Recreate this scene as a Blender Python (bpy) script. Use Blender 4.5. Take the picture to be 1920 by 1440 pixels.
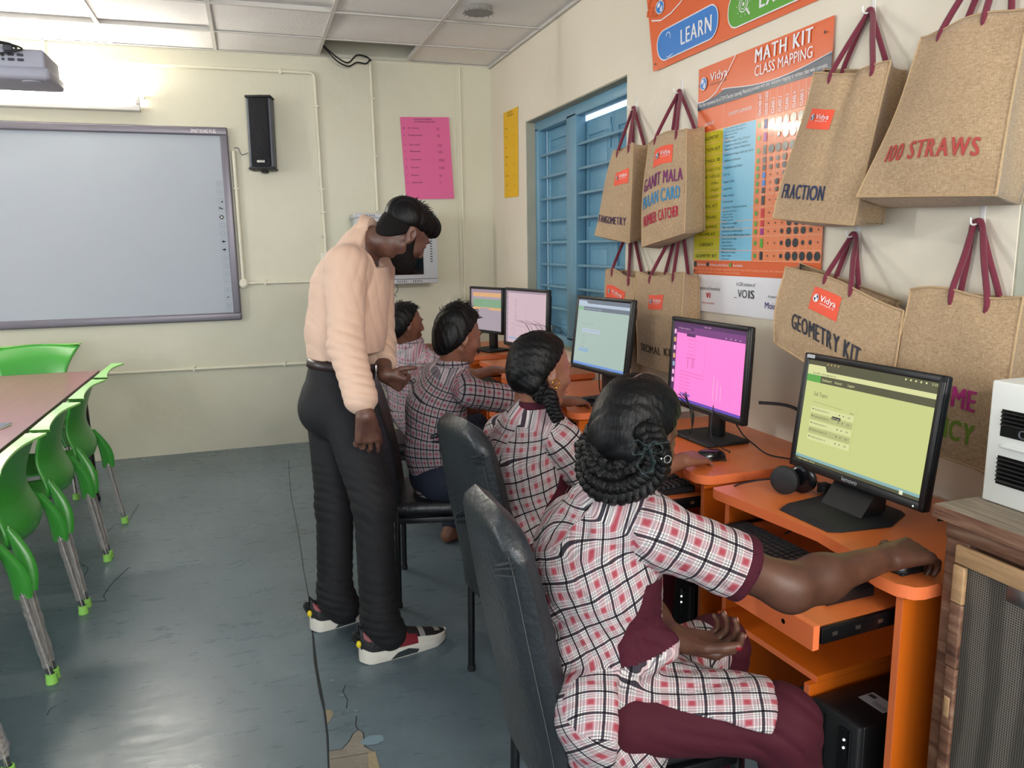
import bpy, bmesh, math, random
import numpy as np
from mathutils import Vector, Matrix, noise as mnoise

for _o in list(bpy.data.objects):
    bpy.data.objects.remove(_o, do_unlink=True)
SC = bpy.context.scene
COL = SC.collection
V = Vector
PI = math.pi
random.seed(7)

# ------------------------------------------------------------------ camera
cam = bpy.data.objects.new('camera', bpy.data.cameras.new('camera'))
COL.objects.link(cam)
cam.data.sensor_width = 36
cam.data.lens = 27
cam.data.clip_start = 0.05
_m = Matrix(((0.9470, 0.0710, -0.3120, 0), (-0.3200, 0.1620, -0.9340, 0), (-0.0160, 0.9840, 0.1760, 0), (0, 0, 0, 1)))
CR = V((0.94737, -0.31974, -0.01598)).normalized()
CB = V((-0.31236, -0.93353, 0.17596)).normalized()
CU = CB.cross(CR).normalized()
cam.matrix_world = Matrix(((CR.x, CU.x, CB.x, 0), (CR.y, CU.y, CB.y, 0), (CR.z, CU.z, CB.z, 1.5), (0, 0, 0, 1)))
SC.camera = cam

# ------------------------------------------------------------------ world, exposure, large lights
SC.view_settings.view_transform = 'Standard'
SC.view_settings.look = 'None'
SC.view_settings.gamma = 1
SC.view_settings.use_curve_mapping = False
SC.view_settings.exposure = 0.66
w = bpy.data.worlds.new('world'); SC.world = w; w.use_nodes = True
w.node_tree.nodes['Background'].inputs[0].default_value = (0.62, 0.78, 1.0, 1)
w.node_tree.nodes['Background'].inputs[1].default_value = 1.0

def area(name, loc, target, sx, sy, power, col):
    L = bpy.data.lights.new(name, 'AREA'); L.shape = 'RECTANGLE'; L.size = sx; L.size_y = sy
    L.energy = power; L.color = col
    o = bpy.data.objects.new(name, L); COL.objects.link(o); o.location = loc
    o.rotation_euler = (V(target) - V(loc)).to_track_quat('-Z', 'Y').to_euler()
    return o
TUBE_W = 230.0      # strength of the fluorescent tubes
area('daylight_left', (-4.6, 1.9, 1.55), (0, 1.9, 1.3), 3.6, 1.5, 34, (0.86, 0.91, 1.0))
area('daylight_back', (-1.2, -2.35, 1.6), (-0.8, 2, 1.2), 3.4, 1.5, 56, (0.92, 0.96, 1.0))
area('tube_lamp_left', (-4.6, 3.4, 2.50), (1.9, 3.0, 2.75), 0.12, 1.3, 40, (1.0, 0.97, 0.92))
area('tube_lamp_back', (0.9, -2.38, 2.45), (0.7, 6, 2.55), 1.5, 0.12, 62, (1.0, 0.96, 0.92))

# ------------------------------------------------------------------ materials
def lin(h, k=1.0):
    if not isinstance(h, str): return tuple(h) + (1,)
    h = h.lstrip('#'); r = [int(h[i:i+2], 16)/255 for i in (0, 2, 4)]
    return tuple((x/12.92 if x < .04045 else ((x+.055)/1.055)**2.4)*k for x in r) + (1,)
MATS = {}
def mat(name, col, rough=.5, metal=0, bump=0, bscale=60, var=0, vscale=3, emit=0, spec=.5, coat=0, trans=0, alpha=1, stretch=None, sheen=0, detail=4):
    if name in MATS: return MATS[name]
    m = bpy.data.materials.new(name); m.use_nodes = True
    nt = m.node_tree; b = nt.nodes['Principled BSDF']; N = nt.nodes.new; L = nt.links.new
    c = lin(col)
    b.inputs['Base Color'].default_value = c
    b.inputs['Roughness'].default_value = rough
    b.inputs['Metallic'].default_value = metal
    b.inputs['Specular IOR Level'].default_value = spec
    if coat: b.inputs['Coat Weight'].default_value = coat; b.inputs['Coat Roughness'].default_value = .08
    if sheen: b.inputs['Sheen Weight'].default_value = sheen
    if trans: b.inputs['Transmission Weight'].default_value = trans
    if alpha < 1: b.inputs['Alpha'].default_value = alpha
    if emit:
        b.inputs['Emission Color'].default_value = c; b.inputs['Emission Strength'].default_value = emit
    if bump or var:
        tc = N('ShaderNodeTexCoord'); src = tc.outputs['Object']
        if stretch:
            mp = N('ShaderNodeMapping'); mp.inputs['Scale'].default_value = stretch; L(src, mp.inputs[0]); src = mp.outputs[0]
        if bump:
            n = N('ShaderNodeTexNoise'); n.inputs['Scale'].default_value = bscale; n.inputs['Detail'].default_value = detail; L(src, n.inputs['Vector'])
            bp = N('ShaderNodeBump'); bp.inputs['Strength'].default_value = bump; bp.inputs['Distance'].default_value = .01
            L(n.outputs['Fac'], bp.inputs['Height']); L(bp.outputs[0], b.inputs['Normal'])
        if var:
            n2 = N('ShaderNodeTexNoise'); n2.inputs['Scale'].default_value = vscale; n2.inputs['Detail'].default_value = 6; L(src, n2.inputs['Vector'])
            r = N('ShaderNodeValToRGB'); r.color_ramp.elements[0].position = .3; r.color_ramp.elements[1].position = .7
            r.color_ramp.elements[0].color = tuple(x*(1-var) for x in c[:3]) + (1,)
            r.color_ramp.elements[1].color = tuple(min(1, x*(1+var)) for x in c[:3]) + (1,)
            L(n2.outputs['Fac'], r.inputs[0]); L(r.outputs[0], b.inputs['Base Color'])
    MATS[name] = m
    return m

# ------------------------------------------------------------------ mesh builder
def tag(o, label=None, cat=None, group=None, kind=None):
    if label: o['label'] = label
    if cat: o['category'] = cat
    if group: o['group'] = group
    if kind: o['kind'] = kind
    return o
def thing(name, loc, label, cat, rz=0, group=None, kind=None, R=None):
    o = bpy.data.objects.new(name, None); COL.objects.link(o)
    o.empty_display_size = .1
    o.matrix_world = Matrix.Translation(loc) @ (R.to_4x4() if R else Matrix.Rotation(rz, 4, 'Z'))
    tag(o, label, cat, group, kind)
    return o

def smooth_path(pts, n=6):
    P = [V(p) for p in pts]; out = []
    for i in range(len(P)-1):
        p0 = P[max(i-1, 0)]; p1 = P[i]; p2 = P[i+1]; p3 = P[min(i+2, len(P)-1)]
        for k in range(n):
            t = k/n
            out.append(.5*((2*p1)+(-p0+p2)*t+(2*p0-5*p1+4*p2-p3)*t*t+(-p0+3*p1-3*p2+p3)*t**3))
    out.append(P[-1]); return out

_txt = {}
def text_geo(s, bold=0.0):
    k = (s, bold)
    if k in _txt: return _txt[k]
    cu = bpy.data.curves.new('t', 'FONT'); cu.body = s; cu.size = 1; cu.space_character = 1+bold*2.2; cu.resolution_u = 3
    cu.fill_mode = 'FRONT'
    o = bpy.data.objects.new('t', cu); COL.objects.link(o)
    dg = bpy.context.evaluated_depsgraph_get()
    me = bpy.data.meshes.new_from_object(o.evaluated_get(dg))
    vs = [(v.co.x, v.co.y) for v in me.vertices]; fs = [tuple(p.vertices) for p in me.polygons]
    bpy.data.objects.remove(o, do_unlink=True); bpy.data.curves.remove(cu); bpy.data.meshes.remove(me)
    if vs:
        x0 = min(v[0] for v in vs); x1 = max(v[0] for v in vs)
    else: x0, x1 = 0, 1
    vs = [((x-x0)/(x1-x0), y/.72) for x, y in vs]
    _txt[k] = (vs, fs, (x1-x0)/.72)
    return _txt[k]

class B:
    """collects geometry for ONE mesh object"""
    def __init__(s): s.bm = bmesh.new(); s.mats = []; s.T = Matrix(); s.uvs = None
    def mi(s, m):
        if m not in s.mats: s.mats.append(m)
        return s.mats.index(m)
    def add(s, vs, fs, m, sm=True):
        k = s.mi(m); bv = [s.bm.verts.new(s.T @ V(v)) for v in vs]
        for f in fs:
            try:
                q = s.bm.faces.new([bv[i] for i in f]); q.material_index = k; q.smooth = sm
            except ValueError: pass
        return bv
    def box(s, lo, hi, m, bev=0, M=None, taper=None):
        lo, hi = V(lo), V(hi); c = (lo+hi)/2; d = hi-lo
        t = bmesh.new(); bmesh.ops.create_cube(t, size=1)
        for v in t.verts:
            z = v.co.z
            v.co = V((v.co.x*d.x, v.co.y*d.y, v.co.z*d.z))
            if taper and z > 0: v.co.x *= taper[0]; v.co.y *= taper[1]
        if bev:
            bmesh.ops.bevel(t, geom=t.edges[:], offset=min(bev, .49*min(d)), segments=2 if bev < .012 else 4, profile=.5, affect='EDGES')
        T = s.T @ (M if M else Matrix.Translation(c))
        k = s.mi(m); mp = {}
        for v in t.verts: mp[v] = s.bm.verts.new(T @ v.co)
        for f in t.faces:
            q = s.bm.faces.new([mp[v] for v in f.verts]); q.material_index = k; q.smooth = bev > 0
        t.free()
    def obox(s, c, d, m, bev=0, R=None, taper=None):
        T = Matrix.Translation(c) @ (R.to_4x4() if R else Matrix())
        h = V(d)/2; s.box(-h, h, m, bev, M=T, taper=taper)
    def tube(s, pts, r, m, seg=8, cap=True, sm=0, flat=None):
        P = smooth_path(pts, sm) if sm else [V(p) for p in pts]
        n = len(P); R = r if isinstance(r, (list, tuple)) else [r]*n
        if len(R) != n: R = [R[0]+(R[-1]-R[0])*i/(n-1) if len(R) == 2 else R[min(int(i*len(R)/n), len(R)-1)] for i in range(n)]
        up = None; vs = []; fs = []
        for i in range(n):
            t = (P[min(i+1, n-1)]-P[max(i-1, 0)]).normalized()
            if up is None:
                up = t.orthogonal().normalized() if abs(t.z) > .9 else V((0, 0, 1))
            a = (up - t*up.dot(t)).normalized(); b = t.cross(a); up = a
            for k in range(seg):
                th = 2*PI*k/seg
                vs.append(P[i]+(a*math.cos(th)*(flat or 1)+b*math.sin(th))*R[i])
        for i in range(n-1):
            for k in range(seg):
                k2 = (k+1) % seg; fs.append((i*seg+k, i*seg+k2, (i+1)*seg+k2, (i+1)*seg+k))
        if cap: fs.append(tuple(range(seg))[::-1]); fs.append(tuple((n-1)*seg+k for k in range(seg)))
        s.add(vs, fs, m)
    def prism(s, poly, f0, f1, m, sm=False):
        """poly: list of (a,b); f0,f1: map (a,b)->3D for the two ends"""
        n = len(poly); vs = [f0(*p) for p in poly]+[f1(*p) for p in poly]
        fs = [tuple(range(n))[::-1], tuple(n+i for i in range(n))]+[(i, (i+1) % n, n+(i+1) % n, n+i) for i in range(n)]
        s.add(vs, fs, m, sm)
    def grid(s, fn, nu, nv, m, sm=True, closeu=False):
        vs = [fn(i/nu, j/nv) for j in range(nv+1) for i in range(nu+(0 if closeu else 1))]
        w = nu if closeu else nu+1; fs = []
        for j in range(nv):
            for i in range(nu):
                i2 = (i+1) % w; fs.append((j*w+i, j*w+i2, (j+1)*w+i2, (j+1)*w+i))
        s.add(vs, fs, m, sm)
    def ell(s, c, r, m, R=None, nu=16, nv=10):
        c = V(c); R = R or Matrix.Identity(3)
        def f(u, v):
            a = 2*PI*u; b = PI*(v-.5)
            return c+R @ V((r[0]*math.cos(b)*math.cos(a), r[1]*math.cos(b)*math.sin(a), r[2]*math.sin(b)))
        s.grid(f, nu, nv, m, closeu=True)
    def lathe(s, prof, m, O=(0, 0, 0), R=None, seg=24):
        O = V(O); R = R or Matrix.Identity(3); n = len(prof)
        s.grid(lambda u, v: O+R @ V((prof[min(int(round(v*(n-1))), n-1)][0]*math.cos(2*PI*u), prof[min(int(round(v*(n-1))), n-1)][0]*math.sin(2*PI*u), prof[min(int(round(v*(n-1))), n-1)][1])), seg, n-1, m, closeu=True)
    def torus(s, c, R0, r, m, A=None, seg=20, ts=8, a0=0, a1=2*PI):
        A = A or Matrix.Identity(3); c = V(c)
        s.tube([c+A @ V((R0*math.cos(a0+(a1-a0)*i/seg), R0*math.sin(a0+(a1-a0)*i/seg), 0)) for i in range(seg+1)], r, m, seg=ts)
    def done(s, name, parent=None, label=None, cat=None, group=None, kind=None, world=False, ang=.9, solid=0, fixn=True):
        if fixn: bmesh.ops.recalc_face_normals(s.bm, faces=s.bm.faces[:])
        me = bpy.data.meshes.new(name); s.bm.to_mesh(me); s.bm.free()
        for m in s.mats: me.materials.append(m)
        me.set_sharp_from_angle(angle=ang)
        o = bpy.data.objects.new(name, me); COL.objects.link(o)
        if parent is not None:
            if world: me.transform(root_mat(parent).inverted())
            o.parent = parent
        else:
            co = [v.co for v in me.vertices]
            c = V(((min(v.x for v in co)+max(v.x for v in co))/2, (min(v.y for v in co)+max(v.y for v in co))/2, min(v.z for v in co)))
            me.transform(Matrix.Translation(-c)); o.location = c
        if solid:
            md = o.modifiers.new('solid', 'SOLIDIFY'); md.thickness = solid; md.offset = 0
        tag(o, label, cat, group, kind)
        return o
def root_mat(o):
    # matrix of a thing or part before the depsgraph has run
    m = Matrix.LocRotScale(o.location, o.rotation_euler if o.rotation_mode != 'QUATERNION' else o.rotation_quaternion, o.scale)
    return (root_mat(o.parent) @ m) if o.parent else m

class Ink(B):
    """flat print laid on a surface given by S(u,v) (u,v in metres or 0..1) with normal offset n*layer"""
    def __init__(s, S, n, step=.0004): super().__init__(); s.S = S; s.n = V(n) if not callable(n) else n; s.step = step; s.layer = 1
    def pt(s, u, v, k=None):
        n = s.n(u, v) if callable(s.n) else s.n
        return V(s.S(u, v))+n*(s.step*(s.layer if k is None else k))
    def rect(s, u0, v0, u1, v1, m, k=None, nu=1, nv=1):
        s.grid(lambda a, b: s.pt(u0+(u1-u0)*a, v0+(v1-v0)*b, k), nu, nv, m, sm=False)
    def poly(s, ps, m, k=None):
        s.add([s.pt(u, v, k) for u, v in ps], [tuple(range(len(ps)))], m, False)
    def disc(s, u, v, r, m, k=None, n=16, asp=1):
        s.poly([(u+r*asp*math.cos(2*PI*i/n), v+r*math.sin(2*PI*i/n)) for i in range(n)], m, k)
    def ring(s, u, v, r, w, m, k=None, n=20, asp=1, a0=0, a1=2*PI):
        vs = []; fs = []
        for i in range(n+1):
            a = a0+(a1-a0)*i/n
            for q in (r-w/2, r+w/2): vs.append(s.pt(u+q*asp*math.cos(a), v+q*math.sin(a), k))
        for i in range(n): fs.append((2*i, 2*i+1, 2*i+3, 2*i+2))
        s.add(vs, fs, m, False)
    def line(s, ps, w, m, k=None):
        for (a, b), (c, d) in zip(ps[:-1], ps[1:]):
            t = V((c-a, d-b)); 
            if t.length < 1e-6: continue
            q = V((-t.y, t.x)).normalized()*w/2
            s.poly([(a+q.x, b+q.y), (c+q.x, d+q.y), (c-q.x, d-q.y), (a-q.x, b-q.y)], m, k)
    def rrect(s, u0, v0, u1, v1, r, m, k=None, outline=0):
        ps = []
        for cx, cy, a in ((u1-r, v1-r, 0), (u0+r, v1-r, 1), (u0+r, v0+r, 2), (u1-r, v0+r, 3)):
            for i in range(7): t = PI/2*(a+i/6); ps.append((cx+r*math.cos(t), cy+r*math.sin(t)))
        if outline: s.line(ps+[ps[0]], outline, m, k)
        else: s.poly(ps, m, k)
    def text(s, t, u, v, h, m, w=None, k=None, bold=0, rot=0, align='l', slant=0):
        """h cap height; w total width (condenses)"""
        vs, fs, asp = text_geo(t, bold)
        W = w if w else asp*h
        off = {'l': 0, 'c': -W/2, 'r': -W}[align]
        c, q = math.cos(rot), math.sin(rot)
        bx = bold*.55*W/max(asp, .3)     # heavier strokes: the letter is printed again slightly to each side
        for i, sx in enumerate((0, -bx, bx)+((-bx/2, bx/2) if bold > .05 else ()) if bold > .012 else (0,)):
            out = []
            for x, y in vs:
                X = x*(W-2*bx)+bx+off+sx+slant*y*h; Y = y*h
                out.append(s.pt(u+X*c-Y*q, v+X*q+Y*c, (s.layer if k is None else k)+.08*i))
            s.add(out, fs, m, False)
def bilin(a, b, c, d):
    """a=bottom-left b=bottom-right c=top-right d=top-left, u right v up in 0..1"""
    a, b, c, d = V(a), V(b), V(c), V(d)
    return lambda u, v: a*(1-u)*(1-v)+b*u*(1-v)+c*u*v+d*(1-u)*v

# ------------------------------------------------------------------ the room
XR, YF, ZC = 1.906, 6.136, 2.903
XL, YB = -4.7, -2.45

def nodes_mat(name):
    m = bpy.data.materials.new(name); m.use_nodes = True; MATS[name] = m
    nt = m.node_tree
    return m, nt, nt.nodes['Principled BSDF'], nt.nodes.new, nt.links.new
def ramp(N, els, interp='LINEAR'):
    r = N('ShaderNodeValToRGB'); cr = r.color_ramp; cr.interpolation = interp
    while len(cr.elements) > 1: cr.elements.remove(cr.elements[-1])
    cr.elements[0].position = els[0][0]; cr.elements[0].color = els[0][1]
    for p, c in els[1:]:
        e = cr.elements.new(p); e.color = c
    return r

def wall_mat(name, col, col2):
    m, nt, b, N, L = nodes_mat(name)
    tc = N('ShaderNodeTexCoord')
    n = N('ShaderNodeTexNoise'); n.inputs['Scale'].default_value = 1.3; n.inputs['Detail'].default_value = 5
    L(tc.outputs['Object'], n.inputs['Vector'])
    r = ramp(N, [(.35, lin(col)), (.7, lin(col2))]); L(n.outputs['Fac'], r.inputs[0]); L(r.outputs[0], b.inputs['Base Color'])
    n2 = N('ShaderNodeTexNoise'); n2.inputs['Scale'].default_value = 9; n2.inputs['Detail'].default_value = 10; L(tc.outputs['Object'], n2.inputs['Vector'])
    bp = N('ShaderNodeBump'); bp.inputs['Strength'].default_value = .35; bp.inputs['Distance'].default_value = .012
    L(n2.outputs['Fac'], bp.inputs['Height']); L(bp.outputs[0], b.inputs['Normal'])
    b.inputs['Roughness'].default_value = .42; b.inputs['Specular IOR Level'].default_value = .4
    return m
M_WF = wall_mat('cream_wall', '#d3d0b9', '#dad7c2')
M_WR = wall_mat('warm_white_wall', '#e3dac6', '#e8e0cf')

# floor
m, nt, b, N, L = nodes_mat('painted_floor'); M_FL = m
tc = N('ShaderNodeTexCoord')
n = N('ShaderNodeTexNoise'); n.inputs['Scale'].default_value = 1.6; n.inputs['Detail'].default_value = 8; n.inputs['Roughness'].default_value = .62
L(tc.outputs['Object'], n.inputs['Vector'])
r = ramp(N, [(.3, lin('#56656c')), (.55, lin('#63737b')), (.75, lin('#6f7d84'))]); L(n.outputs['Fac'], r.inputs[0])
n4 = N('ShaderNodeTexNoise'); n4.inputs['Scale'].default_value = 38; n4.inputs['Detail'].default_value = 4; L(tc.outputs['Object'], n4.inputs['Vector'])
r4 = ramp(N, [(.3, (.93, .93, .93, 1)), (.75, (1.05, 1.05, 1.05, 1))]); L(n4.outputs['Fac'], r4.inputs[0])
mx = N('ShaderNodeMixRGB'); mx.blend_type = 'MULTIPLY'; mx.inputs[0].default_value = 1; L(r.outputs[0], mx.inputs[1]); L(r4.outputs[0], mx.inputs[2]); L(mx.outputs[0], b.inputs['Base Color'])
mp = N('ShaderNodeMapping'); mp.inputs['Rotation'].default_value = (0, 0, .5); mp.inputs['Scale'].default_value = (2.5, 9, 1); L(tc.outputs['Object'], mp.inputs[0])
n3 = N('ShaderNodeTexNoise'); n3.inputs['Scale'].default_value = 2.2; n3.inputs['Detail'].default_value = 10; n3.inputs['Roughness'].default_value = .7; L(mp.outputs[0], n3.inputs['Vector'])
r3 = ramp(N, [(.3, (.22, .22, .22, 1)), (.7, (.42, .42, .42, 1))]); L(n3.outputs['Fac'], r3.inputs[0]); L(r3.outputs[0], b.inputs['Roughness'])
bp = N('ShaderNodeBump'); bp.inputs['Strength'].default_value = .06; bp.inputs['Distance'].default_value = .01; L(n3.outputs['Fac'], bp.inputs['Height'])
L(bp.outputs[0], b.inputs['Normal'])

g = B(); g.box((XL, YB, -.1), (XR, YF, 0), M_FL); floor = g.done('floor', kind='structure')
M_CON = mat('bare_concrete', '#7c756a', .85, bump=.4, bscale=50, var=.15, vscale=12)
M_CON2 = mat('bare_concrete_light', '#8d8066', .85, bump=.4, bscale=60, var=.15, vscale=9)
M_CRK = mat('crack_dark', '#23282b', .9)
M_CHIP = mat('curled_paint', '#6f8791', .45)
def fl(px): return V((px[0], px[1], .0012))
p = B()
p.add([fl(q) for q in ((0.122,2.176,0.000), (0.160,2.170,0.000), (0.186,2.201,0.000), (0.202,2.235,0.000), (0.221,2.251,0.000), (0.233,2.230,0.000), (0.228,2.159,0.000), (0.254,2.128,0.000), (0.258,2.020,0.000), (0.248,1.907,0.000), (0.106,1.958,0.000))], [tuple(range(11))], M_CON, False)
p.add([fl(q) for q in ((0.133,2.398,0.000), (0.154,2.384,0.000), (0.153,2.357,0.000), (0.131,2.316,0.000))], [(0, 1, 2, 3)], M_CON2, False)
p.add([fl(q)+V((0, 0, .001)) for q in ((0.233,2.125,0.000), (0.255,2.125,0.000), (0.255,2.045,0.000), (0.245,1.908,0.000), (0.208,1.922,0.000))], [(0, 1, 2, 3, 4)], M_CON2, False)
p.done('peeled_patch', floor, world=True)
c = B()
def crack(pts, wd): 
    c.tube([V((a[0], a[1], .0008)) for a in pts], wd, M_CRK, seg=4, flat=.5)
crack(((0.164,5.641,0.000), (0.139,4.767,0.000), (0.145,4.091,0.000), (0.139,3.577,0.000), (0.141,3.222,-0.000), (0.132,2.929,0.000)), .0018)
crack(((0.132,2.929,0.000), (0.126,2.680,0.000), (0.129,2.432,0.000), (0.125,2.252,0.000), (0.105,1.959,0.000)), .0035)
crack(((0.134,2.983,0.000), (0.122,2.721,-0.000), (0.123,2.501,0.000), (0.129,2.353,0.000)), .0030)
crack(((0.122,2.176,0.000), (0.160,2.170,0.000), (0.186,2.201,0.000), (0.202,2.235,0.000), (0.221,2.251,0.000), (0.233,2.230,0.000), (0.228,2.159,0.000), (0.253,2.123,0.000)), .0022)
crack(((0.212,2.524,0.000), (0.199,2.487,0.000), (0.208,2.429,0.000), (0.199,2.381,0.000)), .0016)
crack(((0.225,2.327,0.000), (0.215,2.277,0.000), (0.221,2.245,0.000)), .0018)
crack(((0.123,2.134,0.000), (0.233,2.125,0.000), (0.230,2.126,0.000)), .002)
crack(((-0.738,4.957,0.000), (-0.750,4.819,0.000), (-0.754,4.657,0.000)), .0015)
crack(((-0.840,4.486,0.000), (-0.826,4.603,0.000), (-0.795,4.618,0.000)), .0015)
crack(((-0.658,3.925,0.000), (-0.691,3.814,0.000), (-0.714,3.712,0.000), (-0.721,3.610,0.000), (-0.701,3.558,0.000), (-0.766,3.571,0.000)), .002)
crack(((-0.905,4.080,0.000), (-0.847,3.990,0.000), (-0.844,3.834,0.000)), .0015)
crack(((-0.723,2.736,0.000), (-0.739,2.723,0.000), (-0.742,2.686,0.000)), .0012)
c.done('crack', floor, world=True)
c = B()
for (a, r_) in (((0.169,2.568,0.000), .011), ((0.192,2.462,0.000), .009), ((0.257,2.181,0.000), .035), ((0.227,2.355,0.000), .008)):
    c.add([V((a[0]+r_*math.cos(t)*random.uniform(.7, 1.2), a[1]+r_*.7*math.sin(t)*random.uniform(.7, 1.2), .002)) for t in [k*PI/5 for k in range(10)]], [tuple(range(10))], M_CHIP, False)
c.done('paint_flake', floor, world=True)

# ceiling: tiles resting in a metal grid, one tile missing over the far wall
M_TILE = mat('ceiling_tile', '#f0eeea', .95, bump=.5, bscale=160, var=.04, vscale=2)
M_GRID = mat('ceiling_grid_metal', '#d2cfc8', .55)
M_VOID = mat('raw_slab', '#77756c', .9, bump=.4, bscale=20, var=.2, vscale=4)
gx = [XR, 1.255, .58, -.125, -.79]; 
while gx[-1] > XL+.1: gx.append(gx[-1]-.665)
gy = [YF, 5.63, 5.015]
while gy[-1] > YB+.1: gy.append(gy[-1]-.615)
t = B()
for i in range(len(gx)-1):
    for j in range(len(gy)-1):
        if i == 1 and j == 0: continue
        x1, x0, y1, y0 = gx[i]-.004, max(gx[i+1], XL)+.004, gy[j]-.004, max(gy[j+1], YB)+.004
        dz = [random.uniform(0, .004) for _ in range(4)]
        if (i, j) in ((3, 1), (4, 1), (2, 2)): dz[2] += .02; dz[3] += .016
        if (i, j) == (1, 1): dz[0] += .02; dz[1] += .004
        z = ZC+.004
        vs = [(x0, y0, z+dz[0]), (x1, y0, z+dz[1]), (x1, y1, z+dz[2]), (x0, y1, z+dz[3])]
        vs += [(a, b_, c_+.014) for a, b_, c_ in vs]
        t.add(vs, [(3, 2, 1, 0), (4, 5, 6, 7), (0, 1, 5, 4), (1, 2, 6, 5), (2, 3, 7, 6), (3, 0, 4, 7)], M_TILE, False)
t.box((XL, YB, 3.35), (XR+.2, YF+.15, 3.5), M_VOID)
ceil = t.done('ceiling', kind='structure')
t = B()
for k, x in enumerate(gx[1:-1]): t.box((x-.012, YB, ZC-.002), (x+.012, YF, ZC+.003), M_GRID); t.box((x-.002, YB, ZC+.003), (x+.002, YF, ZC+.04), M_GRID)
for y in gy[1:-1]: t.box((XL, y-.012, ZC-.003), (XR, y+.012, ZC+.002), M_GRID); t.box((XL, y-.002, ZC+.002), (XR, y+.002, ZC+.04), M_GRID)
t.box((XR-.022, YB, ZC-.02), (XR-.0005, YF, ZC-.0165), M_GRID); t.box((XR-.004, YB, ZC-.02), (XR-.0005, YF, ZC+.02), M_GRID)
t.box((XL, YF-.022, ZC-.003), (XR, YF-.0005, ZC+.001), M_GRID)
t.done('trim_1', kind='structure')
g = B()   # damaged duct stub poking through a tile
M_DUCT = mat('frayed_duct', '#8f8d88', .8, bump=.6, bscale=80)
g.tube([(1.40, 4.70, 2.875), (1.40, 4.70, 2.99)], [.085, .075], M_DUCT, seg=18, cap=True)
for k in range(14):
    a = 2*PI*k/14; g.tube([(1.40+.08*math.cos(a), 4.70+.08*math.sin(a), 2.885), (1.40+.10*math.cos(a+.2), 4.70+.10*math.sin(a+.2), 2.868)], [.006, .001], M_DUCT, seg=4)
g.done('duct_stub', label='frayed grey duct end poking down through a ceiling tile', cat='duct')

# walls
g = B(); g.box((XL-.15, YF, -.1), (XR+.2, YF+.15, 3.5), M_WF)
g.box((1.62, YF-.012, 0), (XR, YF, ZC), M_WF)         # thicker plaster strip in the corner
g.done('wall_far', kind='structure')
g = B()
W1 = (3.752, 5.31, .83, 2.362); W2 = (.2, 1.515, .83, 2.345)
def wall_x(x0, x1, ys, holes, m):
    y = ys[0]
    for (a, b_, c_, d_) in sorted(holes):
        g.box((x0, y, -.1), (x1, a, 3.5), m); g.box((x0, a, -.1), (x1, b_, c_), m); g.box((x0, a, d_), (x1, b_, 3.5), m); y = b_
    g.box((x0, y, -.1), (x1, ys[1], 3.5), m)
wall_x(XR, XR+.2, (YB-.15, YF), (W1, W2), M_WR)
g.done('wall_right', kind='structure')
g = B(); WL = (.1, 3.7, .8, 2.3)
wall_x(XL-.2, XL, (YB-.15, YF), (WL,), M_WF); g.done('wall_left', kind='structure')
g = B(); g.box((XL, YB-.15, -.1), (-2.9, YB, 3.5), M_WF); g.box((.5, YB-.15, -.1), (XR, YB, 3.5), M_WF)
g.box((-2.9, YB-.15, -.1), (.5, YB, .85), M_WF); g.box((-2.9, YB-.15, 2.35), (.5, YB, 3.5), M_WF); g.done('wall_back', kind='structure')

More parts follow.
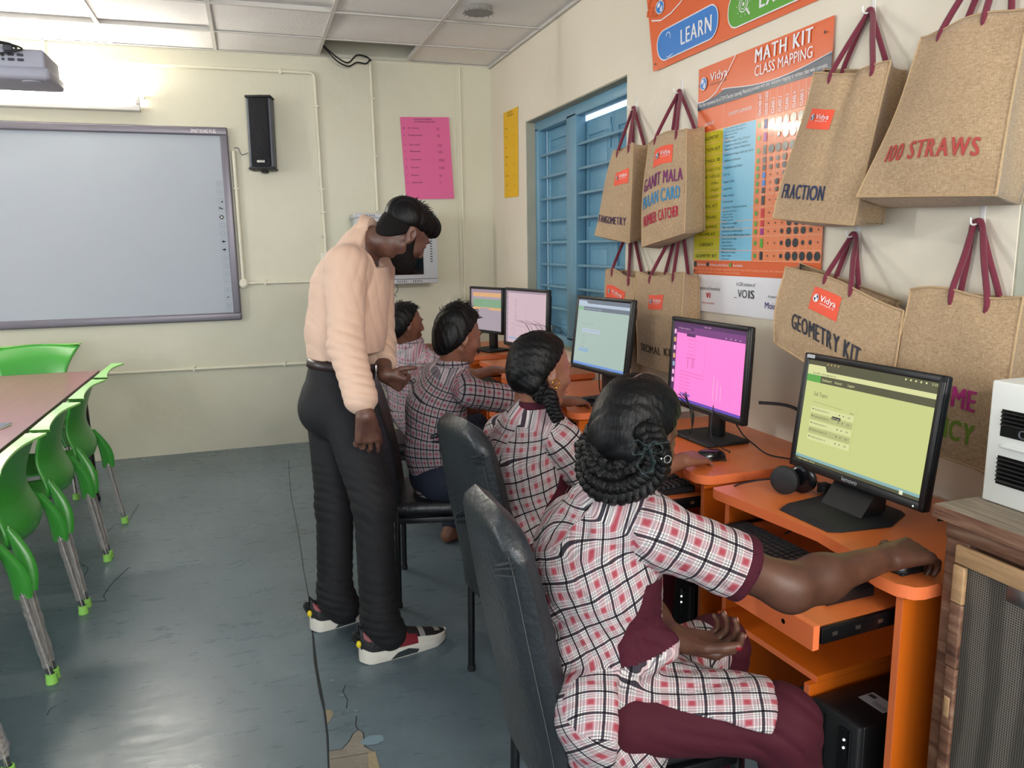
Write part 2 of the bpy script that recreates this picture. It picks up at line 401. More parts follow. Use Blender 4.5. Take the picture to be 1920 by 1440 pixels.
# windows of the right wall: blue wooden frame, security bars, closed shutters
M_BLUE = mat('blue_gloss_paint', '#6f9cb2', .38, bump=.15, bscale=20, var=.07, vscale=5)
M_BLUE2 = mat('blue_shutter_paint', '#6e9fb8', .42, bump=.15, bscale=20, var=.06, vscale=4)
M_REV = mat('grey_plaster_reveal', '#a9a795', .8, bump=.4, bscale=15, var=.08, vscale=6)
M_STEEL = mat('dull_steel', '#a8a8a4', .35, metal=1)
def window(n, Wd, bays, x0=1.975):
    y0, y1, z0, z1 = Wd
    r = thing('window_%d' % n, (x0, (y0+y1)/2, z0), None, None, kind='structure')
    g = B()
    def bar(ya, yb, za, zb, d0=0, d1=.07, m=M_BLUE, bv=.006): g.box((x0+d0, ya, za), (x0+d1, yb, zb), m, bv)
    bar(y0, y1, z1-.07, z1); bar(y0, y1, z0, z0+.07)
    bar(y1-.06, y1, z0+.05, z1-.05); bar(y0, y0+.06, z0+.05, z1-.05)
    for (a, b_), (c_, d_) in zip(bays[:-1], bays[1:]): bar(b_, c_, z0+.05, z1-.05)
    g.done('window_frame', r, world=True)
    g = B()
    for (a, b_) in bays:
        zz = z0+.245
        while zz < z1-.12:
            g.box((x0+.012, a-.01, zz-.009), (x0+.032, b_+.01, zz+.009), M_BLUE, .004); zz += .1495
    g.done('security_bar', r, world=True)
    k = 0
    for (a, b_) in bays:
        nl = 1 if b_-a < .55 else 2
        for q in range(nl):
            s = B(); ya = a+(b_-a)*q/nl+(.001 if q else -.03); yb = a+(b_-a)*(q+1)/nl+(.03 if q == nl-1 else -.001); za = z0+.03; zb = z1-(.100 if nl == 2 else .05)
            X = x0+.085
            s.box((X, ya, za), (X+.02, yb, zb), M_BLUE2, .002)
            for (e0, e1) in ((ya, ya+.06), (yb-.06, yb)): s.box((X-.012, e0, za), (X+.01, e1, zb), M_BLUE2, .003)
            zm = za+(zb-za)*.47
            for (e0, e1) in ((za, za+.09), (zb-.09, zb), (zm, zm+.10)): s.box((X-.0118, ya, e0), (X+.0098, yb, e1), M_BLUE2, .003)
            for (e0, e1) in ((za+.13, zm-.04), (zm+.14, zb-.13)): s.box((X-.006, ya+.095, e0), (X+.01, yb-.095, e1), M_BLUE2, .006)
            s.done('shutter', r, world=True); k += 1
        if nl == 2:
            yc = (a+b_)/2
            s = B(); s.tube([(x0+.068, yc+.03, z1-.13), (x0+.068, yc+.03, z1-.30)], .006, M_BLUE2); s.tube([(x0+.068, yc+.03, z1-.2), (x0+.055, yc+.075, z1-.2)], .005, M_BLUE2)
            s.box((x0+.066, yc+.01, z1-.22), (x0+.075, yc+.05, z1-.17), M_BLUE2); s.done('bolt', r, world=True)
    s = B()
    s.tube([(x0-.01, y1-.16, z0+.10), (x0-.01, y1-.32, z0+.115)], .008, M_STEEL); s.torus((x0-.01, y1-.24, z0+.12), .022, .004, M_STEEL, A=Matrix.Rotation(PI/2, 3, 'Y'))
    s.box((x0-.02, y1-.34, z0+.075), (x0+.01, y1-.3, z0+.13), M_STEEL, .003); s.done('latch', r, world=True)
    s = B(); s.box((XR+.004, y0+.001, z0-.0), (x0, y1-.001, z0+.012), M_REV); 
    s.box((XR+.004, y0+.001, z1-.006), (x0, y1-.001, z1-.0005), M_REV); s.box((XR+.004, y1-.006, z0+.012), (x0, y1-.0005, z1-.006), M_REV); s.box((XR+.004, y0+.0005, z0+.012), (x0, y0+.006, z1-.006), M_REV)
    s.done('reveal', r, world=True)
    return r
window(1, W1, [(3.815, 4.58), (4.735, 5.225)])
window(2, W2, [(.26, .86), (.92, 1.455)])

# ---- far wall fittings
M_GREY = mat('board_frame_grey', '#77737c', .35, metal=.3)
M_BOARD = mat('board_surface', '#aeb7c0', .62)
M_INK = mat('ink_black', '#1c1c20', .6)
M_WHT = mat('paper_white', '#f1f1f0', .6)
M_LG = mat('light_grey_print', '#8f979e', .6)
r = thing('interactive_whiteboard', (-1.35, YF, .98), 'large grey-framed interactive whiteboard on the far wall, icon column at its right', 'whiteboard')
g = B(); bx0, bx1, bz0, bz1 = -2.12, -.085, .992, 2.375; yf = YF-.045
for lo, hi in (((bx0, yf, bz1-.058), (bx1, YF-.004, bz1)), ((bx0, yf, bz0), (bx1, YF-.004, bz0+.058)), ((bx1-.055, yf, bz0+.05), (bx1, YF-.004, bz1-.05)), ((bx0, yf, bz0+.05), (bx0+.055, YF-.004, bz1-.05))):
    g.box(lo, hi, M_GREY, .012)
I = Ink(lambda u, v: (bx1+u, yf, bz1+v), (0, -1, 0)); I.text('SMART BOARD FX-82', -.245, -.043, .026, M_WHT, w=.165, bold=.01)
g.done('frame', r, world=True); I.done('lettering', r, world=True, fixn=False)
g = B(); g.box((bx0+.04, yf+.02, bz0+.04), (bx1-.04, YF-.004, bz1-.04), M_BOARD); g.done('panel', r, world=True)
I = Ink(lambda u, v: (bx1-.085+u, yf+.02, 1.98+v), (0, -1, 0))
for k in range(17):
    z = -.0585*k
    I.rrect(-.02, z-.02, .02, z+.02, .006, M_LG, outline=.0022)
    q = k % 17
    if q == 4: I.disc(0, z, .015, M_INK); I.line([(-.007, z-.007), (.007, z+.007)], .004, M_WHT, k=2); I.line([(-.007, z+.007), (.007, z-.007)], .004, M_WHT, k=2)
    elif q in (7, 8):
        d = 1 if q == 8 else -1
        I.poly([(d*.014, z), (0, z+.012), (0, z+.005), (-d*.012, z+.005), (-d*.012, z-.005), (0, z-.005), (0, z-.012)][::d], M_INK)
    elif q == 3: I.rect(-.012, z, .0, z+.012, M_INK); I.rect(.002, z-.004, .012, z+.006, M_INK)
    elif q == 2: I.rrect(-.012, z-.01, .012, z+.012, .004, M_LG, outline=.002); I.disc(.01, z-.008, .006, M_INK)
    elif q in (9, 10): I.ring(0, z+.002, .009, .0025, M_LG); I.line([(.005, z-.005), (.013, z-.013)], .003, M_LG)
    elif q in (12, 14, 16): I.line([(-.01, z-.006), (0, z+.008), (.01, z-.002)], .004, M_INK if q != 12 else M_LG)
    elif q in (5, 6): I.rrect(-.011, z-.011, .011, z+.011, .003, M_LG, outline=.0025)
    else: I.ring(0, z, .009, .003, M_LG); I.line([(-.01, z), (.01, z)], .002, M_LG)
I.done('icon_strip', r, world=True, fixn=False)

M_TUBE = mat('tube_glow', '#fff8ee', .4, emit=TUBE_W)
M_BATTEN = mat('batten_white', '#e9e8e2', .5)
r = thing('tube_light', (-1.25, YF, 2.47), 'lit fluorescent tube light on the wall above the whiteboard', 'light')
g = B(); g.box((-1.88, YF-.075, 2.462), (-.64, YF-.002, 2.505), M_BATTEN, .006); g.done('batten', r, world=True)
g = B(); g.tube([(-1.85, YF-.060, 2.535), (-.67, YF-.060, 2.535)], .014, M_TUBE, seg=12); g.done('tube', r, world=True)
for x in (-1.865, -.655):
    g = B(); g.box((x-.014, YF-.08, 2.505), (x+.014, YF-.03, 2.558), M_BATTEN, .004); g.done('lamp_holder', r, world=True)

M_SPK = mat('speaker_black', '#15161a', .55); M_SPG = mat('speaker_grey', '#5b6068', .5)
M_GRL = mat('speaker_grille', '#11131c', .8, bump=.9, bscale=300)
Rz = Matrix.Rotation(-.16, 3, 'Z') @ Matrix.Rotation(-.0, 3, 'X')
cs = V((.145, YF-.085, 2.075))
r = thing('column_speaker', cs, 'tall black and grey column speaker on the far wall beside the whiteboard', 'speaker', R=Matrix.Rotation(-.28, 3, 'Z') @ Matrix.Rotation(-.05, 3, 'X'))
g = B(); g.box((-.088, -.05, .015), (.088, .05, .50), M_SPG, .012); g.done('cabinet', r)
g = B(); g.box((-.07, -.062, .02), (.07, -.045, .495), M_GRL, .01); g.done('grille', r)
for z in (0, .5):
    g = B(); g.box((-.092, -.062, z), (.092, .052, z+.016), M_SPK, .005); g.done('end_cap', r)
g = B(); g.box((-.028, -.066, .045), (.028, -.06, .065), M_STEEL, .003); g.done('badge', r)
for z_ in (.517, -.014): g = B(); g.box((-.02, .0, z_), (.02, .06, z_+.014), M_SPK, .003); g.done('bracket', r)

# conduits
M_PVC = mat('cream_conduit', '#e2dec8', .4)
def conduit(pts, clips, label, r_=.012, nm='conduit_pipe'):
    q = thing(nm, pts[0], label, 'pipe')
    g = B(); g.tube(pts, r_, M_PVC, seg=10); g.done('pipe', q, world=True)
    for (c_, ax) in clips:
        g = B(); d = V((.02, .012, .008)) if ax == 'v' else V((.008, .012, .02)); g.box(V(c_)-d, V(c_)+d, M_PVC, .003); g.done('clip', q, world=True)
    return q
yp = YF-.014
def arc(c_, r_, a0, a1, n=6): return [(c_[0]+r_*math.cos(a0+(a1-a0)*i/n), yp, c_[1]+r_*math.sin(a0+(a1-a0)*i/n)) for i in range(n+1)]
conduit([(-1.75, yp, 2.775), (-1.15, yp, 2.782), (.28, yp, 2.783)]+arc((.515, 2.748), .035, PI/2, 0)+[(.552, yp, 2.3), (.560, yp, 1.47)],
        [((-.7, yp, 2.783), 'h'), ((.31, yp, 2.784), 'h'), ((.55, yp, 2.55), 'v'), ((.553, yp, 1.95), 'v'), ((.556, yp, 1.78), 'v')], 'cream conduit running under the ceiling and turning down beside the speaker')
conduit([(.965, yp, 2.885), (.970, yp, 1.79)], [((.966, yp, 2.62), 'v'), ((.968, yp, 2.2), 'v')], 'straight vertical cream conduit dropping from the open ceiling tile to the grey cabinet')
conduit([(-.055, yp, 2.215), (-.055, yp, 1.27)], [((-.055, yp, 1.95), 'v'), ((-.055, yp, 1.27), 'v')], 'short thick vertical cream conduit close to the right edge of the whiteboard', r_=.017)
conduit([(-.05, yp, 1.262), (.51, yp, 1.262)], [((.1, yp, 1.262), 'h')], 'short horizontal cream conduit from the whiteboard corner to behind the standing man')
conduit([(-2.9, yp, .652), (-1.0, yp, .645), (.9, yp, .628)], [((-.45, yp, .641), 'h'), ((.2, yp, .636), 'h')], 'long low horizontal cream conduit crossing the far wall at table height')
conduit([(1.655, YF-.018, 2.88), (1.652, YF-.018, .9)], [], 'thin vertical cable strip near the room corner', r_=.007)
conduit([(-1.20, yp, 2.895), (-1.20, yp, 2.79)], [], 'very short conduit stub above the projector at the ceiling line')
r = thing('junction_box', (-.055, YF, 1.262), 'small round cream junction box at the lower right of the whiteboard', 'junction box')
g = B(); g.lathe([(0, .035), (.03, .035), (.036, .028), (.036, 0)], M_PVC, O=(-.055, YF-.001, 1.262), R=Matrix.Rotation(PI/2, 3, 'X')); g.done('box', r, world=True)
g = B(); g.lathe([(0, .04), (.02, .04), (.022, .034)], M_PVC, O=(-.055, YF-.001, 1.262), R=Matrix.Rotation(PI/2, 3, 'X')); g.done('lid', r, world=True)
g = B(); g.box((.515, YF-.03, 1.40), (.60, YF-.001, 1.475), M_PVC, .006); g.box((.53, YF-.034, 1.415), (.585, YF-.03, 1.46), M_BATTEN, .002)
g.done('switch_box', label='small cream switch box on far wall behind the man', cat='switch')
g = B(); g.tube([(.045, YF-.06, 2.20), (0, YF-.03, 2.19), (-.02, YF-.02, 2.235), (-.05, YF-.02, 2.235)], .003, M_SPG, sm=5, seg=6)
g.done('speaker_wire', label='thin grey wire from the speaker into the conduit top', cat='cable')
M_NAIL = mat('nail_cap', '#cfccc0', .5)
for k, (x, z) in enumerate(((-.62, 2.56), (.535, 1.60))):
    g = B(); g.lathe([(0, .012), (.010, .010), (.012, 0)], M_NAIL, O=(x, YF-.0005, z), R=Matrix.Rotation(PI/2, 3, 'X'), seg=10)
    g.done('wall_plug', label=('small round wall plug above the whiteboard' if k == 0 else 'small round wall plug left of the man\'s shoulder'), cat='wall plug')

# cables from the open tile
M_CBL = mat('black_cable', '#17171a', .5)
for k, (a, dz, lb) in enumerate(((.0, .0, 'black cable looping out of the missing ceiling tile, upper loop'), (.012, -.05, 'black cable out of the missing ceiling tile, lower slack loop'))):
    g = B(); g.tube([(.60, 6.0, 2.96), (.70, 6.02, 2.885+dz*.5), (.79, 6.06, 2.855+dz*.5), (.86, 6.08, 2.915+dz), (.93, 6.10, 2.915+dz), (.962+a*.3, YF-.018, 2.90), (.966+a*.3, YF-.016, 2.882)], .0055, M_CBL, sm=6, seg=8)
    g.done('cable', label=lb, cat='cable')
M_WOOD0 = mat('rough_batten', '#6b5a48', .9, bump=.4, bscale=30, var=.2, vscale=6, stretch=(1, 12, 12))
g = B(); g.box((-1, 6.02, 3.02), (1.88, 6.09, 3.07), M_WOOD0); g.done('roof_batten', label='rough timber batten seen through the missing ceiling tile', cat='batten')

# papers with handwriting
M_PINK = mat('pink_paper', '#e0699c', .75); M_YEL = mat('yellow_paper', '#e9b818', .7)
M_PEN = mat('pen_ink', '#3a2440', .8); M_PEN2 = mat('pen_ink_faint', '#a03f74', .8); M_PEN3 = mat('pen_ink_brown', '#5a4410', .8)
def paper(nm, corners, n, m, label, pen, pen2, rows):
    S = bilin(*corners); I = Ink(S, n, .0006)
    I.grid(lambda u, v: V(S(u, v))+V(n)*.0008*math.sin(3*u+2*v), 6, 10, m)
    I.layer = 3
    I.text('SCHOOL STUDENTS', .28, .965, .016, pen, w=.36); I.text('ATTENDANCE RECORDS', .27, .935, .016, pen, w=.44)
    for k, (y, nme, cl) in enumerate(rows):
        I.text(str(k+1), .05, y, .016, pen, w=.02); I.text(nme, .15, y, .018, pen, w=.035*len(nme)); I.text(cl, .72, y-.02, .035, pen2, w=.03*len(cl))
    o = I.done('paper_notice', label=label, cat='notice', fixn=False); return o
y_ = YF-.004
paper('pink', ((1.200, y_, 1.877), (1.585, YF-.016, 1.886), (1.560, YF-.016, 2.507), (1.175, y_, 2.497)), (0, -1, 0), M_PINK, 'pink paper sheet with handwritten names on the far wall', M_PEN, M_PEN2,
      [(.86, 'K Siva', 'VI'), (.775, 'Rajkumar', 'VI'), (.66, 'Suresh', 'VII'), (.58, 'Mahesh', 'VII'), (.48, 'Ganesh', 'VIII'), (.385, 'Kumar', 'VIII'), (.29, 'Ravi', 'IX'), (.2, 'Ramesh', 'X')])
xw = XR-.003
paper('yellow', ((xw, 5.799, 1.871), (xw, 5.473, 1.862), (xw, 5.457, 2.491), (xw, 5.79, 2.497)), (-1, 0, 0), M_YEL, 'yellow paper sheet with handwriting on the right wall near the corner', M_PEN3, M_PEN3,
      [(.80, 'Team', 'A'), (.70, 'Unit', 'B'), (.58, 'Set', 'C'), (.47, 'Math', 'D'), (.38, 'Kit', 'E'), (.25, 'Board', 'F'), (.14, 'Lab', 'G')])

# grey network cabinet on the far wall
M_CAB = mat('cabinet_grey', '#bfc1c4', .4); M_CABS = mat('cabinet_side', '#b4bdb9', .45); M_GLS = mat('cabinet_glass', '#07080b', .12)
r = thing('network_cabinet', (1.06, YF, 1.25), 'pale grey wall-mounted network cabinet with dark glass door behind the man', 'cabinet')
X0, X1, Z0, Z1, Y0 = .750, 1.368, 1.235, 1.760, 5.82
g = B(); g.box((X0+.012, Y0+.02, Z0+.02), (X1-.012, YF-.002, Z1-.02), M_CABS, .004)
g.box((X0, Y0+.01, Z1-.035), (X1, YF-.002, Z1), M_CAB, .005); g.box((X0, Y0+.01, Z0), (X1, YF-.002, Z0+.035), M_CAB, .005)
I = Ink(lambda u, v: (X0+u, Y0+.01, Z0+v), (0, -1, 0), .0008)
for c0 in (.10, .30, .42):
    for k in range(5):
        I.rect(c0+.016*k, .010, c0+.016*k+.005, .026, M_INK)
        I.rect(c0+.016*k-.02, .500, c0+.016*k-.015, .515, M_INK)
g.done('body', r, world=True); I.done('vent_slots', r, world=True, fixn=False)
g = B(); g.box((X0+.006, Y0-.008, Z0+.036), (X1-.006, Y0+.012, Z1-.036), M_CAB, .004)
I = Ink(lambda u, v: (X0+u, Y0-.008, Z0+v), (0, -1, 0), .0008)
for k in range(13): I.rect(.555, .16+.019*k, .572, .167+.019*k, M_INK)
I.done('door_slots', r, world=True, fixn=False)
d = g.done('door', r, world=True)
g = B(); g.box((X0+.115, Y0-.012, Z0+.068), (X1-.118, Y0-.006, Z1-.062), M_GLS, .002); g.done('glass_pane', d, world=True)
for k in range(2):
    g = B(); x = 1.02+k*.05; g.tube([(x, 6.02, 1.24), (x+.015, 6.03, 1.18), (x-.01, 6.05, 1.14), (x+.01, 6.06, 1.10+.03*k)], .003, M_CBL if k == 0 else M_SPG, sm=5, seg=6)
    g.done('cabinet_lead', label=('short black lead' if k == 0 else 'short grey lead')+' dangling below the network cabinet', cat='cable')

# projector
M_PRJ = mat('projector_grey', '#a3a5b2', .5); M_PRT = mat('port_dark', '#3a3b45', .6)
r = thing('projector', (-.96, 3.95, 2.24), 'grey ceiling-hung projector with its connector side facing the camera', 'projector')
g = B(); g.box((-.175, .0, .0), (.200, .30, .055), M_PRJ, .02); g.box((-.165, .005, .045), (.185, .29, .125), M_PRJ, .012)
g.lathe([(0, -.012), (.04, -.008), (.05, .01)], M_PRJ, O=(.12, .06, .004)); g.done('housing', r)
I = Ink(lambda u, v: (u, .005, v), (0, -1, 0), .001)
for (u, v, a) in ((.06, .098, 1), (.095, .098, 1), (.06, .078, 1), (.095, .078, 1)): I.rrect(u-.013, v-.006, u+.013, v+.006, .005, M_PRT)
for (u, v) in ((.03, .078), (.03, .094)): I.disc(u, v, .006, M_PRT)
for (u, v) in ((-.02, .083), (-.05, .09), (-.05, .1), (-.08, .085)): I.rect(u-.006, v-.004, u+.006, v+.003, M_PRT)
I.done('port_panel', r, fixn=False)
g = B(); g.box((-.075, .11, .125), (.02, .20, .16), M_PRJ, .01); g.tube([(-.03, .155, .15), (-.03, .155, .662)], .022, M_PRJ, seg=14); g.lathe([(0, .655), (.07, .655), (.07, .662)], M_PRJ, O=(-.03, .155, 0)); g.done('ceiling_mount', r)
for k in range(3):
    g = B(); o_ = .008*k
    if k < 2: g.tube([(-.14, .12, .40), (-.10+o_, .06, .20), (-.06, .02, .165-o_), (.0, -.005, .14+o_), (.05+.02*k, -.015, .135), (.09-.04*k, -.02, .120), (.07-.02*k, -.02, .108)], .0045, M_CBL, sm=5, seg=6)
    else: g.tube([(-.12, .12, .42), (-.09, .05, .19), (-.02, .0, .15), (.04, -.02, .14), (.11, -.02, .12), (.08, -.03, .104), (.01, -.025, .09), (-.012, -.002, .082)], .004, M_CBL, sm=5, seg=6)
    if k == 0: g.box((.04, -.03, .105), (.075, -.005, .13), M_PRT, .004)
    g.done('cable', r)

# ------------------------------------------------------------------ computer desks
M_OR = mat('orange_laminate', '#d96a17', .38, bump=.06, bscale=200, var=.04, vscale=5)
M_ORT = mat('orange_laminate_top', '#d8733a', .30, bump=.06, bscale=200, var=.05, vscale=4)
M_ORE = mat('orange_edge_band', '#ea7a48', .35)
M_RAIL = mat('black_rail', '#0f0f11', .35, metal=.4)
M_PLAS = mat('black_plastic', '#17181a', .42)
M_PLAS2 = mat('black_plastic_gloss', '#101013', .18)
M_PLASD = mat('black_plastic_matte', '#1b1c1e', .65)
M_KEY = mat('key_black', '#1f2023', .5)

def desk(loc, rz, label, w=.735):
    """local: x = depth from the front panel edge (0) to the wall (.5); y 0 = right end, w = left end"""
    r = thing('computer_desk', loc, label, 'desk', rz=rz, group=None)
    H = .75; t = .018
    g = B()
    out = [(0.49, -.02), (.49, w+.02), (-.035, w+.02), (-.045, w), (-.02, .34), (-.045, .20), (-.085, .13), (-.105, .075), (-.105, .02), (-.085, -.012), (-.06, -.02)]
    n = len(out)
    g.add([(x, y, H) for x, y in out], [tuple(range(n))], M_ORT, False)
    g.add([(x, y, H-.03) for x, y in out], [tuple(range(n))[::-1]], M_OR, False)
    g.add([(x, y, H) for x, y in out]+[(x, y, H-.03) for x, y in out], [(i, n+i, n+(i+1) % n, (i+1) % n) for i in range(n)], M_ORE, False)
    g.done('desk_top', r)
    for y, x0 in ((.032, -.062), (w-t, 0)):
        g = B(); g.box((x0, y, 0), (.46, y+t, H-.031), M_OR); g.box((x0-.0015, y, 0), (x0, y+t, H-.031), M_ORE); g.done('side_panel', r)
    g = B(); g.box((-.03, .300, .335), (.44, w-t-.001, .353), M_OR); g.box((-.0315, .300, .335), (-.03, w-t-.001, .353), M_ORE); g.done('shelf', r)
    g = B(); g.box((-.055, .300, .0), (.44, .318, .334), M_OR); g.box((-.0565, .300, .0), (-.055, .318, .334), M_ORE); g.lathe([(0, -.001), (.005, -.001), (.005, 0)], M_RAIL, O=(.03, .2995, .285), R=Matrix.Rotation(PI/2, 3, 'X'), seg=10); g.done('divider', r)
    g = B(); g.box((.44, .320, .40), (.455, w-t-.001, .70), M_OR); g.done('back_panel', r)
    g = B(); g.box((-.27, .090, .632), (.20, w-.05, .648), M_ORT)
    tr = g.done('keyboard_tray', r)
    g = B(); g.prism([(.068, .606), (.068, .664), (w-.02, .664), (w-.02, .606)], lambda a, b: (-.29, a, b), lambda a, b: (-.272, a, b), M_ORE); g.lathe([(0, .0), (.006, 0)], M_RAIL, O=(-.2905, .16, .635), R=Matrix.Rotation(-PI/2, 3, 'Y')); g.done('front_lip', tr)
    for y in (.072, w-.05):
        g = B(); g.box((-.26, y, .612), (.14, y+.012, .65), M_RAIL, .002); g.box((-.0, y-.012, .604), (.42, y, .655), M_RAIL, .002)
        if y < .1:
            for k in range(5): g.box((-.23+.07*k, y-.0015, .628), (-.215+.07*k, y+.0005, .637), M_STEEL)
        g.done('slide_rail', tr)
    return r

desk((1.415, 1.236, 0), math.radians(4.5), 'nearest orange computer desk, under the monitor with the yellow-green screen')
desk((1.452, 2.108, 0), 0, 'orange computer desk under the monitor with the bright pink screen', w=.74)
desk((1.452, 3.15, 0), 0, 'orange computer desk in front of the window, under the pale green screen')
desk((1.452, 4.15, 0), 0, 'fourth orange computer desk, under the pale pink screen')
desk((1.452, 5.15, 0), 0, 'farthest orange computer desk in the room corner')

# ------------------------------------------------------------------ monitors
def emis(n, c, e=.62): 
    m = mat(n, (0.02, 0.02, 0.02), .25, spec=.4)
    b = m.node_tree.nodes['Principled BSDF']; b.inputs['Emission Color'].default_value = lin(c); b.inputs['Emission Strength'].default_value = e; return m
S_YG = emis('screen_yellow_green', '#ccd289'); S_YG2 = emis('screen_khaki_row', '#b9bd80'); S_YW = emis('screen_pale_row', '#dcdfa0')
S_DG = emis('screen_dark_olive', '#57573f'); S_GRN = emis('screen_green', '#5ea84d'); S_BLUE = emis('screen_blue_line', '#88b3b4'); S_TXT = emis('screen_text_dark', '#53533d'); S_WT = emis('screen_white', '#e6e8c8')
S_PK = emis('screen_pink', '#f077c0', .85); S_PU = emis('screen_purple', '#7a3f7e'); S_PU2 = emis('screen_deep_purple', '#55305e'); S_PB = emis('screen_violet', '#a56bc4'); S_VB = emis('screen_blue_violet', '#6a50b8'); S_PT = emis('screen_pink_text', '#a8507f')
S_PL = emis('screen_pink_light', '#f3b6dd')
S_MG = emis('screen_mint', '#a9bdb5'); S_MG2 = emis('screen_slate', '#6d7683'); S_MB = emis('screen_sky', '#8fb0cc'); S_ML = emis('screen_pale_blue', '#b5c3d4'); S_MGR = emis('screen_soft_green', '#8bb795'); S_MT = emis('screen_grey_text', '#7c8a8a'); S_BL3 = emis('screen_blue', '#6f95d8')
S_LP = emis('screen_pale_pink', '#cfb4bd'); S_LP2 = emis('screen_mauve', '#9e8a98'); S_LPT = emis('screen_mauve_text', '#a88f9b')
S_OR = emis('screen_peach', '#dcaa78'); S_G5 = emis('screen_muted_green', '#7fa483'); S_GY = emis('screen_grey_mauve', '#a79aa5')
M_STK = mat('sticker_silver', '#b8bcc0', .4)

def monitor(loc, rz, label, w, h, zb, draw, tilt=.1, bez=.018, style='dell', brand=None):
    """faces local -x; origin on the desk below the screen centre"""
    r = thing('monitor', loc, label, 'monitor', rz=rz)
    T = Matrix.Translation((0, 0, zb)) @ Matrix.Rotation(tilt, 4, 'Y')
    g = B(); g.T = T
    g.box((0, -w/2, 0), (.022, w/2, h), M_PLAS, .006); g.box((.018, -w/2+.04, .04), (.06, w/2-.04, h-.03), M_PLAS, .015)
    bb = bez*1.3
    for lo, hi in (((-.006, -w/2, h-bez), (.004, w/2, h)), ((-.006, -w/2, 0), (.004, w/2, bb)), ((-.006, -w/2, 0), (.004, -w/2+bez, h)), ((-.006, w/2-bez, 0), (.004, w/2, h))): g.box(lo, hi, M_PLAS, .004)
    cas = g.done('casing', r)
    W, H = w-2*bez, h-bez-bb
    # viewer faces +x, so screen-left is +y
    I = Ink(lambda u, v: T @ V((-.0008, W/2-u*W, bb+v*H)), tuple(T.to_3x3() @ V((-1, 0, 0))), .0004)
    draw(I); I.done('screen', r, fixn=False)
    if brand or style == 'lenovo':
        J = Ink(lambda u, v: T @ V((-.0065, -u, v)), tuple(T.to_3x3() @ V((-1, 0, 0))), .0004)
        if brand: J.text(brand, 0, bb*.35, .013, M_STK, w=.055, align='c', bold=.02)
        J.rrect(-w/2+.012, h-bez*.75, -w/2+.045, h-bez*.2, .002, M_STK)
        J.disc(w/2-.03, bb*.4, .002, emis('power_led', '#c8ffd8', 3)); J.done('badge', r, fixn=False)
    g = B()
    if style == 'lenovo':
        g.prism([(-.16, -.095), (-.13, -.11), (.02, -.13), (.13, -.075), (.13, .075), (.02, .13), (-.13, .11), (-.16, .095)], lambda a, b: (a, b, 0), lambda a, b: (a*.93-.002, b*.93, .012), M_PLASD)
        g.done('stand_base', r)
        g = B(); g.prism([(.035, .01), (.075, .01), (.085, zb+.12), (.06, zb+.12)], lambda a, b: (a, -.055, b), lambda a, b: (a, .055, b), M_PLAS)
        g.prism([(-.03, .011), (.04, .011), (.06, zb+.03), (.035, zb+.02)], lambda a, b: (a, -.075, b), lambda a, b: (a, .075, b), M_PLAS)
    else:
        g.box((-.06, -.125, 0), (.13, .125, .014), M_PLASD, .005); g.done('stand_base', r)
        g = B(); g.box((.05, -.035, .014), (.085, .035, zb+.17), M_PLAS, .006)
    g.done('stand_neck', r)
    return r

def scr1(I):
    I.rect(0, 0, 1, 1, S_YG, k=0); I.rect(0, .955, 1, 1, S_DG, k=1); I.rect(0, .905, 1, .955, S_DG, k=1)
    I.poly([(0, .905), (0, .95), (.015, .955), (.15, .955), (.17, .905)], S_YW, k=2)
    I.rect(0, .86, 1, .905, S_YW, k=1); I.rect(0, .79, 1, .86, S_DG, k=1); I.rect(0, .79, .125, .86, S_GRN, k=2)
    I.text('Dashboard', .14, .812, .026, S_YW, w=.08, k=2); I.text('Account', .25, .812, .026, S_YW, w=.06, k=2); I.text('Logout', .36, .812, .026, S_YW, w=.055, k=2)
    for k in range(5): I.disc(.78+.035*k, .978, .009, S_YW, k=2, asp=.7)
    I.text('2:25', .955, .968, .02, S_YW, w=.04, k=2)
    for k in range(4): I.disc(.17+.03*k, .98, .008, S_OR, k=2, asp=.7)
    I.text('sub.topics', .05, .87, .02, S_TXT, w=.2, k=2)
    I.text('Sub Topics', .085, .66, .04, S_TXT, w=.12)
    I.line([(.085, .60), (.34, .585)], .002, S_TXT)
    for k in range(5):
        y = .52-.068*k
        I.rect(.08, y-.024, .445, y+.034, S_YG2 if k % 2 else S_YW)
        I.disc(.098, y+.01, .008, S_TXT, k=2, asp=.7); I.text('Subtraction '+'abcde'[k], .112, y, .02, S_TXT, w=.13, k=2)
        I.poly([(.36, y), (.36, y+.016), (.372, y+.008)], S_TXT, k=2); I.disc(.33, y+.008, .007, S_TXT, k=2, asp=.7); I.text('100', .40, y, .018, S_TXT, w=.02, k=2)
    I.rect(.27, .475, .345, .505, M_INK, k=3); I.text('Start quiz', .276, .482, .016, S_WT, w=.063, k=4)
    I.line([(.46, .68), (.46, .18)], .0015, S_YG2); I.text('Score', .41, .565, .018, S_TXT, w=.035)
    I.rect(0, .028, 1, .055, S_BLUE, k=1); I.rect(0, 0, 1, .028, S_DG, k=1); I.text('Sub topics menu', .03, .006, .016, S_YW, w=.15, k=2)
    I.rect(.86, .003, .885, .04, S_WT, k=2)
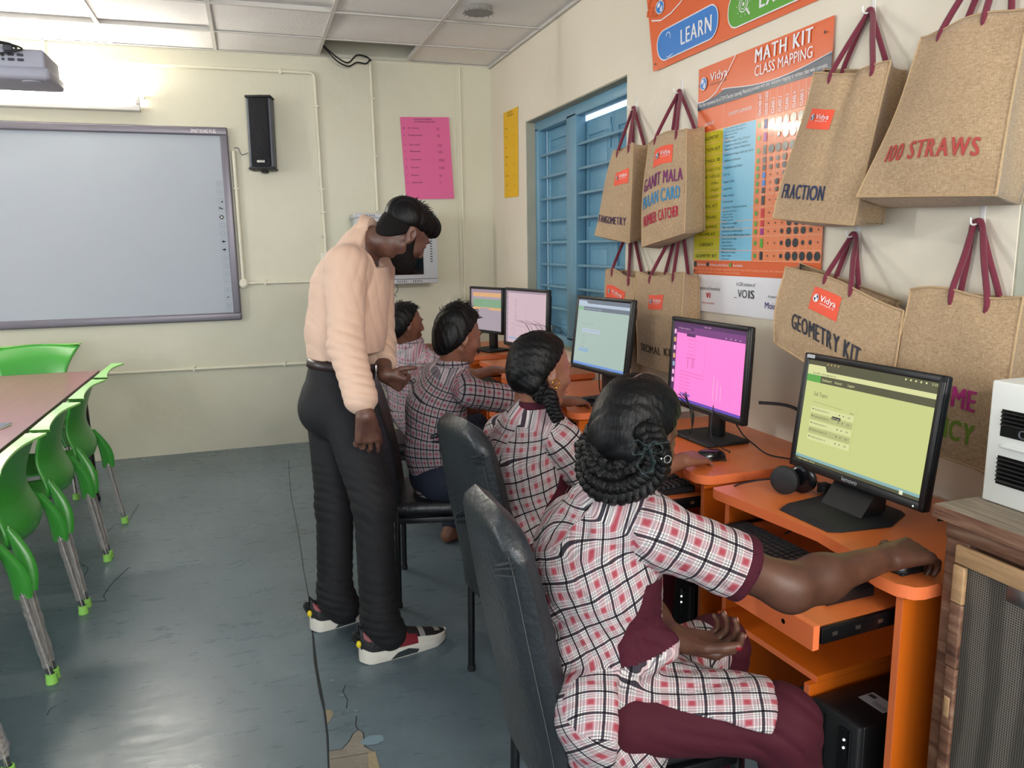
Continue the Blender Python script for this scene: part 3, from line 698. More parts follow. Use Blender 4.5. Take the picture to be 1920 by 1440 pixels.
def scr2(I):
    I.rect(0, 0, 1, 1, S_PK, k=0); I.rect(0, .95, 1, 1, S_PU2, k=1); I.rect(0, .86, 1, .95, S_PU, k=1); I.rect(0, 0, .05, .95, S_PU2, k=2); I.rect(0, 0, 1, .035, S_VB, k=1)
    for k in range(7): I.rrect(.008, .84-.105*k, .042, .90-.105*k, .01, (S_PL, S_OR, S_PL, S_OR, S_MB, S_PL, S_PL)[k], k=3)
    I.rect(.055, .905, .3, .945, S_PU2, k=2); I.text('Vidya topics', .07, .915, .018, S_PL, w=.18, k=3)
    I.text('Feb 21 14:25', .45, .965, .018, S_PL, w=.09, k=2)
    for k in range(4): I.disc(.75+.06*k, .885, .008, S_PL, k=3, asp=.7)
    I.rect(.20, .83, .33, .865, S_PU2, k=3)
    I.line([(.22, .80), (.34, .80), (.34, .60), (.22, .60)], .002, S_PT); I.line([(.48, .84), (.48, .3)], .0015, S_PT)
    for k in range(5): I.line([(.22, .79-.045*k), (.32, .785-.045*k)], .003, S_PT)
    for (a, b) in ((.24, .33), (.21, .35)): I.rect(a, .56, b, .565, S_PT)
    for x in (.235, .30, .32): I.rect(x, .44, x+.006, .56, S_PT)
    for k in range(2): I.text('Take the beads and put them in order to see what comes next', .13, .37-.04*k, .018, S_PT, w=.34)
    for k in range(5): I.text('option %d is the answer' % (k+1), .13, .29-.045*k, .016, S_PT, w=.15+.02*(k % 2))
    I.rect(.15, .065, .30, .105, S_PB)
    for k in range(3): I.rect(.62+.05*k, .12, .628+.05*k, .42-.05*k, S_PL)
def scr3(I):
    I.rect(0, 0, 1, 1, S_MG, k=0); I.rect(0, .94, 1, 1, S_MG2, k=1); I.poly([(0, .94), (0, .98), (.16, .98), (.2, .94)], S_ML, k=2); I.rect(0, .895, 1, .94, S_ML, k=1); I.rect(0, .835, 1, .895, S_MG2, k=1)
    I.rect(0, .835, .12, .895, S_MGR, k=2); I.text('Dashboard  Account  Logout', .14, .853, .02, S_ML, w=.34, k=2)
    I.text('Choose the answer below', .12, .63, .012, S_MT, w=.24); I.rect(.12, .50, .48, .56, S_ML)
    I.text('The number of the days are in the row', .12, .53, .014, S_MT, w=.33, k=2)
    for k in range(4): I.text('%d days' % (k+3), .13, .44-.055*k, .014, S_MT, w=.07)
    I.rrect(.09, .20, .29, .255, .02, S_MB); I.rect(0, .0, 1, .035, S_BL3, k=1)
def scr4(I):
    I.rect(0, 0, 1, 1, S_LP, k=0); I.rect(0, .96, 1, 1, S_LP2, k=1); I.rect(0, 0, .05, 1, S_LP2, k=2)
    for k in range(8): I.disc(.025, .9-.1*k, .013, S_LP, k=3, asp=.7)
    for (y, r_) in ((.83, .02), (.76, .03), (.70, .02), (.60, .035), (.52, .03), (.47, .04)): I.ring(.25, y, r_, .006, S_LPT, asp=.8)
    for k in range(2): I.line([(.13, .38-.025*k), (.5, .33-.025*k)], .004, S_LPT)
    for k in range(5): I.line([(.13, .30-.04*k), (.25, .285-.04*k)], .004, S_LPT)
    I.rrect(.07, .07, .28, .10, .01, S_MB); I.line([(.52, .87), (.52, .1)], .002, S_LPT)
def scr5(I):
    I.rect(0, 0, 1, 1, S_GY, k=0); I.rect(0, .92, 1, 1, S_LP2, k=1); I.rect(0, .82, 1, .92, S_OR, k=1); I.rect(0, .56, 1, .76, S_G5, k=1); I.rect(0, .50, 1, .56, S_OR, k=1); I.rect(0, 0, .06, .92, S_LP2, k=2)
    I.text('Result', .4, .65, .03, S_MGR, w=.2, k=2); I.rect(.3, .48, .6, .54, S_GY, k=2)
    for k in range(7): I.disc(.03, .85-.11*k, .014, S_GY, k=3, asp=.7)
monitor((1.540, 1.650, .751), math.radians(2), 'nearest black monitor showing a yellow-green web page, headphones beside it', .487, .346, .078, scr1, tilt=.12, style='lenovo', brand='lenovo', bez=.019)
monitor((1.615, 2.515, .751), math.radians(2), 'black monitor with a bright pink screen behind the nearest girl', .500, .355, .105, scr2, tilt=.05)
monitor((1.530, 3.30, .751), math.radians(8), 'black monitor with a pale green screen in front of the blue window', .475, .36, .15, scr3, tilt=.12)
monitor((1.550,4.375,0.767)[:2]+(.751,), math.radians(14), 'black monitor with a pale pink screen, second from the room corner', .47, .36, .14, scr4, tilt=.04)
monitor((1.600,5.363,0.819)[:2]+(.751,), math.radians(20), 'farthest black monitor in the corner with orange and green bands on screen', .40, .335, .13, scr5, tilt=.03)

# ------------------------------------------------------------------ keyboards, mice, computers
def keyboard(loc, rz, label, L_=.455, group=None):
    r = thing('keyboard', loc, label, 'keyboard', rz=rz, group=group)
    g = B(); g.prism([(-.075, 0), (.072, 0), (.072, .024), (-.070, .012), (-.075, .006)], lambda a, b: (a, -L_/2, b), lambda a, b: (a, L_/2, b), M_PLAS); g.done('base', r)
    g = B(); R = Matrix.Rotation(-.085, 3, 'Y')
    for row in range(6):
        x = .055-.0195*row-(0 if row == 0 else .0)
        ys = [-.205+.0195*k for k in range(22)]
        if row == 5: ys = [-.205, -.185, -.165, -.14, -.115, .06, .085, .11, .135, .16, .18, .2]; 
        for k, y in enumerate(ys):
            if k in (3, 7) and row != 5: continue
            g.obox((x, y, .0245+(x-.0)*.085), (.0165, .0165, .010), M_KEY, 0, R=R, taper=(.78, .8))
        if row == 5: g.obox((x, -.03, .0245+x*.085), (.0165, .12, .010), M_KEY, 0, R=R, taper=(.8, .95))
    kk = g.done('keys', r); kk['kind'] = 'stuff'
    return r
keyboard((1.300, 1.630, .649), math.radians(3), 'black keyboard on the pulled-out tray of the nearest desk', L_=.50)
keyboard((1.34, 2.46, .649), 0, 'black keyboard on the tray under the pink monitor')
keyboard((1.34, 3.50, .649), 0, 'black keyboard on the tray under the pale green monitor')
keyboard((1.34, 4.50, .649), 0, 'black keyboard on the tray under the pale pink monitor')
keyboard((1.34, 5.50, .649), 0, 'black keyboard on the tray of the corner desk')
def mouse(loc, rz, label):
    r = thing('computer_mouse', loc, label, 'mouse', rz=rz)
    g = B()
    def f(u, v):
        a = 2*PI*u; k = math.sin(v*PI/2); q = math.cos(v*PI/2)
        return V((.055*math.cos(a)*(q**.5), .031*math.sin(a)*(q**.5)*(1-.12*math.cos(a)), .003+.032*k*1))
    g.grid(lambda u, v: f(u, min(v, .999)), 24, 8, M_PLAS2, closeu=True); g.box((-.05, -.026, 0), (.05, .026, .006), M_PLAS, .002); g.done('body', r)
    g = B(); g.lathe([(0, -.003), (.009, -.003), (.009, .003), (0, .003)], M_PLASD, O=(.022, 0, .029), R=Matrix.Rotation(PI/2, 3, 'X'), seg=12); g.done('scroll_wheel', r)
    return r
MOUSE1 = (1.395, 1.298, .751); MOUSE2 = (1.490, 2.262, .751); MOUSE3 = (1.47, 3.29, .751); MOUSE4 = (1.47, 4.29, .751); MOUSE5 = (1.47, 5.29, .751)
mouse(MOUSE1, .1, 'black mouse under the hand of the nearest girl'); mouse(MOUSE2, -.3, 'black mouse on the desk with the pink screen')
mouse(MOUSE3, 0, 'black mouse under the hand reaching the third desk'); mouse(MOUSE4, 0, 'black mouse on the fourth desk, under a boy\'s hand'); mouse(MOUSE5, 0, 'black mouse on the corner desk')
def tower(loc, rz, label, sticker=False):
    r = thing('computer_tower', loc, label, 'computer', rz=rz)
    g = B(); g.box((0, 0, 0), (.38, .155, .31), M_PLAS, .004); g.box((-.018, .0, .0), (.001, .155, .312), M_PLASD, .006); g.box((-.020, .105, .03), (-.017, .11, .29), M_PLAS2); g.done('case', r)
    g = B(); g.box((-.024, .02, .05), (-.017, .055, .29), M_PLAS2, .002)
    for k in range(4): g.box((-.0265, .028, .07+.022*k), (-.023, .044, .078+.022*k), M_GRL)
    g.done('front_panel', r)
    g = B()
    for z in (.24, .262): g.ell((-.026, .037, z), (.003, .003, .003), emis('front_led', '#f0fff4', 2), nu=8, nv=6)
    g.done('power_light', r)
    if sticker:
        I = Ink(lambda u, v: (.10+u, .10-v, .310), (0, 0, 1), .0008); I.rrect(-.01, -.005, .045, .075, .002, M_STK); I.rect(.02, .0, .034, .02, M_PRT, k=2)
        for k in range(4): I.rect(.0+.004*k, .03, .001+.004*k, .07, M_PRT, k=2)
        I.done('sticker', r, fixn=False)
    return r
tower((1.362, 1.360, .001), math.radians(4.5), 'black computer tower with a silver sticker under the nearest desk', sticker=True)
tower((1.40, 2.205, .001), 0, 'black computer tower under the desk with the pink screen'); tower((1.40, 3.25, .001), 0, 'black computer tower under the third desk from the camera')

# headphones lying on the near desk
r = thing('headphones', (1.50, 1.93, .751), 'black headphones lying on the nearest desk left of the monitor', 'headphones')
for k, c_ in enumerate((V((1.475, 1.845, .797)), V((1.535, 1.84, .795)))):
    A = Matrix.Rotation(.5, 3, 'Z') @ Matrix.Rotation(PI/2, 3, 'Y')
    g = B(); g.lathe([(0, -.012), (.03, -.014), (.042, -.008), (.044, .004), (.036, .014), (.0, .016)], M_PLASD if k == 0 else M_PLAS2, O=c_, R=A); g.done('ear_cup', r, world=True)
g = B(); g.tube([(1.545, 1.83, .80), (1.60, 1.845, .775), (1.66, 1.83, .762), (1.65, 1.80, .760), (1.57, 1.795, .760), (1.54, 1.81, .765)], .0025, M_STEEL, sm=6, seg=6); g.done('wire_headband', r, world=True)
g = B(); g.box((1.575, 1.79, .752), (1.61, 1.825, .785), M_PLASD, .006); g.done('slider', r, world=True)
g = B(); g.tube([(1.47, 1.885, .79), (1.43, 1.93, .775), (1.385, 1.975, .745), (1.372, 1.985, .68), (1.372, 1.985, .5), (1.365, 1.97, .35), (1.38, 1.96, .2)], .0028, M_CBL, sm=7, seg=6)
g.done('headphone_cord', r, world=True)

def cable(pts, label, r_=.003, m=None, cat='cable'):
    g = B(); g.tube(pts, r_, m or M_CBL, sm=7, seg=6); return g.done('cable', label=label, cat=cat)
cable([(1.68, 2.42, .86), (1.69, 2.36, .80), (1.72, 2.33, .765), (1.70, 2.22, .757), (1.74, 2.14, .756), (1.80, 2.10, .74)], 'thin black cable from the pink monitor across the desk')
cable([(1.71, 2.30, .93), (1.80, 2.24, .92), (1.86, 2.18, .87), (1.885, 2.14, .80), (1.89, 2.10, .72)], 'thick black power cable arching behind the pink monitor', .006)
cable([(1.62, 2.45, .90), (1.58, 2.40, .80), (1.60, 2.36, .758), (1.60, 2.31, .757), (1.57, 2.268, .765)], 'thin mouse cable beside the hand on the pink monitor desk', .0022)
cable([(1.70, 1.50, .76), (1.80, 1.45, .75), (1.87, 1.40, .60), (1.86, 1.42, .30), (1.80, 1.45, .20)], 'black cable hanging behind the nearest desk', .004)
cable([(1.88, 1.55, .62), (1.86, 1.50, .50), (1.82, 1.42, .32), (1.79, 1.36, .25)], 'black cable crossing behind the shelf of the nearest desk', .0035)
cable([(1.40, 1.74, .676), (1.46, 1.72, .69), (1.50, 1.62, .67), (1.52, 1.55, .66)], 'short black keyboard cable behind the nearest keyboard', .003)
cable([(1.60, 3.42, .93), (1.62, 3.46, .80), (1.66, 3.50, .76), (1.75, 3.50, .758)], 'thin black cable hanging below the pale green monitor', .003)
cable([(1.60, 4.95, .86), (1.66, 4.80, .80), (1.72, 4.72, .76)], 'thin black cable between the two farthest monitors', .003)

# ------------------------------------------------------------------ black office visitor chairs
M_LTH = mat('black_leatherette', '#22262a', .38, bump=.35, bscale=45, var=.1, vscale=8)
M_LTH2 = mat('black_leatherette_seat', '#1b1b20', .33, bump=.3, bscale=35)
M_CHF = mat('chair_frame_black', '#101114', .35)
M_STI = mat('stitching', '#4c4c4b', .7)
def black_chair(loc, rz, label, detail=True):
    """faces local +x, origin on the floor under the seat centre"""
    r = thing('padded_chair', loc, label, 'chair', rz=rz)
    g = B(); W = .182
    def bk(u, v, s):
        z = .37+.62*v; lean = -.20-.02-.115*max(0, (v-.12))**1.15
        wd = W*(1-.10*v**3)*(1 if v < .88 else 1-.16*((v-.88)/.12)**2)
        y = (u*2-1); rnd = (1-abs(y)**5)**.35 if abs(y) < 1 else 0
        top = (1-max(0, (v-.90)/.10)**2)**.5 if v > .90 else 1
        th = (.032+.014*math.sin(PI*min(1, v*1.0)))*rnd*max(top, .0)
        x = lean+s*th + .012*(y*y)
        return V((x, y*wd, z-.050*abs(y)**5*max(0, (v-.75)/.25)**1.5))
    nu, nv = 22, 26
    vs = []; 
    for s_ in (1, -1):
        for j in range(nv+1):
            for i in range(nu+1): vs.append(bk(i/nu, j/nv, s_))
    n1 = (nu+1)*(nv+1); fs = []
    for j in range(nv):
        for i in range(nu):
            a = j*(nu+1)+i; fs.append((a, a+1, a+nu+2, a+nu+1)); fs.append((n1+a, n1+a+nu+1, n1+a+nu+2, n1+a+1))
    for j in range(nv):
        for i in (0, nu):
            a = j*(nu+1)+i; fs.append((a, a+nu+1, n1+a+nu+1, n1+a))
    for i in range(nu):
        fs.append((i, n1+i, n1+i+1, i+1)); a = nv*(nu+1)+i; fs.append((a, a+1, n1+a+1, n1+a))
    g.add(vs, fs, M_LTH); bmesh.ops.remove_doubles(g.bm, verts=g.bm.verts[:], dist=.0005)
    if detail:
        for k in range(3):     # puckered corner folds
            for sg in (-1, 1):
                z = .895-.012*k; g.tube([V((-.345+.03*q, sg*(.152+.008*math.sin(q*1.4)), z+.006*math.sin(q+k))) for q in range(3)], .0035, M_LTH, sm=3, seg=6)
    back = g.done('backrest', r)
    if detail:
        for sg in (-1, 1):
            g = B(); g.tube([bk(.5+sg*.470, .04+.86*k/20, -1)+V((-.0008, 0, 0)) for k in range(21)], .0009, M_STI, seg=5); g.done('stitched_seam', back)
    g = B()
    g.box((-.205, -.205, .395), (.225, .205, .458), M_LTH2, .028); g.done('seat', r)
    g = B(); 
    for sg in (-1, 1): g.box((-.20, sg*.195-.011, .372), (.20, sg*.195+.011, .396), M_CHF, .003)
    g.box((.18, -.195, .372), (.202, .195, .396), M_CHF, .003); g.box((-.20, -.195, .372), (-.178, .195, .396), M_CHF, .003); g.done('seat_frame', r)
    for sx in (-1, 1):
        for sg in (-1, 1):
            g = B()
            if sx > 0: g.tube([(.19, sg*.195, .385), (.20, sg*.20, .006)], .0125, M_CHF, seg=10)
            else: g.tube([(-.192, sg*.195, .43), (-.20, sg*.198, .006)], .0125, M_CHF, seg=10)
            g.lathe([(0, 0), (.015, 0), (.015, .02), (.012, .022)], M_PLASD, O=(.20*sx, sg*(.20 if sx > 0 else .198), 0), seg=10)
            g.done('leg', r)
    return r
black_chair((.752, 1.490, 0), math.radians(0), 'nearest black padded chair under the girl, back toward the camera')
black_chair((.885, 2.306, 0), math.radians(10), 'black padded chair, second from the camera, behind the girl with an earring')
black_chair((.740, 3.190, 0), math.radians(-14), 'black padded chair whose seat shows beside the standing man\'s leg')
black_chair((.800, 4.20, 0), 0, 'black padded chair hidden behind the man, fourth in the row', detail=False)
black_chair((.800, 5.15, 0), 0, 'black padded chair of the boy nearest the far wall', detail=False)

# ------------------------------------------------------------------ left table and green chairs
M_TBL = mat('mahogany_laminate', '#a8757c', .28, bump=.05, bscale=120, var=.10, vscale=6, stretch=(6, .6, 1))
M_TBE = mat('table_edge', '#5d4638', .5); M_TLEG = mat('table_leg_black', '#16171a', .4)
r = thing('meeting_table', (-1.6, 4.2, 0), 'long dark red laminate table at the left, ringed by green chairs', 'table')
g = B(); g.box((-2.25, 1.6, .728), (-.98, 5.545, .75), M_TBL, .002); g.box((-.9835, 1.6, .7275), (-.9785, 5.545, .7495), M_TBE); g.done('table_top', r, world=True)
for x in (-2.18, -1.01):
    for y in (2.0, 5.12):
        g = B(); xx = x+(.035 if x < -1.5 else -.02); g.tube([(x-.02, y+.12, .727), (xx+.03, y, .02)], .02, M_TLEG, seg=10); g.lathe([(0, 0), (.026, 0), (.026, .03), (.02, .034)], M_TLEG, O=(xx+.03, y, 0), seg=12); g.done('leg', r, world=True)
g = B(); g.box((-2.2, 5.10, .26), (-1.02, 5.14, .29), M_TLEG); g.box((-1.06, 2.0, .66), (-1.03, 5.3, .727), M_TLEG); g.done('frame_rail', r, world=True)

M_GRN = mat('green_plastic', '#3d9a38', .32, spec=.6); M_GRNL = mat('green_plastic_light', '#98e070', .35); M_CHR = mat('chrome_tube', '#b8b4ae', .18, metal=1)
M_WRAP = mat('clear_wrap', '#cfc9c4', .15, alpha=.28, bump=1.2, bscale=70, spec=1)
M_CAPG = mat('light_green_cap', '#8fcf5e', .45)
def green_chair(loc, rz, label, wrap_knot=False):
    """faces local -x when rz=0 (back is on +x side)"""
    r = thing('plastic_chair', loc, label, 'chair', rz=rz)
    th = .008
    def sh(u, v):
        y = u*2-1; z = .44+.455*v
        w_ = (.10+.125*math.sin(PI*min(1, v/.34))**.6) if v < .17 else .225-.040*math.sin(PI/2*min(1, (v-.17)/.46)) if v < .63 else .185+.072*((v-.63)/.37)**1.4
        x = .17+.105*v - .050*(y*y)*(1-.2*v) - .035*math.sin(PI*v)
        x += .055*math.exp(-((v-.16)/.20)**2)
        if v > .82: x += 1.0*(v-.82)**1.5*(.5+.5*y*y)
        zz = z+.018*(1-y*y)*v
        if v < .12: zz += 0; x -= .05*(1-v/.12)**2
        return V((x, y*w_*(1 if v > .1 else .86+.14*v/.1), zz))
    g = B(); g.grid(sh, 24, 22, M_GRN)
    o = g.done('backrest', r, solid=.009)
    # rolled, lighter top lip
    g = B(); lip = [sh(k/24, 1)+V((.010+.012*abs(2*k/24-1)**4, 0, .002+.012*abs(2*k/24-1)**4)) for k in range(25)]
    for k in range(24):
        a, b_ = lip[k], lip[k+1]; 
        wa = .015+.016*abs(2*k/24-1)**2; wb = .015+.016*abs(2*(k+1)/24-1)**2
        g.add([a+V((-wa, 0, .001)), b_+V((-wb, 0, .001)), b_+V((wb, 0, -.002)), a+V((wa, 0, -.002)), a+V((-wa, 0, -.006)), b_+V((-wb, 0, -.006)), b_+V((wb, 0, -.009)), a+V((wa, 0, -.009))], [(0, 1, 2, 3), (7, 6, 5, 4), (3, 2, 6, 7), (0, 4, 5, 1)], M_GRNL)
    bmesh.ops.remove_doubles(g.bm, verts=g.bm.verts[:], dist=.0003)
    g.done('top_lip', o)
    g = B()
    g.grid(lambda u, v: V((.16-.42*v, (u*2-1)*(.215+.01*math.sin(PI*v)), .445-.018*math.sin(PI*v)+.02*(u*2-1)**2-.03*max(0, v-.85)/.15)), 14, 14, M_GRN)
    g.done('seat', r, solid=.010)
    for sg in (-1, 1):
        # rear wing flowing into the leg socket
        g = B()
        def wing(u, v):
            top = V((.185, sg*.205, .56)); bot = V((.235, sg*.248, .335))
            p = top.lerp(bot, v); p.x += .02*math.sin(PI*v)
            wd = .008+.024*math.sin(PI*min(1, .05+v*.62)); a = 2*PI*u
            return p+V((wd*math.cos(a), sg*.014*math.sin(a)+0, 0))
        g.grid(wing, 14, 12, M_GRN, closeu=True); g.add([wing(k/14, 1) for k in range(14)], [tuple(range(14))], M_GRN); g.done('leg_socket', r)
        g = B(); 
        g.tube([(-.20, sg*.20, .43), (-.24, sg*.235, .33)], [.035, .022], M_GRN, seg=12); g.done('leg_socket', r)
        for (p0, p1) in (((.228, sg*.238, .40), (.283, sg*.262, .02)), ((-.235, sg*.23, .36), (-.265, sg*.25, .02))):
            g = B(); g.tube([p0, p1], .0115, M_CHR, seg=12); lg = g.done('leg', r)
            g = B(); g.lathe([(0, .0), (.020, .0), (.018, .034), (.012, .036)], M_CAPG, O=(p1[0], p1[1], 0), seg=14); g.done('foot_cap', lg)
            if p1[0] > 0:
                g = B(); a, b_ = V(p0), V(p1)
                g.tube([a.lerp(b_, .12+.76*k/9)+V((.001*math.sin(k*2), .001*math.cos(k*3), 0)) for k in range(10)], [.0165, .0145, .017, .015, .018, .0145, .016, .018, .015, .017], M_WRAP, seg=9, cap=False); g.done('plastic_wrap', lg)
                if wrap_knot and sg < 0:
                    g = B(); q = a.lerp(b_, .80); 
                    g.tube([q+V((0, 0, .03)), q+V((-.006, -.006, .015)), q, q-V((0, 0, .03))], [.02, .027, .024, .016], M_WRAP, seg=9); g.tube([q+V((-.01, -.01, .02)), q+V((-.03, -.03, .012))], [.008, .003], M_WRAP, seg=6); g.done('wrap_knot', lg)
    return r
GX = -1.055
green_chair((GX, 2.640, 0), 0, 'nearest green plastic chair at the table, cut off at the left edge', wrap_knot=True)
green_chair((GX, 3.200, 0), 0, 'second nearest green plastic chair along the table side')
green_chair((GX, 3.792, 0), 0, 'third green plastic chair along the table, second from the far end')
green_chair((GX, 4.362, 0), 0, 'green plastic chair at the far corner of the table side')
green_chair((-1.375, 5.47, 0), PI/2, 'green plastic chair at the far end of the table against the far wall')
green_chair((GX, 2.04, 0), 0, 'green plastic chair of which only a wrapped leg shows at bottom left')
M_PHN = mat('slate_cover', '#5a6688', .35)
r = thing('booklet', (-1.085, 3.80, .7505), 'thin grey-blue booklet lying on the table top', 'booklet', rz=-.25)
g = B(); g.box((-.30, -.05, 0), (.0, .1, .008), M_WHT, .001); g.done('pages', r); g = B(); g.box((-.302, -.052, .0082), (.002, .102, .0105), M_PHN, .001); g.done('cover', r)

# ------------------------------------------------------------------ old wooden cabinet with wire mesh, white louvred unit on it
m, nt, b, N, L = nodes_mat('weathered_wood'); M_OLD = m
tc = N('ShaderNodeTexCoord'); mp = N('ShaderNodeMapping'); mp.inputs['Scale'].default_value = (9, 1.4, 9); L(tc.outputs['Object'], mp.inputs[0])
n = N('ShaderNodeTexNoise'); n.inputs['Scale'].default_value = 5; n.inputs['Detail'].default_value = 9; n.inputs['Distortion'].default_value = .8; L(mp.outputs[0], n.inputs['Vector'])
r_ = ramp(N, [(.25, lin('#4a2f22')), (.42, lin('#6e4a38')), (.6, lin('#8a6650')), (.78, lin('#a08a72'))]); L(n.outputs['Fac'], r_.inputs[0])
n2 = N('ShaderNodeTexNoise'); n2.inputs['Scale'].default_value = 14; n2.inputs['Detail'].default_value = 8; n2.inputs['Roughness'].default_value = .7; L(tc.outputs['Object'], n2.inputs['Vector'])
r2 = ramp(N, [(.69, (0, 0, 0, 1)), (.71, (1, 1, 1, 1))]); L(n2.outputs['Fac'], r2.inputs[0])
mx = N('ShaderNodeMixRGB'); L(r2.outputs[0], mx.inputs[0]); L(r_.outputs[0], mx.inputs[1]); mx.inputs[2].default_value = lin('#d2c5b4'); L(mx.outputs[0], b.inputs['Base Color'])
bp = N('ShaderNodeBump'); bp.inputs['Strength'].default_value = .7; bp.inputs['Distance'].default_value = .008; L(n.outputs['Fac'], bp.inputs['Height']); L(bp.outputs[0], b.inputs['Normal']); b.inputs['Roughness'].default_value = .6
M_TOPW = mat('grey_worn_wood', '#8e8271', .75, bump=.6, bscale=12, var=.28, vscale=5, stretch=(14, 1.2, 14))
M_BAT = mat('pale_batten', '#b8936a', .6, bump=.3, bscale=16, var=.15, vscale=8, stretch=(6, 1, 6))
m, nt, b, N, L = nodes_mat('wire_mesh'); M_MESH = m
tc = N('ShaderNodeTexCoord'); sx = N('ShaderNodeSeparateXYZ'); L(tc.outputs['Object'], sx.inputs[0])
w1 = N('ShaderNodeTexWave'); w1.bands_direction = 'Z'; w1.inputs['Scale'].default_value = 62; w1.inputs['Distortion'].default_value = .5; L(tc.outputs['Object'], w1.inputs['Vector'])
w2 = N('ShaderNodeTexWave'); w2.bands_direction = 'Y'; w2.inputs['Scale'].default_value = 62; L(tc.outputs['Object'], w2.inputs['Vector'])
mxm = N('ShaderNodeMath'); mxm.operation = 'MAXIMUM'; L(w1.outputs['Fac'], mxm.inputs[0]); L(w2.outputs['Fac'], mxm.inputs[1])
r3 = ramp(N, [(.55, lin('#34312e')), (.95, lin('#8b857c'))]); L(mxm.outputs[0], r3.inputs[0])
w3 = N('ShaderNodeTexWave'); w3.bands_direction = 'Y'; w3.inputs['Scale'].default_value = 4.2; w3.inputs['Distortion'].default_value = 2; w3.inputs['Detail'].default_value = 2; L(tc.outputs['Object'], w3.inputs['Vector'])
r5 = ramp(N, [(.2, (.62, .60, .57, 1)), (.7, (1.1, 1.05, 1, 1))]); L(w3.outputs['Fac'], r5.inputs[0])
mm = N('ShaderNodeMixRGB'); mm.blend_type = 'MULTIPLY'; mm.inputs[0].default_value = 1; L(r3.outputs[0], mm.inputs[1]); L(r5.outputs[0], mm.inputs[2]); L(mm.outputs[0], b.inputs['Base Color']); b.inputs['Roughness'].default_value = .55; b.inputs['Metallic'].default_value = .3
r = thing('wooden_cabinet', (1.63, .6, 0), 'old wooden cabinet with a wire mesh front at the right edge', 'cabinet')
cx0, cx1, cy0, cy1 = 1.372, 1.875, -.1, 1.190
g = B(); g.box((cx0+.03, cy0, .05), (cx1, cy1-.02, .91), M_OLD, .003)
for y in (cy0+.03, cy1-.03):
    for x in (cx0+.03, cx1-.03): g.box((x-.028, y-.028, 0), (x+.028, y+.028, .9), M_OLD, .004)
g.box((cx0, cy0, .875), (cx0+.035, cy1, .912), M_OLD, .004); g.box((cx0, cy0, .06), (cx0+.035, cy1, .12), M_OLD, .003); g.done('carcass', r, world=True)
g = B(); g.box((cx0-.018, cy0, .913), (cx1, cy1+.018, .945), M_TOPW, .004); g.box((cx0-.020, cy0, .915), (cx0-.016, cy1+.018, .943), M_OLD); g.done('top_board', r, world=True)
g = B(); g.box((cx0-.004, cy0, .12), (cx0+.0, cy1-.055, .870), M_MESH)
dr = g.done('mesh_door', r, world=True)
g = B(); g.box((cx0-.014, .1, .832), (cx0-.002, cy1-.04, .872), M_BAT, .003); g.box((cx0-.014, cy1-.066, .745), (cx0-.002, cy1-.038, .828), M_BAT, .003)
g.box((cx0-.014, cy1-.066, .60), (cx0-.003, cy1-.038, .743), M_OLD, .003); g.box((cx0-.013, cy1-.066, .17), (cx0-.003, cy1-.04, .598), M_OLD, .003); g.box((cx0-.014, cy1-.06, .48), (cx0-.003, cy1-.044, .53), M_BAT, .003)
g.box((cx0-.014, .1, .12), (cx0-.002, cy1-.04, .17), M_BAT, .003); g.done('door_batten', dr, world=True)
g = B(); g.box((cx0-.012, .985, .80), (cx0-.003, 1.03, .845), M_STEEL, .002); g.done('hinge', dr, world=True)

M_WMET = mat('white_enamel', '#eef0ea', .35); M_LOUV = mat('louver_black', '#0b0c0d', .3)
r = thing('louvered_heater', (1.70, .9, .946), 'white enamel unit with black louvres standing on the wooden cabinet', 'appliance')
hx, hy = 1.465, 1.188; HZ = .946
g = B(); g.box((hx, .55, HZ), (1.78, hy, HZ+.262), M_WMET, .004); g.done('casing', r, world=True)
for (za, zb, nl) in ((.148, .205, 4), (.045, .106, 6)):
    g = B(); g.box((hx-.002, .60, HZ+za), (hx+.001, hy-.03, HZ+zb), M_LOUV)
    for k in range(nl):
        z = HZ+zb-.007-(zb-za-.006)*k/6; g.obox((hx-.006, (.62+hy-.035)/2, z), (.012, hy-.035-.62, .003), M_LOUV, 0, R=Matrix.Rotation(.5, 3, 'Y'))
    g.done('louver', r, world=True)
g = B(); g.box((hx-.006, .62, HZ+.124), (hx+.001, hy-.035, HZ+.131), M_WMET, .002); g.done('ridge', r, world=True)
g = B(); g.lathe([(0, .004), (.025, .006), (.03, 0)], M_STEEL, O=(hx+.06, hy-.08, HZ+.262)); g.done('top_cap', r, world=True)
g = B(); g.torus((hx-.009, hy-.085, HZ+.162), .008, .0015, M_SPG, A=Matrix.Rotation(PI/2, 3, 'Y'), seg=14, ts=5); g.done('emblem', r, world=True)

# crumpled white plastic on the desk behind the pale green monitor
M_PLS = mat('crumpled_plastic', '#d9d4cb', .35, bump=.5, bscale=25)
g = B()
def cr(u, v):
    x = 1.70+.18*u; y = 2.96+.50*v; z = .757+.075*math.sin(PI*u)*math.sin(PI*v)+.03*mnoise.noise(V((x*14, y*14, 3)))*math.sin(PI*u)*math.sin(PI*v)
    return V((x, y, z))
g.grid(cr, 20, 34, M_PLS); g.done('plastic_sheet', label='crumpled white plastic sheet on the desk under the hanging jute bags', cat='plastic sheet', solid=.001)

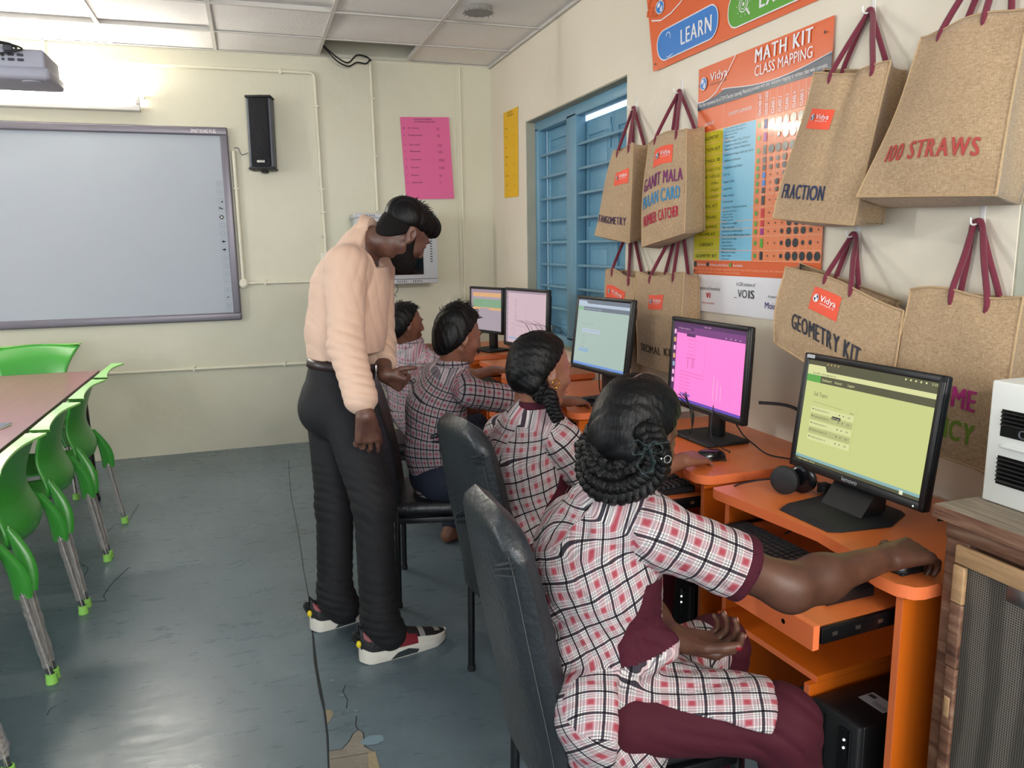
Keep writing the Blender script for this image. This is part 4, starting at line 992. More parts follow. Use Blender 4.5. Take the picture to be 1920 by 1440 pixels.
# ------------------------------------------------------------------ posters on the right wall
P_OR = mat('poster_orange', '#e0642e', .32, coat=.22); P_OR2 = mat('poster_orange_cell', '#ea8350', .32, coat=.22); P_LN = mat('poster_line', '#f3b48c', .3, coat=.4)
P_NV = mat('poster_navy', '#2a3d56', .32, coat=.22); P_W = mat('poster_white', '#f0f0f4', .25, coat=.4); P_YE = mat('poster_yellow', '#cbc12c', .32, coat=.22)
P_BL = mat('poster_skyblue', '#7fc3e0', .32, coat=.22); P_K = mat('poster_black', '#1c2226', .3, coat=.4); P_BB = mat('poster_blue', '#2f7fd0', .32, coat=.22); P_GR = mat('poster_green', '#55a12a', .32, coat=.22)
P_TB = mat('poster_text_blue', '#2b5a6e', .3, coat=.4); P_TG = mat('poster_tick_green', '#5b9a3a', .3, coat=.4); P_RED = mat('poster_red', '#d2232f', .3, coat=.3); P_IND = mat('poster_indigo', '#2d2f7c', .3); P_MAG = mat('poster_magenta', '#a52a8c', .3)
P_ORD = mat('poster_orange_faint', '#cf5a28', .25, coat=.5)
def globe(I, u, v, r, asp, mw, mb, k=2):
    I.disc(u, v, r, mb, k=k, asp=asp); I.ring(u, v, r*.95, r*.12, mw, k=k+1, asp=asp)
    I.poly([(u-.5*r*asp, v+.6*r), (u+.1*r*asp, v+.7*r), (u+.0*r*asp, v+.1*r), (u-.6*r*asp, v+.0*r)], mw, k=k+1)
    I.poly([(u+.1*r*asp, v-.1*r), (u+.6*r*asp, v+.2*r), (u+.4*r*asp, v-.7*r), (u-.1*r*asp, v-.6*r)], mw, k=k+1)
def wavy_sheet(I, W, H, m, amp, nu=24, nv=24):
    I.grid(lambda a, b: I.S(a*W, b*H), nu, nv, m)
def mk_sheet(y0, z0, W, H, amp, th=.0012, shear=0):
    # u to the right in the picture (toward -y), v up; gentle waves away from the wall
    def S(u, v): return V((XR-.006-amp*(.5+.5*math.sin(5.1*u/W+1.3)*math.cos(4.3*v/H+.4)) , y0-u+shear*v, z0+v))
    return S
W_, H_ = .825, 1.035
S = mk_sheet(3.060, 1.205, W_, H_, .004)
I = Ink(S, (-1, 0, 0), .0010)
I.layer = 0
I.grid(lambda a, b: I.pt(a*W_, (.155+.845*b)*H_, 0), 20, 24, P_OR)
I.grid(lambda a, b: I.pt((.055+a*.945)*W_, (.155*b)*H_, 0), 16, 6, P_W)
def U(x): return x*W_
def Z(x): return x*H_
def strip(us, vs0, vs1, m, k, n=12):
    for i in range(n):
        a = us[0]+(us[1]-us[0])*i/n; b_ = us[0]+(us[1]-us[0])*(i+1)/n
        I.poly([(U(a), Z(vs0(a))), (U(b_), Z(vs0(b_))), (U(b_), Z(vs1(b_))), (U(a), Z(vs1(a)))], m, k)
f_lo = lambda a: .833
f_hi = lambda a: .886+.02*math.sin(a*PI*.9)*-1+.0*(a) if a > .27 else .875
sw = lambda a: .885 + .12*max(0, (a-.02))**1.2 if a < .25 else .9
# orange header with curved swoosh and navy band
strip((0, 1), lambda a: .833, lambda a: .889-.028*math.sin(PI*min(1, max(0, (a-.25)/.75))) if a > .25 else .860+.029*(a/.25)**2 if a > .1 else .864-.0*a, P_NV, 2, 24)
crv = [(0, .866), (.05, .863), (.11, .868), (.17, .885), (.22, .915), (.28, .955), (.335, 1.0)]
I.line([(U(a), Z(b_)) for a, b_ in crv], .004, P_W, 4)
I.line([(U(.22+.78*k/12), Z(.889-.028*math.sin(PI*min(1, max(0, (.22+.78*k/12-.25)/.75))))) for k in range(13)], .003, P_W, 4)
globe(I, U(.055), Z(.935), .026, 1, P_W, P_BB, k=4)
I.text('Vidya', U(.115), Z(.935), .034, P_W, w=.125, k=4, bold=.02); I.text('technology for life', U(.115), Z(.918), .009, P_K, w=.12, k=4)
I.text('MATH KIT', U(.488), Z(.942), .052, P_W, w=.325, k=4, bold=.085)
I.text('CLASS MAPPING', U(.49), Z(.893), .040, P_W, w=.325, k=4)
I.text('This chart represents list of TLM (Teacher Learning Material) provided with their indicative mapping to various class wise concepts.', U(.012), Z(.846), .016, P_W, w=.80, k=4, bold=.01)
c = [0, .243, .517]+[.517+.0483*k for k in range(1, 11)]
rows = [.832, .738, .690, .645, .600, .572, .545, .517, .490, .463, .417, .371, .341, .310, .256, .216]
names = ['TANGOMETRY', 'FRACTION KIT', 'GANIT MALA 100', 'NUMBER CATCHERS 3 TO 10', 'NUMBER CARDS(S)', 'MALA 100 SMALL', 'CARDS 3 DIGIT', 'CARDS 6 DIGIT', 'DECIMAL KIT', '100 STRAWS', 'PAN BALANCE', 'VOLUME KIT', 'CURRENCY', 'GEOMETRY KIT']
conc = [['Shape, Pattern, Size, Symmetry', '2D Geometrical Shapes/figures', 'Perimeter and Area', 'Data modelling'], ['Fractions concept, Types of fraction', 'Comparison of fractions, Addition', 'Subtraction, Division, Multiplication'], ['Introduction to single, double digit number', 'Addition and subtraction'], ['Multiplication and Division'], ['LCM, Tree'], ['Integers, Tables'], ['Expanded form'], ['Number formation'], ['Decimal concept', 'Conversion of fraction into decimal'], ['2D shapes of Geometry', 'Types of angles', 'Perimeter & Area', 'Volume, Symmetry'], ['Introduction to weight', 'Weight measurement'], ['Introduction to volume concept', 'How to calculate different shapes volumes'], ['Coins & Currency notes', 'Simple interest', 'Compound Interest', 'Addition & subtraction'], ['Measurement of Angles', 'Types of angles', 'Construction']]
sqc = [P_IND, P_MAG, P_K, P_K, P_K, P_BB, P_BB, P_K, P_K, P_RED, P_RED, P_MAG, P_GR, P_K]
I.rect(U(0), Z(rows[-1]), U(c[1]), Z(rows[1]), P_YE, k=2); I.rect(U(c[1]), Z(rows[-1]), U(c[2]), Z(rows[1]), P_BL, k=2); I.rect(U(c[2]), Z(rows[-1]), U(1), Z(rows[1]), P_OR2, k=2)
for z in rows[1:]: I.line([(0, Z(z)), (U(1), Z(z))], .0022, P_LN, 3)
for x in c[1:]: I.line([(U(x), Z(rows[-1])), (U(x), Z(.832))], .0018, P_LN, 3)
I.text('MATH KIT', U(.12), Z(.765), .012, P_W, w=.07, k=3, align='c', bold=.02); I.text('CONCEPTS SUPPORTED', U(.38), Z(.78), .013, P_W, w=.16, k=3, align='c', bold=.01)
for k, s_ in enumerate(['TEACHER KIT', 'COLOR CODE', 'CLASS 1', 'CLASS 2', 'CLASS 3', 'CLASS 4', 'CLASS 5', 'CLASS 6', 'CLASS 7', 'CLASS 8']):
    I.text(s_, U(c[2]+.0483*(k+.68)), Z(.745), .017, P_W, w=.085 if k < 2 else .055, k=3, rot=PI/2, bold=.015)
dots = [[3]*8, [1, 2, 3, 3, 3, 2, 2, 1], [3, 3, 3, 3, 2, 2, 1, 1], [2, 2, 3, 3, 3, 3, 2, 2], [2, 2, 3, 3, 3, 2, 2, 1], [1, 1, 2, 3, 3, 3, 2, 2], [1, 3, 3, 3, 3, 3, 2, 2], [1, 2, 3, 3, 3, 3, 3, 2], [1, 1, 2, 3, 3, 3, 3, 3], [1, 2, 3, 3, 3, 3, 2, 2], [1, 1, 1, 3, 3, 3, 2, 1], [1, 1, 2, 3, 3, 3, 2, 1], [1, 1, 2, 3, 3, 2, 2, 1], [1, 1, 2, 3, 3, 3, 3, 3]]
for i in range(14):
    zt, zb = rows[i+1], rows[i+2]; zm = (zt+zb)/2
    h = min(.018, (zt-zb)*H_*.5)
    I.text(names[i], U(.122), Z(zm)-h/2, h*.8, P_K, w=min(.165, .0135*len(names[i])), k=3, align='c', bold=.02)
    nc = len(conc[i])
    for j, s_ in enumerate(conc[i]): I.text(s_, U(.262), Z(zt-(zt-zb)*(j+.78)/nc), min(.010, (zt-zb)*H_/nc*.6), P_TB, w=min(.20, .0048*len(s_)), k=3)
    I.disc(U(c[2]+.024), Z(zm), .010, P_TG, k=3); I.rect(U(c[3]+.013), Z(zm)-min(.017, (zt-zb)*.4), U(c[3]+.036), Z(zm)+min(.017, (zt-zb)*.4), sqc[i], k=3)
    for j in range(8): I.disc(U(c[4]+.0483*j+.024), Z(zm), min((.0035, .009, .0165)[dots[i][j]-1], (zt-zb)*H_*.42), P_K, k=3)
for x, r_, s_, m_ in ((.02, .012, 'Most Relevant', P_K), (.14, .010, 'Relevant', P_K), (.225, .004, 'Less Relevant', P_K), (.345, .009, 'Available', P_TG)):
    I.disc(U(x), Z(.199), r_, m_, k=3); I.text(s_, U(x)+.016, Z(.193), .010, P_W, w=.07, k=3, bold=.02)
I.text('Note: In this chart, the concepts supported and the class wise mapping is as per the indicative use of the kits', U(.01), Z(.176), .010, P_LN, w=.72, k=3)
I.text('some concepts may be taught in other classes as required by the teacher', U(.01), Z(.163), .010, P_LN, w=.35, k=3)
I.text('A CSR initiative of', U(.40), Z(.118), .015, P_K, w=.125, k=3, bold=.005)
I.text('_', U(.385), Z(.075), .03, P_K, w=.02, k=3); I.text('VO', U(.415), Z(.072), .034, P_K, w=.062, k=3); I.text('IS', U(.502), Z(.072), .034, P_K, w=.038, k=3, bold=.045)
I.text('Designed and Executed by', U(.062), Z(.092), .015, P_K, w=.165, k=3, bold=.005)
I.text('VI', U(.135), Z(.058), .024, P_RED, w=.034, k=3, bold=.12); I.text('Vodafone Idea Foundation', U(.095), Z(.034), .007, P_RED, w=.10, k=3, bold=.03); I.text('in association with', U(.655), Z(.082), .011, P_K, w=.11, k=3)
I.text('Moinee', U(.632), Z(.040), .026, P_IND, w=.105, k=3); 
for (a, b_) in ((.02, .93), (.955, .957), (.02, .17)): I.disc(U(a), Z(b_), .005, P_K, k=6)
I.done('wall_poster', label='orange math kit chart with yellow, blue and dotted table columns on the right wall', cat='poster', fixn=False)

def Sb(u, v): return V((XR-.006-.003*math.sin(4*u)-.012*max(0, 1-u/.12)**2, 3.447-u+.25*max(0, v-.02)*math.exp(-u*6)*.9, 2.312+v))
I = Ink(Sb, (-1, 0, 0), .0010)
I.grid(lambda a, b: I.pt(a*1.75, b*.575, 0), 40, 12, P_OR)
I.line([(.02, .232), (.08, .215), (.16, .222), (.24, .245), (.34, .30), (.42, .38), (.48, .47)], .006, P_W, 3)
globe(I, .08, .275, .03, 1, P_W, P_BB, k=3); I.text('EDU', .055, .24, .07, P_ORD, w=.14, k=2, rot=1.3)
I.rrect(.045, .03, .53, .165, .06, P_BB, k=3); I.rrect(.045, .03, .53, .165, .06, P_W, k=4, outline=.005)
I.text('LEARN', .24, .062, .068, P_W, w=.245, k=4, bold=.07)
I.ring(.135, .128, .018, .004, P_W, k=4); I.line([(.098, .045), (.135, .038), (.172, .045), (.172, .095), (.135, .085), (.098, .095), (.098, .045)], .004, P_W, 4); I.line([(.135, .038), (.135, .085)], .004, P_W, 4); I.line([(.115, .092), (.12, .11), (.15, .11), (.155, .092)], .004, P_W, 4)
I.rrect(.60, .03, 1.20, .165, .06, P_GR, k=3); I.rrect(.60, .03, 1.20, .165, .06, P_W, k=4, outline=.005)
I.ring(.70, .105, .028, .004, P_W, k=4); I.ring(.70, .105, .018, .003, P_W, k=4); I.line([(.72, .083), (.742, .058)], .008, P_W, 4); I.disc(.70, .105, .007, P_W, k=4)
for k in range(10): a = k*.63; I.disc(.70+.043*math.cos(a), .105+.043*math.sin(a), .0025, P_W, k=4, n=6)
I.text('EXPLORE', .80, .062, .068, P_W, w=.34, k=4, bold=.07)
I.rrect(1.27, .03, 1.70, .165, .06, P_MAG, k=3); I.disc(.022, .028, .005, P_K, k=5)
I.done('wall_banner', label='orange banner with blue LEARN and green EXPLORE lozenges high on the right wall', cat='banner', fixn=False)

# ------------------------------------------------------------------ jute bags
m, nt, b, N, L = nodes_mat('jute'); M_JUTE = m
tc = N('ShaderNodeTexCoord')
def jwave(sc, dirn):
    mp = N('ShaderNodeMapping'); mp.inputs['Scale'].default_value = sc; L(tc.outputs['Object'], mp.inputs[0])
    n = N('ShaderNodeTexNoise'); n.inputs['Scale'].default_value = 1; n.inputs['Detail'].default_value = 5; L(mp.outputs[0], n.inputs['Vector']); return n
a1 = jwave((70, 70, 620), 0); a2 = jwave((620, 620, 70), 0)
ad = N('ShaderNodeMath'); ad.operation = 'ADD'; L(a1.outputs['Fac'], ad.inputs[0]); L(a2.outputs['Fac'], ad.inputs[1])
r_ = ramp(N, [(.35, lin('#9a7c5a')), (.5, lin('#b89a76')), (.65, lin('#d0b592'))])
mu = N('ShaderNodeMath'); mu.operation = 'MULTIPLY'; mu.inputs[1].default_value = .5; L(ad.outputs[0], mu.inputs[0]); L(mu.outputs[0], r_.inputs[0])
n5 = N('ShaderNodeTexNoise'); n5.inputs['Scale'].default_value = 5; n5.inputs['Detail'].default_value = 3; L(tc.outputs['Object'], n5.inputs['Vector'])
r5 = ramp(N, [(.3, (.9, .9, .9, 1)), (.7, (1.06, 1.06, 1.06, 1))]); L(n5.outputs['Fac'], r5.inputs[0])
mm = N('ShaderNodeMixRGB'); mm.blend_type = 'MULTIPLY'; mm.inputs[0].default_value = 1; L(r_.outputs[0], mm.inputs[1]); L(r5.outputs[0], mm.inputs[2]); L(mm.outputs[0], b.inputs['Base Color'])
bp = N('ShaderNodeBump'); bp.inputs['Strength'].default_value = .5; bp.inputs['Distance'].default_value = .004; L(mu.outputs[0], bp.inputs['Height']); L(bp.outputs[0], b.inputs['Normal']); b.inputs['Roughness'].default_value = .85; b.inputs['Sheen Weight'].default_value = .2
M_HEM = mat('jute_piping', '#c4a67f', .8, bump=.5, bscale=300)
M_ROPE = mat('maroon_rope', '#6f1730', .75, bump=.3, bscale=250, sheen=.3)
M_LOGO = mat('logo_patch', '#f0583a', .6); M_PURP = mat('print_purple', '#7d2f6c', .8); M_CYN = mat('print_blue', '#3f8fc0', .8); M_CRIM = mat('print_crimson', '#c0284a', .8)
M_NAVY = mat('print_navy', '#2f3a5c', .8); M_SRED = mat('print_red', '#b84a44', .8); M_BRN = mat('print_brown', '#4a3c2c', .8); M_DPR = mat('print_dark_violet', '#4a2f4e', .8); M_GEO = mat('print_dark_slate', '#333642', .8); M_MGT = mat('print_magenta', '#b02d78', .8); M_OLV = mat('print_olive', '#6f8f2e', .8)
M_HOOK = mat('hook_plastic', '#e8e6e2', .3)

def bag(label, F, Bk, hook, prints, logo=None, seed=0, bulge=.022, hs=(.30, .72), slack=1.0, hside=None, edge=None):
    """F, Bk: front/back corner quads (BL, BR, TR, TL) seen from the room; prints in panel fractions"""
    F = [V(p) for p in F]; Bk = [V(p) for p in Bk]
    org = (F[0]+F[1]+Bk[0]+Bk[1])/4
    r = thing('jute_bag', org, label, 'bag', group=None)
    SF = bilin(*F); SB = bilin(*Bk)
    nrm = (F[1]-F[0]).cross(F[3]-F[0]).normalized()
    if nrm.x > 0: nrm = -nrm
    def wob(u, v):
        return bulge*math.sin(PI*u)*math.sin(PI*min(1, v*.9+.05))+.010*mnoise.noise(V((u*2.3+seed, v*1.7, seed*3.1)))*min(1, 6*u*(1-u)+.25) + (edge(u, v) if edge else 0)
    latv = (F[1]-F[0]).normalized()
    f = lambda u, v: SF(u, v)+nrm*wob(u, v)+latv*(.012*math.sin(PI*1.6*v+seed)*(.4+.6*math.cos(PI*u)))+V((0, 0, .010*math.sin(PI*2*u+seed*2)*v))
    bfn = lambda u, v: SB(u, v)-nrm*0
    g = B(); g.grid(f, 18, 20, M_JUTE); g.grid(bfn, 6, 8, M_JUTE)
    nsg = 8
    def side(uu, sgn):
        def q(a, v):
            p = f(uu, v).lerp(bfn(uu, v), a); inw = (SF(.5, v)-SF(uu, v)).normalized()
            return p+inw*(.022*math.sin(PI*a)*(.35+.65*v))
        return q
    g.grid(side(0, 1), nsg, 20, M_JUTE); g.grid(side(1, -1), nsg, 20, M_JUTE)
    g.grid(lambda u, a: f(u, 0).lerp(bfn(u, 0), a)+V((0, 0, -.012*math.sin(PI*a)*math.sin(PI*u))), 18, 6, M_JUTE)
    bmesh.ops.remove_doubles(g.bm, verts=g.bm.verts[:], dist=.0008)
    g.done('bag_body', r, world=True, solid=.0022, fixn=True)
    for (a, b_, fn) in (((0, 0), (0, 1), f), ((1, 0), (1, 1), f), ((0, 0), (1, 0), f), ((0, 1), (1, 1), f), ((0, 1), (1, 1), bfn), ((1, 0), (1, 1), bfn)):
        g = B(); g.tube([fn(a[0]+(b_[0]-a[0])*k/20, a[1]+(b_[1]-a[1])*k/20)+nrm*.001 for k in range(21)], .0030, M_HEM, seg=6); g.done('piping', r, world=True)
    I = Ink(lambda u, v: f(u, v), tuple(nrm), .0028)
    asp = (F[3]-F[0]).length/(F[1]-F[0]).length
    if logo:
        lu, lv, lw, lh = logo
        J = Ink(lambda u, v: f(u, v)+nrm*.0018, tuple(nrm), .0010)
        J.rect(lu, lv, lu+lw, lv+lh, M_LOGO, k=1, nu=6, nv=6)
        globe(J, lu+.2*lw, lv+.56*lh, .17*lh, asp, P_W, M_NAVY, k=3)
        J.text('Vidya', lu+.36*lw, lv+.50*lh, .26*lh, P_W, w=.55*lw, k=4, bold=.03, slant=0); J.text('technology for life', lu+.38*lw, lv+.38*lh, .07*lh, P_W, w=.5*lw, k=4)
        J.done('logo_patch', r, world=True, fixn=False)
    for (t, u, v, h, w_, mt) in prints:
        ws = [.5 if ch == ' ' else text_geo(ch, .13)[2]+.20 for ch in t]; kk = w_/sum(ws); x = u
        for ch, cw in zip(t, ws):       # letter by letter so that the print follows the cloth
            if ch != ' ': I.text(ch, x, v, h, mt, w=(cw-.09)*kk, bold=.10)
            x += cw*kk
    if prints: I.done('printed_lettering', r, world=True, fixn=False)
    else: I.bm.free()
    hk = V(hook)
    for which, fn in ((0, f), (1, bfn)):
        g = B(); a = fn(hs[0], 1); b_ = fn(hs[1], 1); off = V((-.012-.010*(1-which), (.006 if which else -.006), 0))
        top = hk+off
        pts = [a+V((0, 0, -.04)), a, a.lerp(top, .5)+(a-b_)*.03*slack, top+(a-b_).normalized()*.014+V((0, 0, -.012)), top+V((0, 0, .004)), top+(b_-a).normalized()*.014+V((0, 0, -.012)), b_.lerp(top, .5)+(b_-a)*.03*slack, b_, b_+V((0, 0, -.04))]
        g.tube(pts, .0085, M_ROPE, sm=5, seg=8); g.done('rope_handle', r, world=True)
    h = thing('wall_hook', (XR, hk.y, hk.z), 'small clear adhesive wall hook holding the '+label.split(',')[0], 'hook')
    g = B(); g.box((XR-.003, hk.y-.009, hk.z-.02), (XR-.0004, hk.y+.009, hk.z+.055), M_HOOK, .001); g.done('hook_plate', h, world=True)
    g = B(); g.tube([(XR-.003, hk.y, hk.z+.004), (XR-.03, hk.y, hk.z-.006), (XR-.042, hk.y, hk.z-.002), (XR-.044, hk.y, hk.z+.014)], .003, M_HOOK, sm=4, seg=8); g.done('hook', h, world=True)
    for z in (.028, .042):
        g = B(); g.lathe([(0, -.001), (.003, -.001), (.003, .0)], M_STEEL, O=(XR-.0032, hk.y, hk.z+z), R=Matrix.Rotation(-PI/2, 3, 'Y'), seg=8); g.done('screw', h, world=True)
    return r

bag('jute bag printed TANGOMETRY, upper left beside the blue window', ((1.720,3.748,1.554), (1.740,3.381,1.509), (1.790,3.457,1.974), (1.790,3.659,1.963)), ((1.890,4.004,1.540), (1.885,3.513,1.527), (1.890,3.487,1.978), (1.895,3.700,1.994)),
    (XR, 3.645, 2.175), [('TANGOMETRY', -.02, .165, .085, .92, M_DPR)], logo=(.42, .60, .48, .15), seed=1, bulge=.012, hs=(.2, .8))
bag('jute bag printed GANIT MALA, MAAN CARD, NUMBER CATCHER, upper row second from the window', ((1.710,3.206,1.488), (1.730,2.867,1.546), (1.790,2.965,1.989), (1.790,3.308,1.968)), ((1.890,3.359,1.479), (1.885,2.958,1.555), (1.890,2.992,1.992), (1.895,3.346,1.995)),
    (XR, 3.205, 2.175), [('GANIT MALA', .05, .515, .125, .90, M_PURP), ('MAAN CARD', .05, .350, .125, .85, M_CYN), ('NUMBER CATCHER', .07, .180, .105, .80, M_CRIM)], logo=(.27, .70, .45, .17), seed=2.5, bulge=.015, hs=(.22, .78))
bag('jute bag printed FRACTION, upper row to the right of the orange chart', ((1.720,2.270,1.583), (1.720,1.898,1.547), (1.790,1.863,1.999), (1.790,2.194,2.033)), ((1.890,2.349,1.567), (1.885,1.950,1.551), (1.890,1.907,1.995), (1.895,2.271,2.076)),
    (XR, 2.070, 2.205), [('FRACTION', .06, .145, .105, .56, M_NAVY)], logo=(.145, .625, .33, .135), seed=4, bulge=.02, hs=(.26, .80), edge=lambda u, v: -.022*math.exp(-((u-.55)/.07)**2)*v)
bag('jute bag printed 100 STRAWS, largest bag in the upper right corner', ((1.700,1.857,1.627), (1.700,1.416,1.602), (1.780,1.442,2.041), (1.790,1.754,2.056)), ((1.890,1.975,1.601), (1.885,1.496,1.586), (1.890,1.441,1.987), (1.895,1.799,2.091)),
    (XR, 1.60, 2.30), [('100 STRAWS', .13, .215, .105, .74, M_SRED)], seed=5.3, bulge=.025, hs=(.22, .62))
bag('jute bag with only a logo patch, lower row beside the window behind a monitor', ((1.760,3.754,0.814), (1.760,3.399,0.867), (1.770,3.385,1.345), (1.790,3.731,1.378)), ((1.890,3.856,0.789), (1.885,3.533,0.839), (1.890,3.489,1.357), (1.895,3.747,1.367)),
    (XR, 3.66, 1.60), [], logo=(.10, .72, .66, .13), seed=6.1, bulge=.02, hs=(.25, .8))
bag('jute bag printed DECIMAL KIT, lower row behind the pale green monitor', ((1.750,3.314,0.933), (1.750,2.926,0.935), (1.780,2.946,1.368), (1.780,3.383,1.360)), ((1.890,3.420,0.932), (1.885,2.970,0.948), (1.890,2.998,1.354), (1.895,3.477,1.368)),
    (XR, 3.17, 1.60), [('DECIMAL KIT', .12, .16, .085, .82, M_BRN)], logo=(.40, .64, .28, .155), seed=7.2, bulge=.02, hs=(.36, .80))
bag('jute bag printed GEOMETRY KIT, hanging tilted above the nearest monitor', ((1.740,2.273,1.154), (1.740,1.745,0.999), (1.780,1.740,1.308), (1.790,2.299,1.427)), ((1.890,2.344,1.118), (1.885,1.870,0.970), (1.890,1.864,1.315), (1.895,2.344,1.425)),
    (XR, 2.08, 1.52), [('GEOMETRY KIT', .20, .30, .185, .58, M_GEO)], logo=(.34, .60, .24, .26), seed=8.8, bulge=.02, hs=(.40, .62))
bag('jute bag printed VOLUME and CURRENCY, lower right behind the nearest monitor', ((1.750,1.759,0.931), (1.750,1.396,0.909), (1.790,1.387,1.360), (1.790,1.744,1.363)), ((1.890,1.808,0.932), (1.885,1.461,0.906), (1.890,1.431,1.348), (1.895,1.812,1.350)),
    (XR, 1.620, 1.545), [('VOLUME', .15, .325, .13, .65, M_MGT), ('CURRENCY', .05, .125, .13, .77, M_OLV)], seed=9.4, bulge=.012, hs=(.40, .72))

# ------------------------------------------------------------------ smooth solid modelling on a grid (bodies, hair, cloth)
class Field:
    def __init__(s, lo, hi, h):
        s.lo = np.array(lo, dtype=np.float32)-4*h; s.h = h
        s.n = np.ceil((np.array(hi)+4*h-s.lo)/h).astype(int)+1
        s.F = np.full(s.n, .08, dtype=np.float32)
    def _sl(s, lo, hi):
        a = np.maximum(np.floor((np.array(lo)-s.lo)/s.h).astype(int), 0); b = np.minimum(np.ceil((np.array(hi)-s.lo)/s.h).astype(int)+1, s.n)
        if (b <= a).any(): return None
        ax = [(s.lo[i]+s.h*np.arange(a[i], b[i])).astype(np.float32) for i in range(3)]
        return (slice(a[0], b[0]), slice(a[1], b[1]), slice(a[2], b[2])), ax[0][:, None, None], ax[1][None, :, None], ax[2][None, None, :]
    def _comb(s, sl, d, k, op):
        A = s.F[sl]
        if op == 'sub':
            d = -d
            if k > 0:
                hh = np.maximum(k-np.abs(A-d), 0)/k; s.F[sl] = np.maximum(A, d)+hh*hh*k*.25
            else: s.F[sl] = np.maximum(A, d)
        else:
            if k > 0:
                hh = np.maximum(k-np.abs(A-d), 0)/k; s.F[sl] = np.minimum(A, d)-hh*hh*k*.25
            else: s.F[sl] = np.minimum(A, d)
    def caps(s, a, b, ra, rb=None, k=.015, flat=None, op='add'):
        rb = ra if rb is None else rb
        a = np.array(a, dtype=np.float32); b = np.array(b, dtype=np.float32); m = max(ra, rb)*(1 if not flat else max(1, flat[2] if len(flat) > 2 else 1))+.035+k
        q = s._sl(np.minimum(a, b)-m, np.maximum(a, b)+m)
        if q is None: return
        sl, X, Y, Zz = q
        px, py, pz = X-a[0], Y-a[1], Zz-a[2]; ab = b-a; L2 = max(float(ab @ ab), 1e-9)
        t = np.clip((px*ab[0]+py*ab[1]+pz*ab[2])/L2, 0, 1)
        dx, dy, dz = px-t*ab[0], py-t*ab[1], pz-t*ab[2]
        d2 = dx*dx+dy*dy+dz*dz
        if flat:      # flat=(axis, factor[, ...]) : factor>1 makes the section thinner along axis
            n = np.array(flat[0], dtype=np.float32); n /= np.linalg.norm(n); dn = dx*n[0]+dy*n[1]+dz*n[2]
            d2 = d2+dn*dn*(flat[1]**2-1)
            d = (np.sqrt(d2)-(ra+(rb-ra)*t))/(1+.45*(flat[1]-1))
        else: d = np.sqrt(d2)-(ra+(rb-ra)*t)
        s._comb(sl, d.astype(np.float32), k, op)
    def ell(s, c, r, R=None, k=.012, op='add'):
        c = np.array(c, dtype=np.float32); m = max(r)+.03+k
        q = s._sl(c-m, c+m)
        if q is None: return
        sl, X, Y, Zz = q; X, Y, Zz = X-c[0], Y-c[1], Zz-c[2]
        R = np.array(R, dtype=np.float32) if R is not None else np.eye(3, dtype=np.float32)   # columns = local axes
        u = X*R[0, 0]+Y*R[1, 0]+Zz*R[2, 0]; v = X*R[0, 1]+Y*R[1, 1]+Zz*R[2, 1]; w_ = X*R[0, 2]+Y*R[1, 2]+Zz*R[2, 2]
        k0 = np.sqrt((u/r[0])**2+(v/r[1])**2+(w_/r[2])**2); k1 = np.sqrt((u/r[0]**2)**2+(v/r[1]**2)**2+(w_/r[2]**2)**2)+1e-6
        s._comb(sl, (k0*(k0-1)/k1).astype(np.float32), k, op)
    def cut(s, p, n, k=.004, lo=None, hi=None):
        """remove everything on the +n side of plane p (inside the optional box)"""
        q = s._sl(lo if lo is not None else s.lo, hi if hi is not None else s.lo+s.h*s.n)
        if q is None: return
        sl, X, Y, Zz = q; n = np.array(n, dtype=np.float32); n = n/np.linalg.norm(n); p = np.array(p)
        d = -((X-p[0])*n[0]+(Y-p[1])*n[1]+(Zz-p[2])*n[2]); s._comb(sl, d.astype(np.float32), k, 'sub')
    def folds(s, lst, band=.03):
        """cloth folds: list of (wave vector, amplitude, phase, warp)"""
        idx = np.nonzero(np.abs(s.F) < band); P = np.stack([s.lo[i]+s.h*idx[i] for i in range(3)], -1)
        D = np.zeros(len(P), dtype=np.float32)
        for kv, amp, ph, wp, c, rad in lst:
            kv = np.array(kv); a = P @ kv+ph+wp*np.sin(P[:, 0]*17+ph)+wp*np.sin(P[:, 1]*13+2*ph)+wp*np.cos(P[:, 2]*15+ph)
            wgt = 1.0 if c is None else np.exp(-(((P-np.array(c))**2).sum(1))/rad**2)
            D += amp*wgt*(1-np.abs(np.sin(a))**.7*1.6)
        s.F[idx] += D
    def mesh(s):
        F = s.F; S = F < 0
        nx, ny, nz = F.shape
        c = S[:-1, :-1, :-1].astype(np.int8)
        tot = np.zeros((nx-1, ny-1, nz-1), dtype=np.int8)
        for i in (0, 1):
            for j in (0, 1):
                for k in (0, 1): tot += S[i:nx-1+i, j:ny-1+j, k:nz-1+k]
        act = (tot > 0) & (tot < 8); I = np.argwhere(act); N = len(I)
        ids = np.full(act.shape, -1, dtype=np.int32); ids[act] = np.arange(N)
        off = np.array([(i, j, k) for i in (0, 1) for j in (0, 1) for k in (0, 1)])
        val = np.stack([F[I[:, 0]+o[0], I[:, 1]+o[1], I[:, 2]+o[2]] for o in off], 1)
        acc = np.zeros((N, 3)); cnt = np.zeros(N)
        for a in range(8):
            for b in range(a+1, 8):
                if np.abs(off[a]-off[b]).sum() != 1: continue
                va, vb = val[:, a], val[:, b]; m = (va < 0) != (vb < 0); t = np.where(m, va/(va-vb+1e-12), 0)
                p = off[a]+(off[b]-off[a])*t[:, None]; acc += p*m[:, None]; cnt += m
        Vt = s.lo+s.h*(I+acc/cnt[:, None])
        Q = []
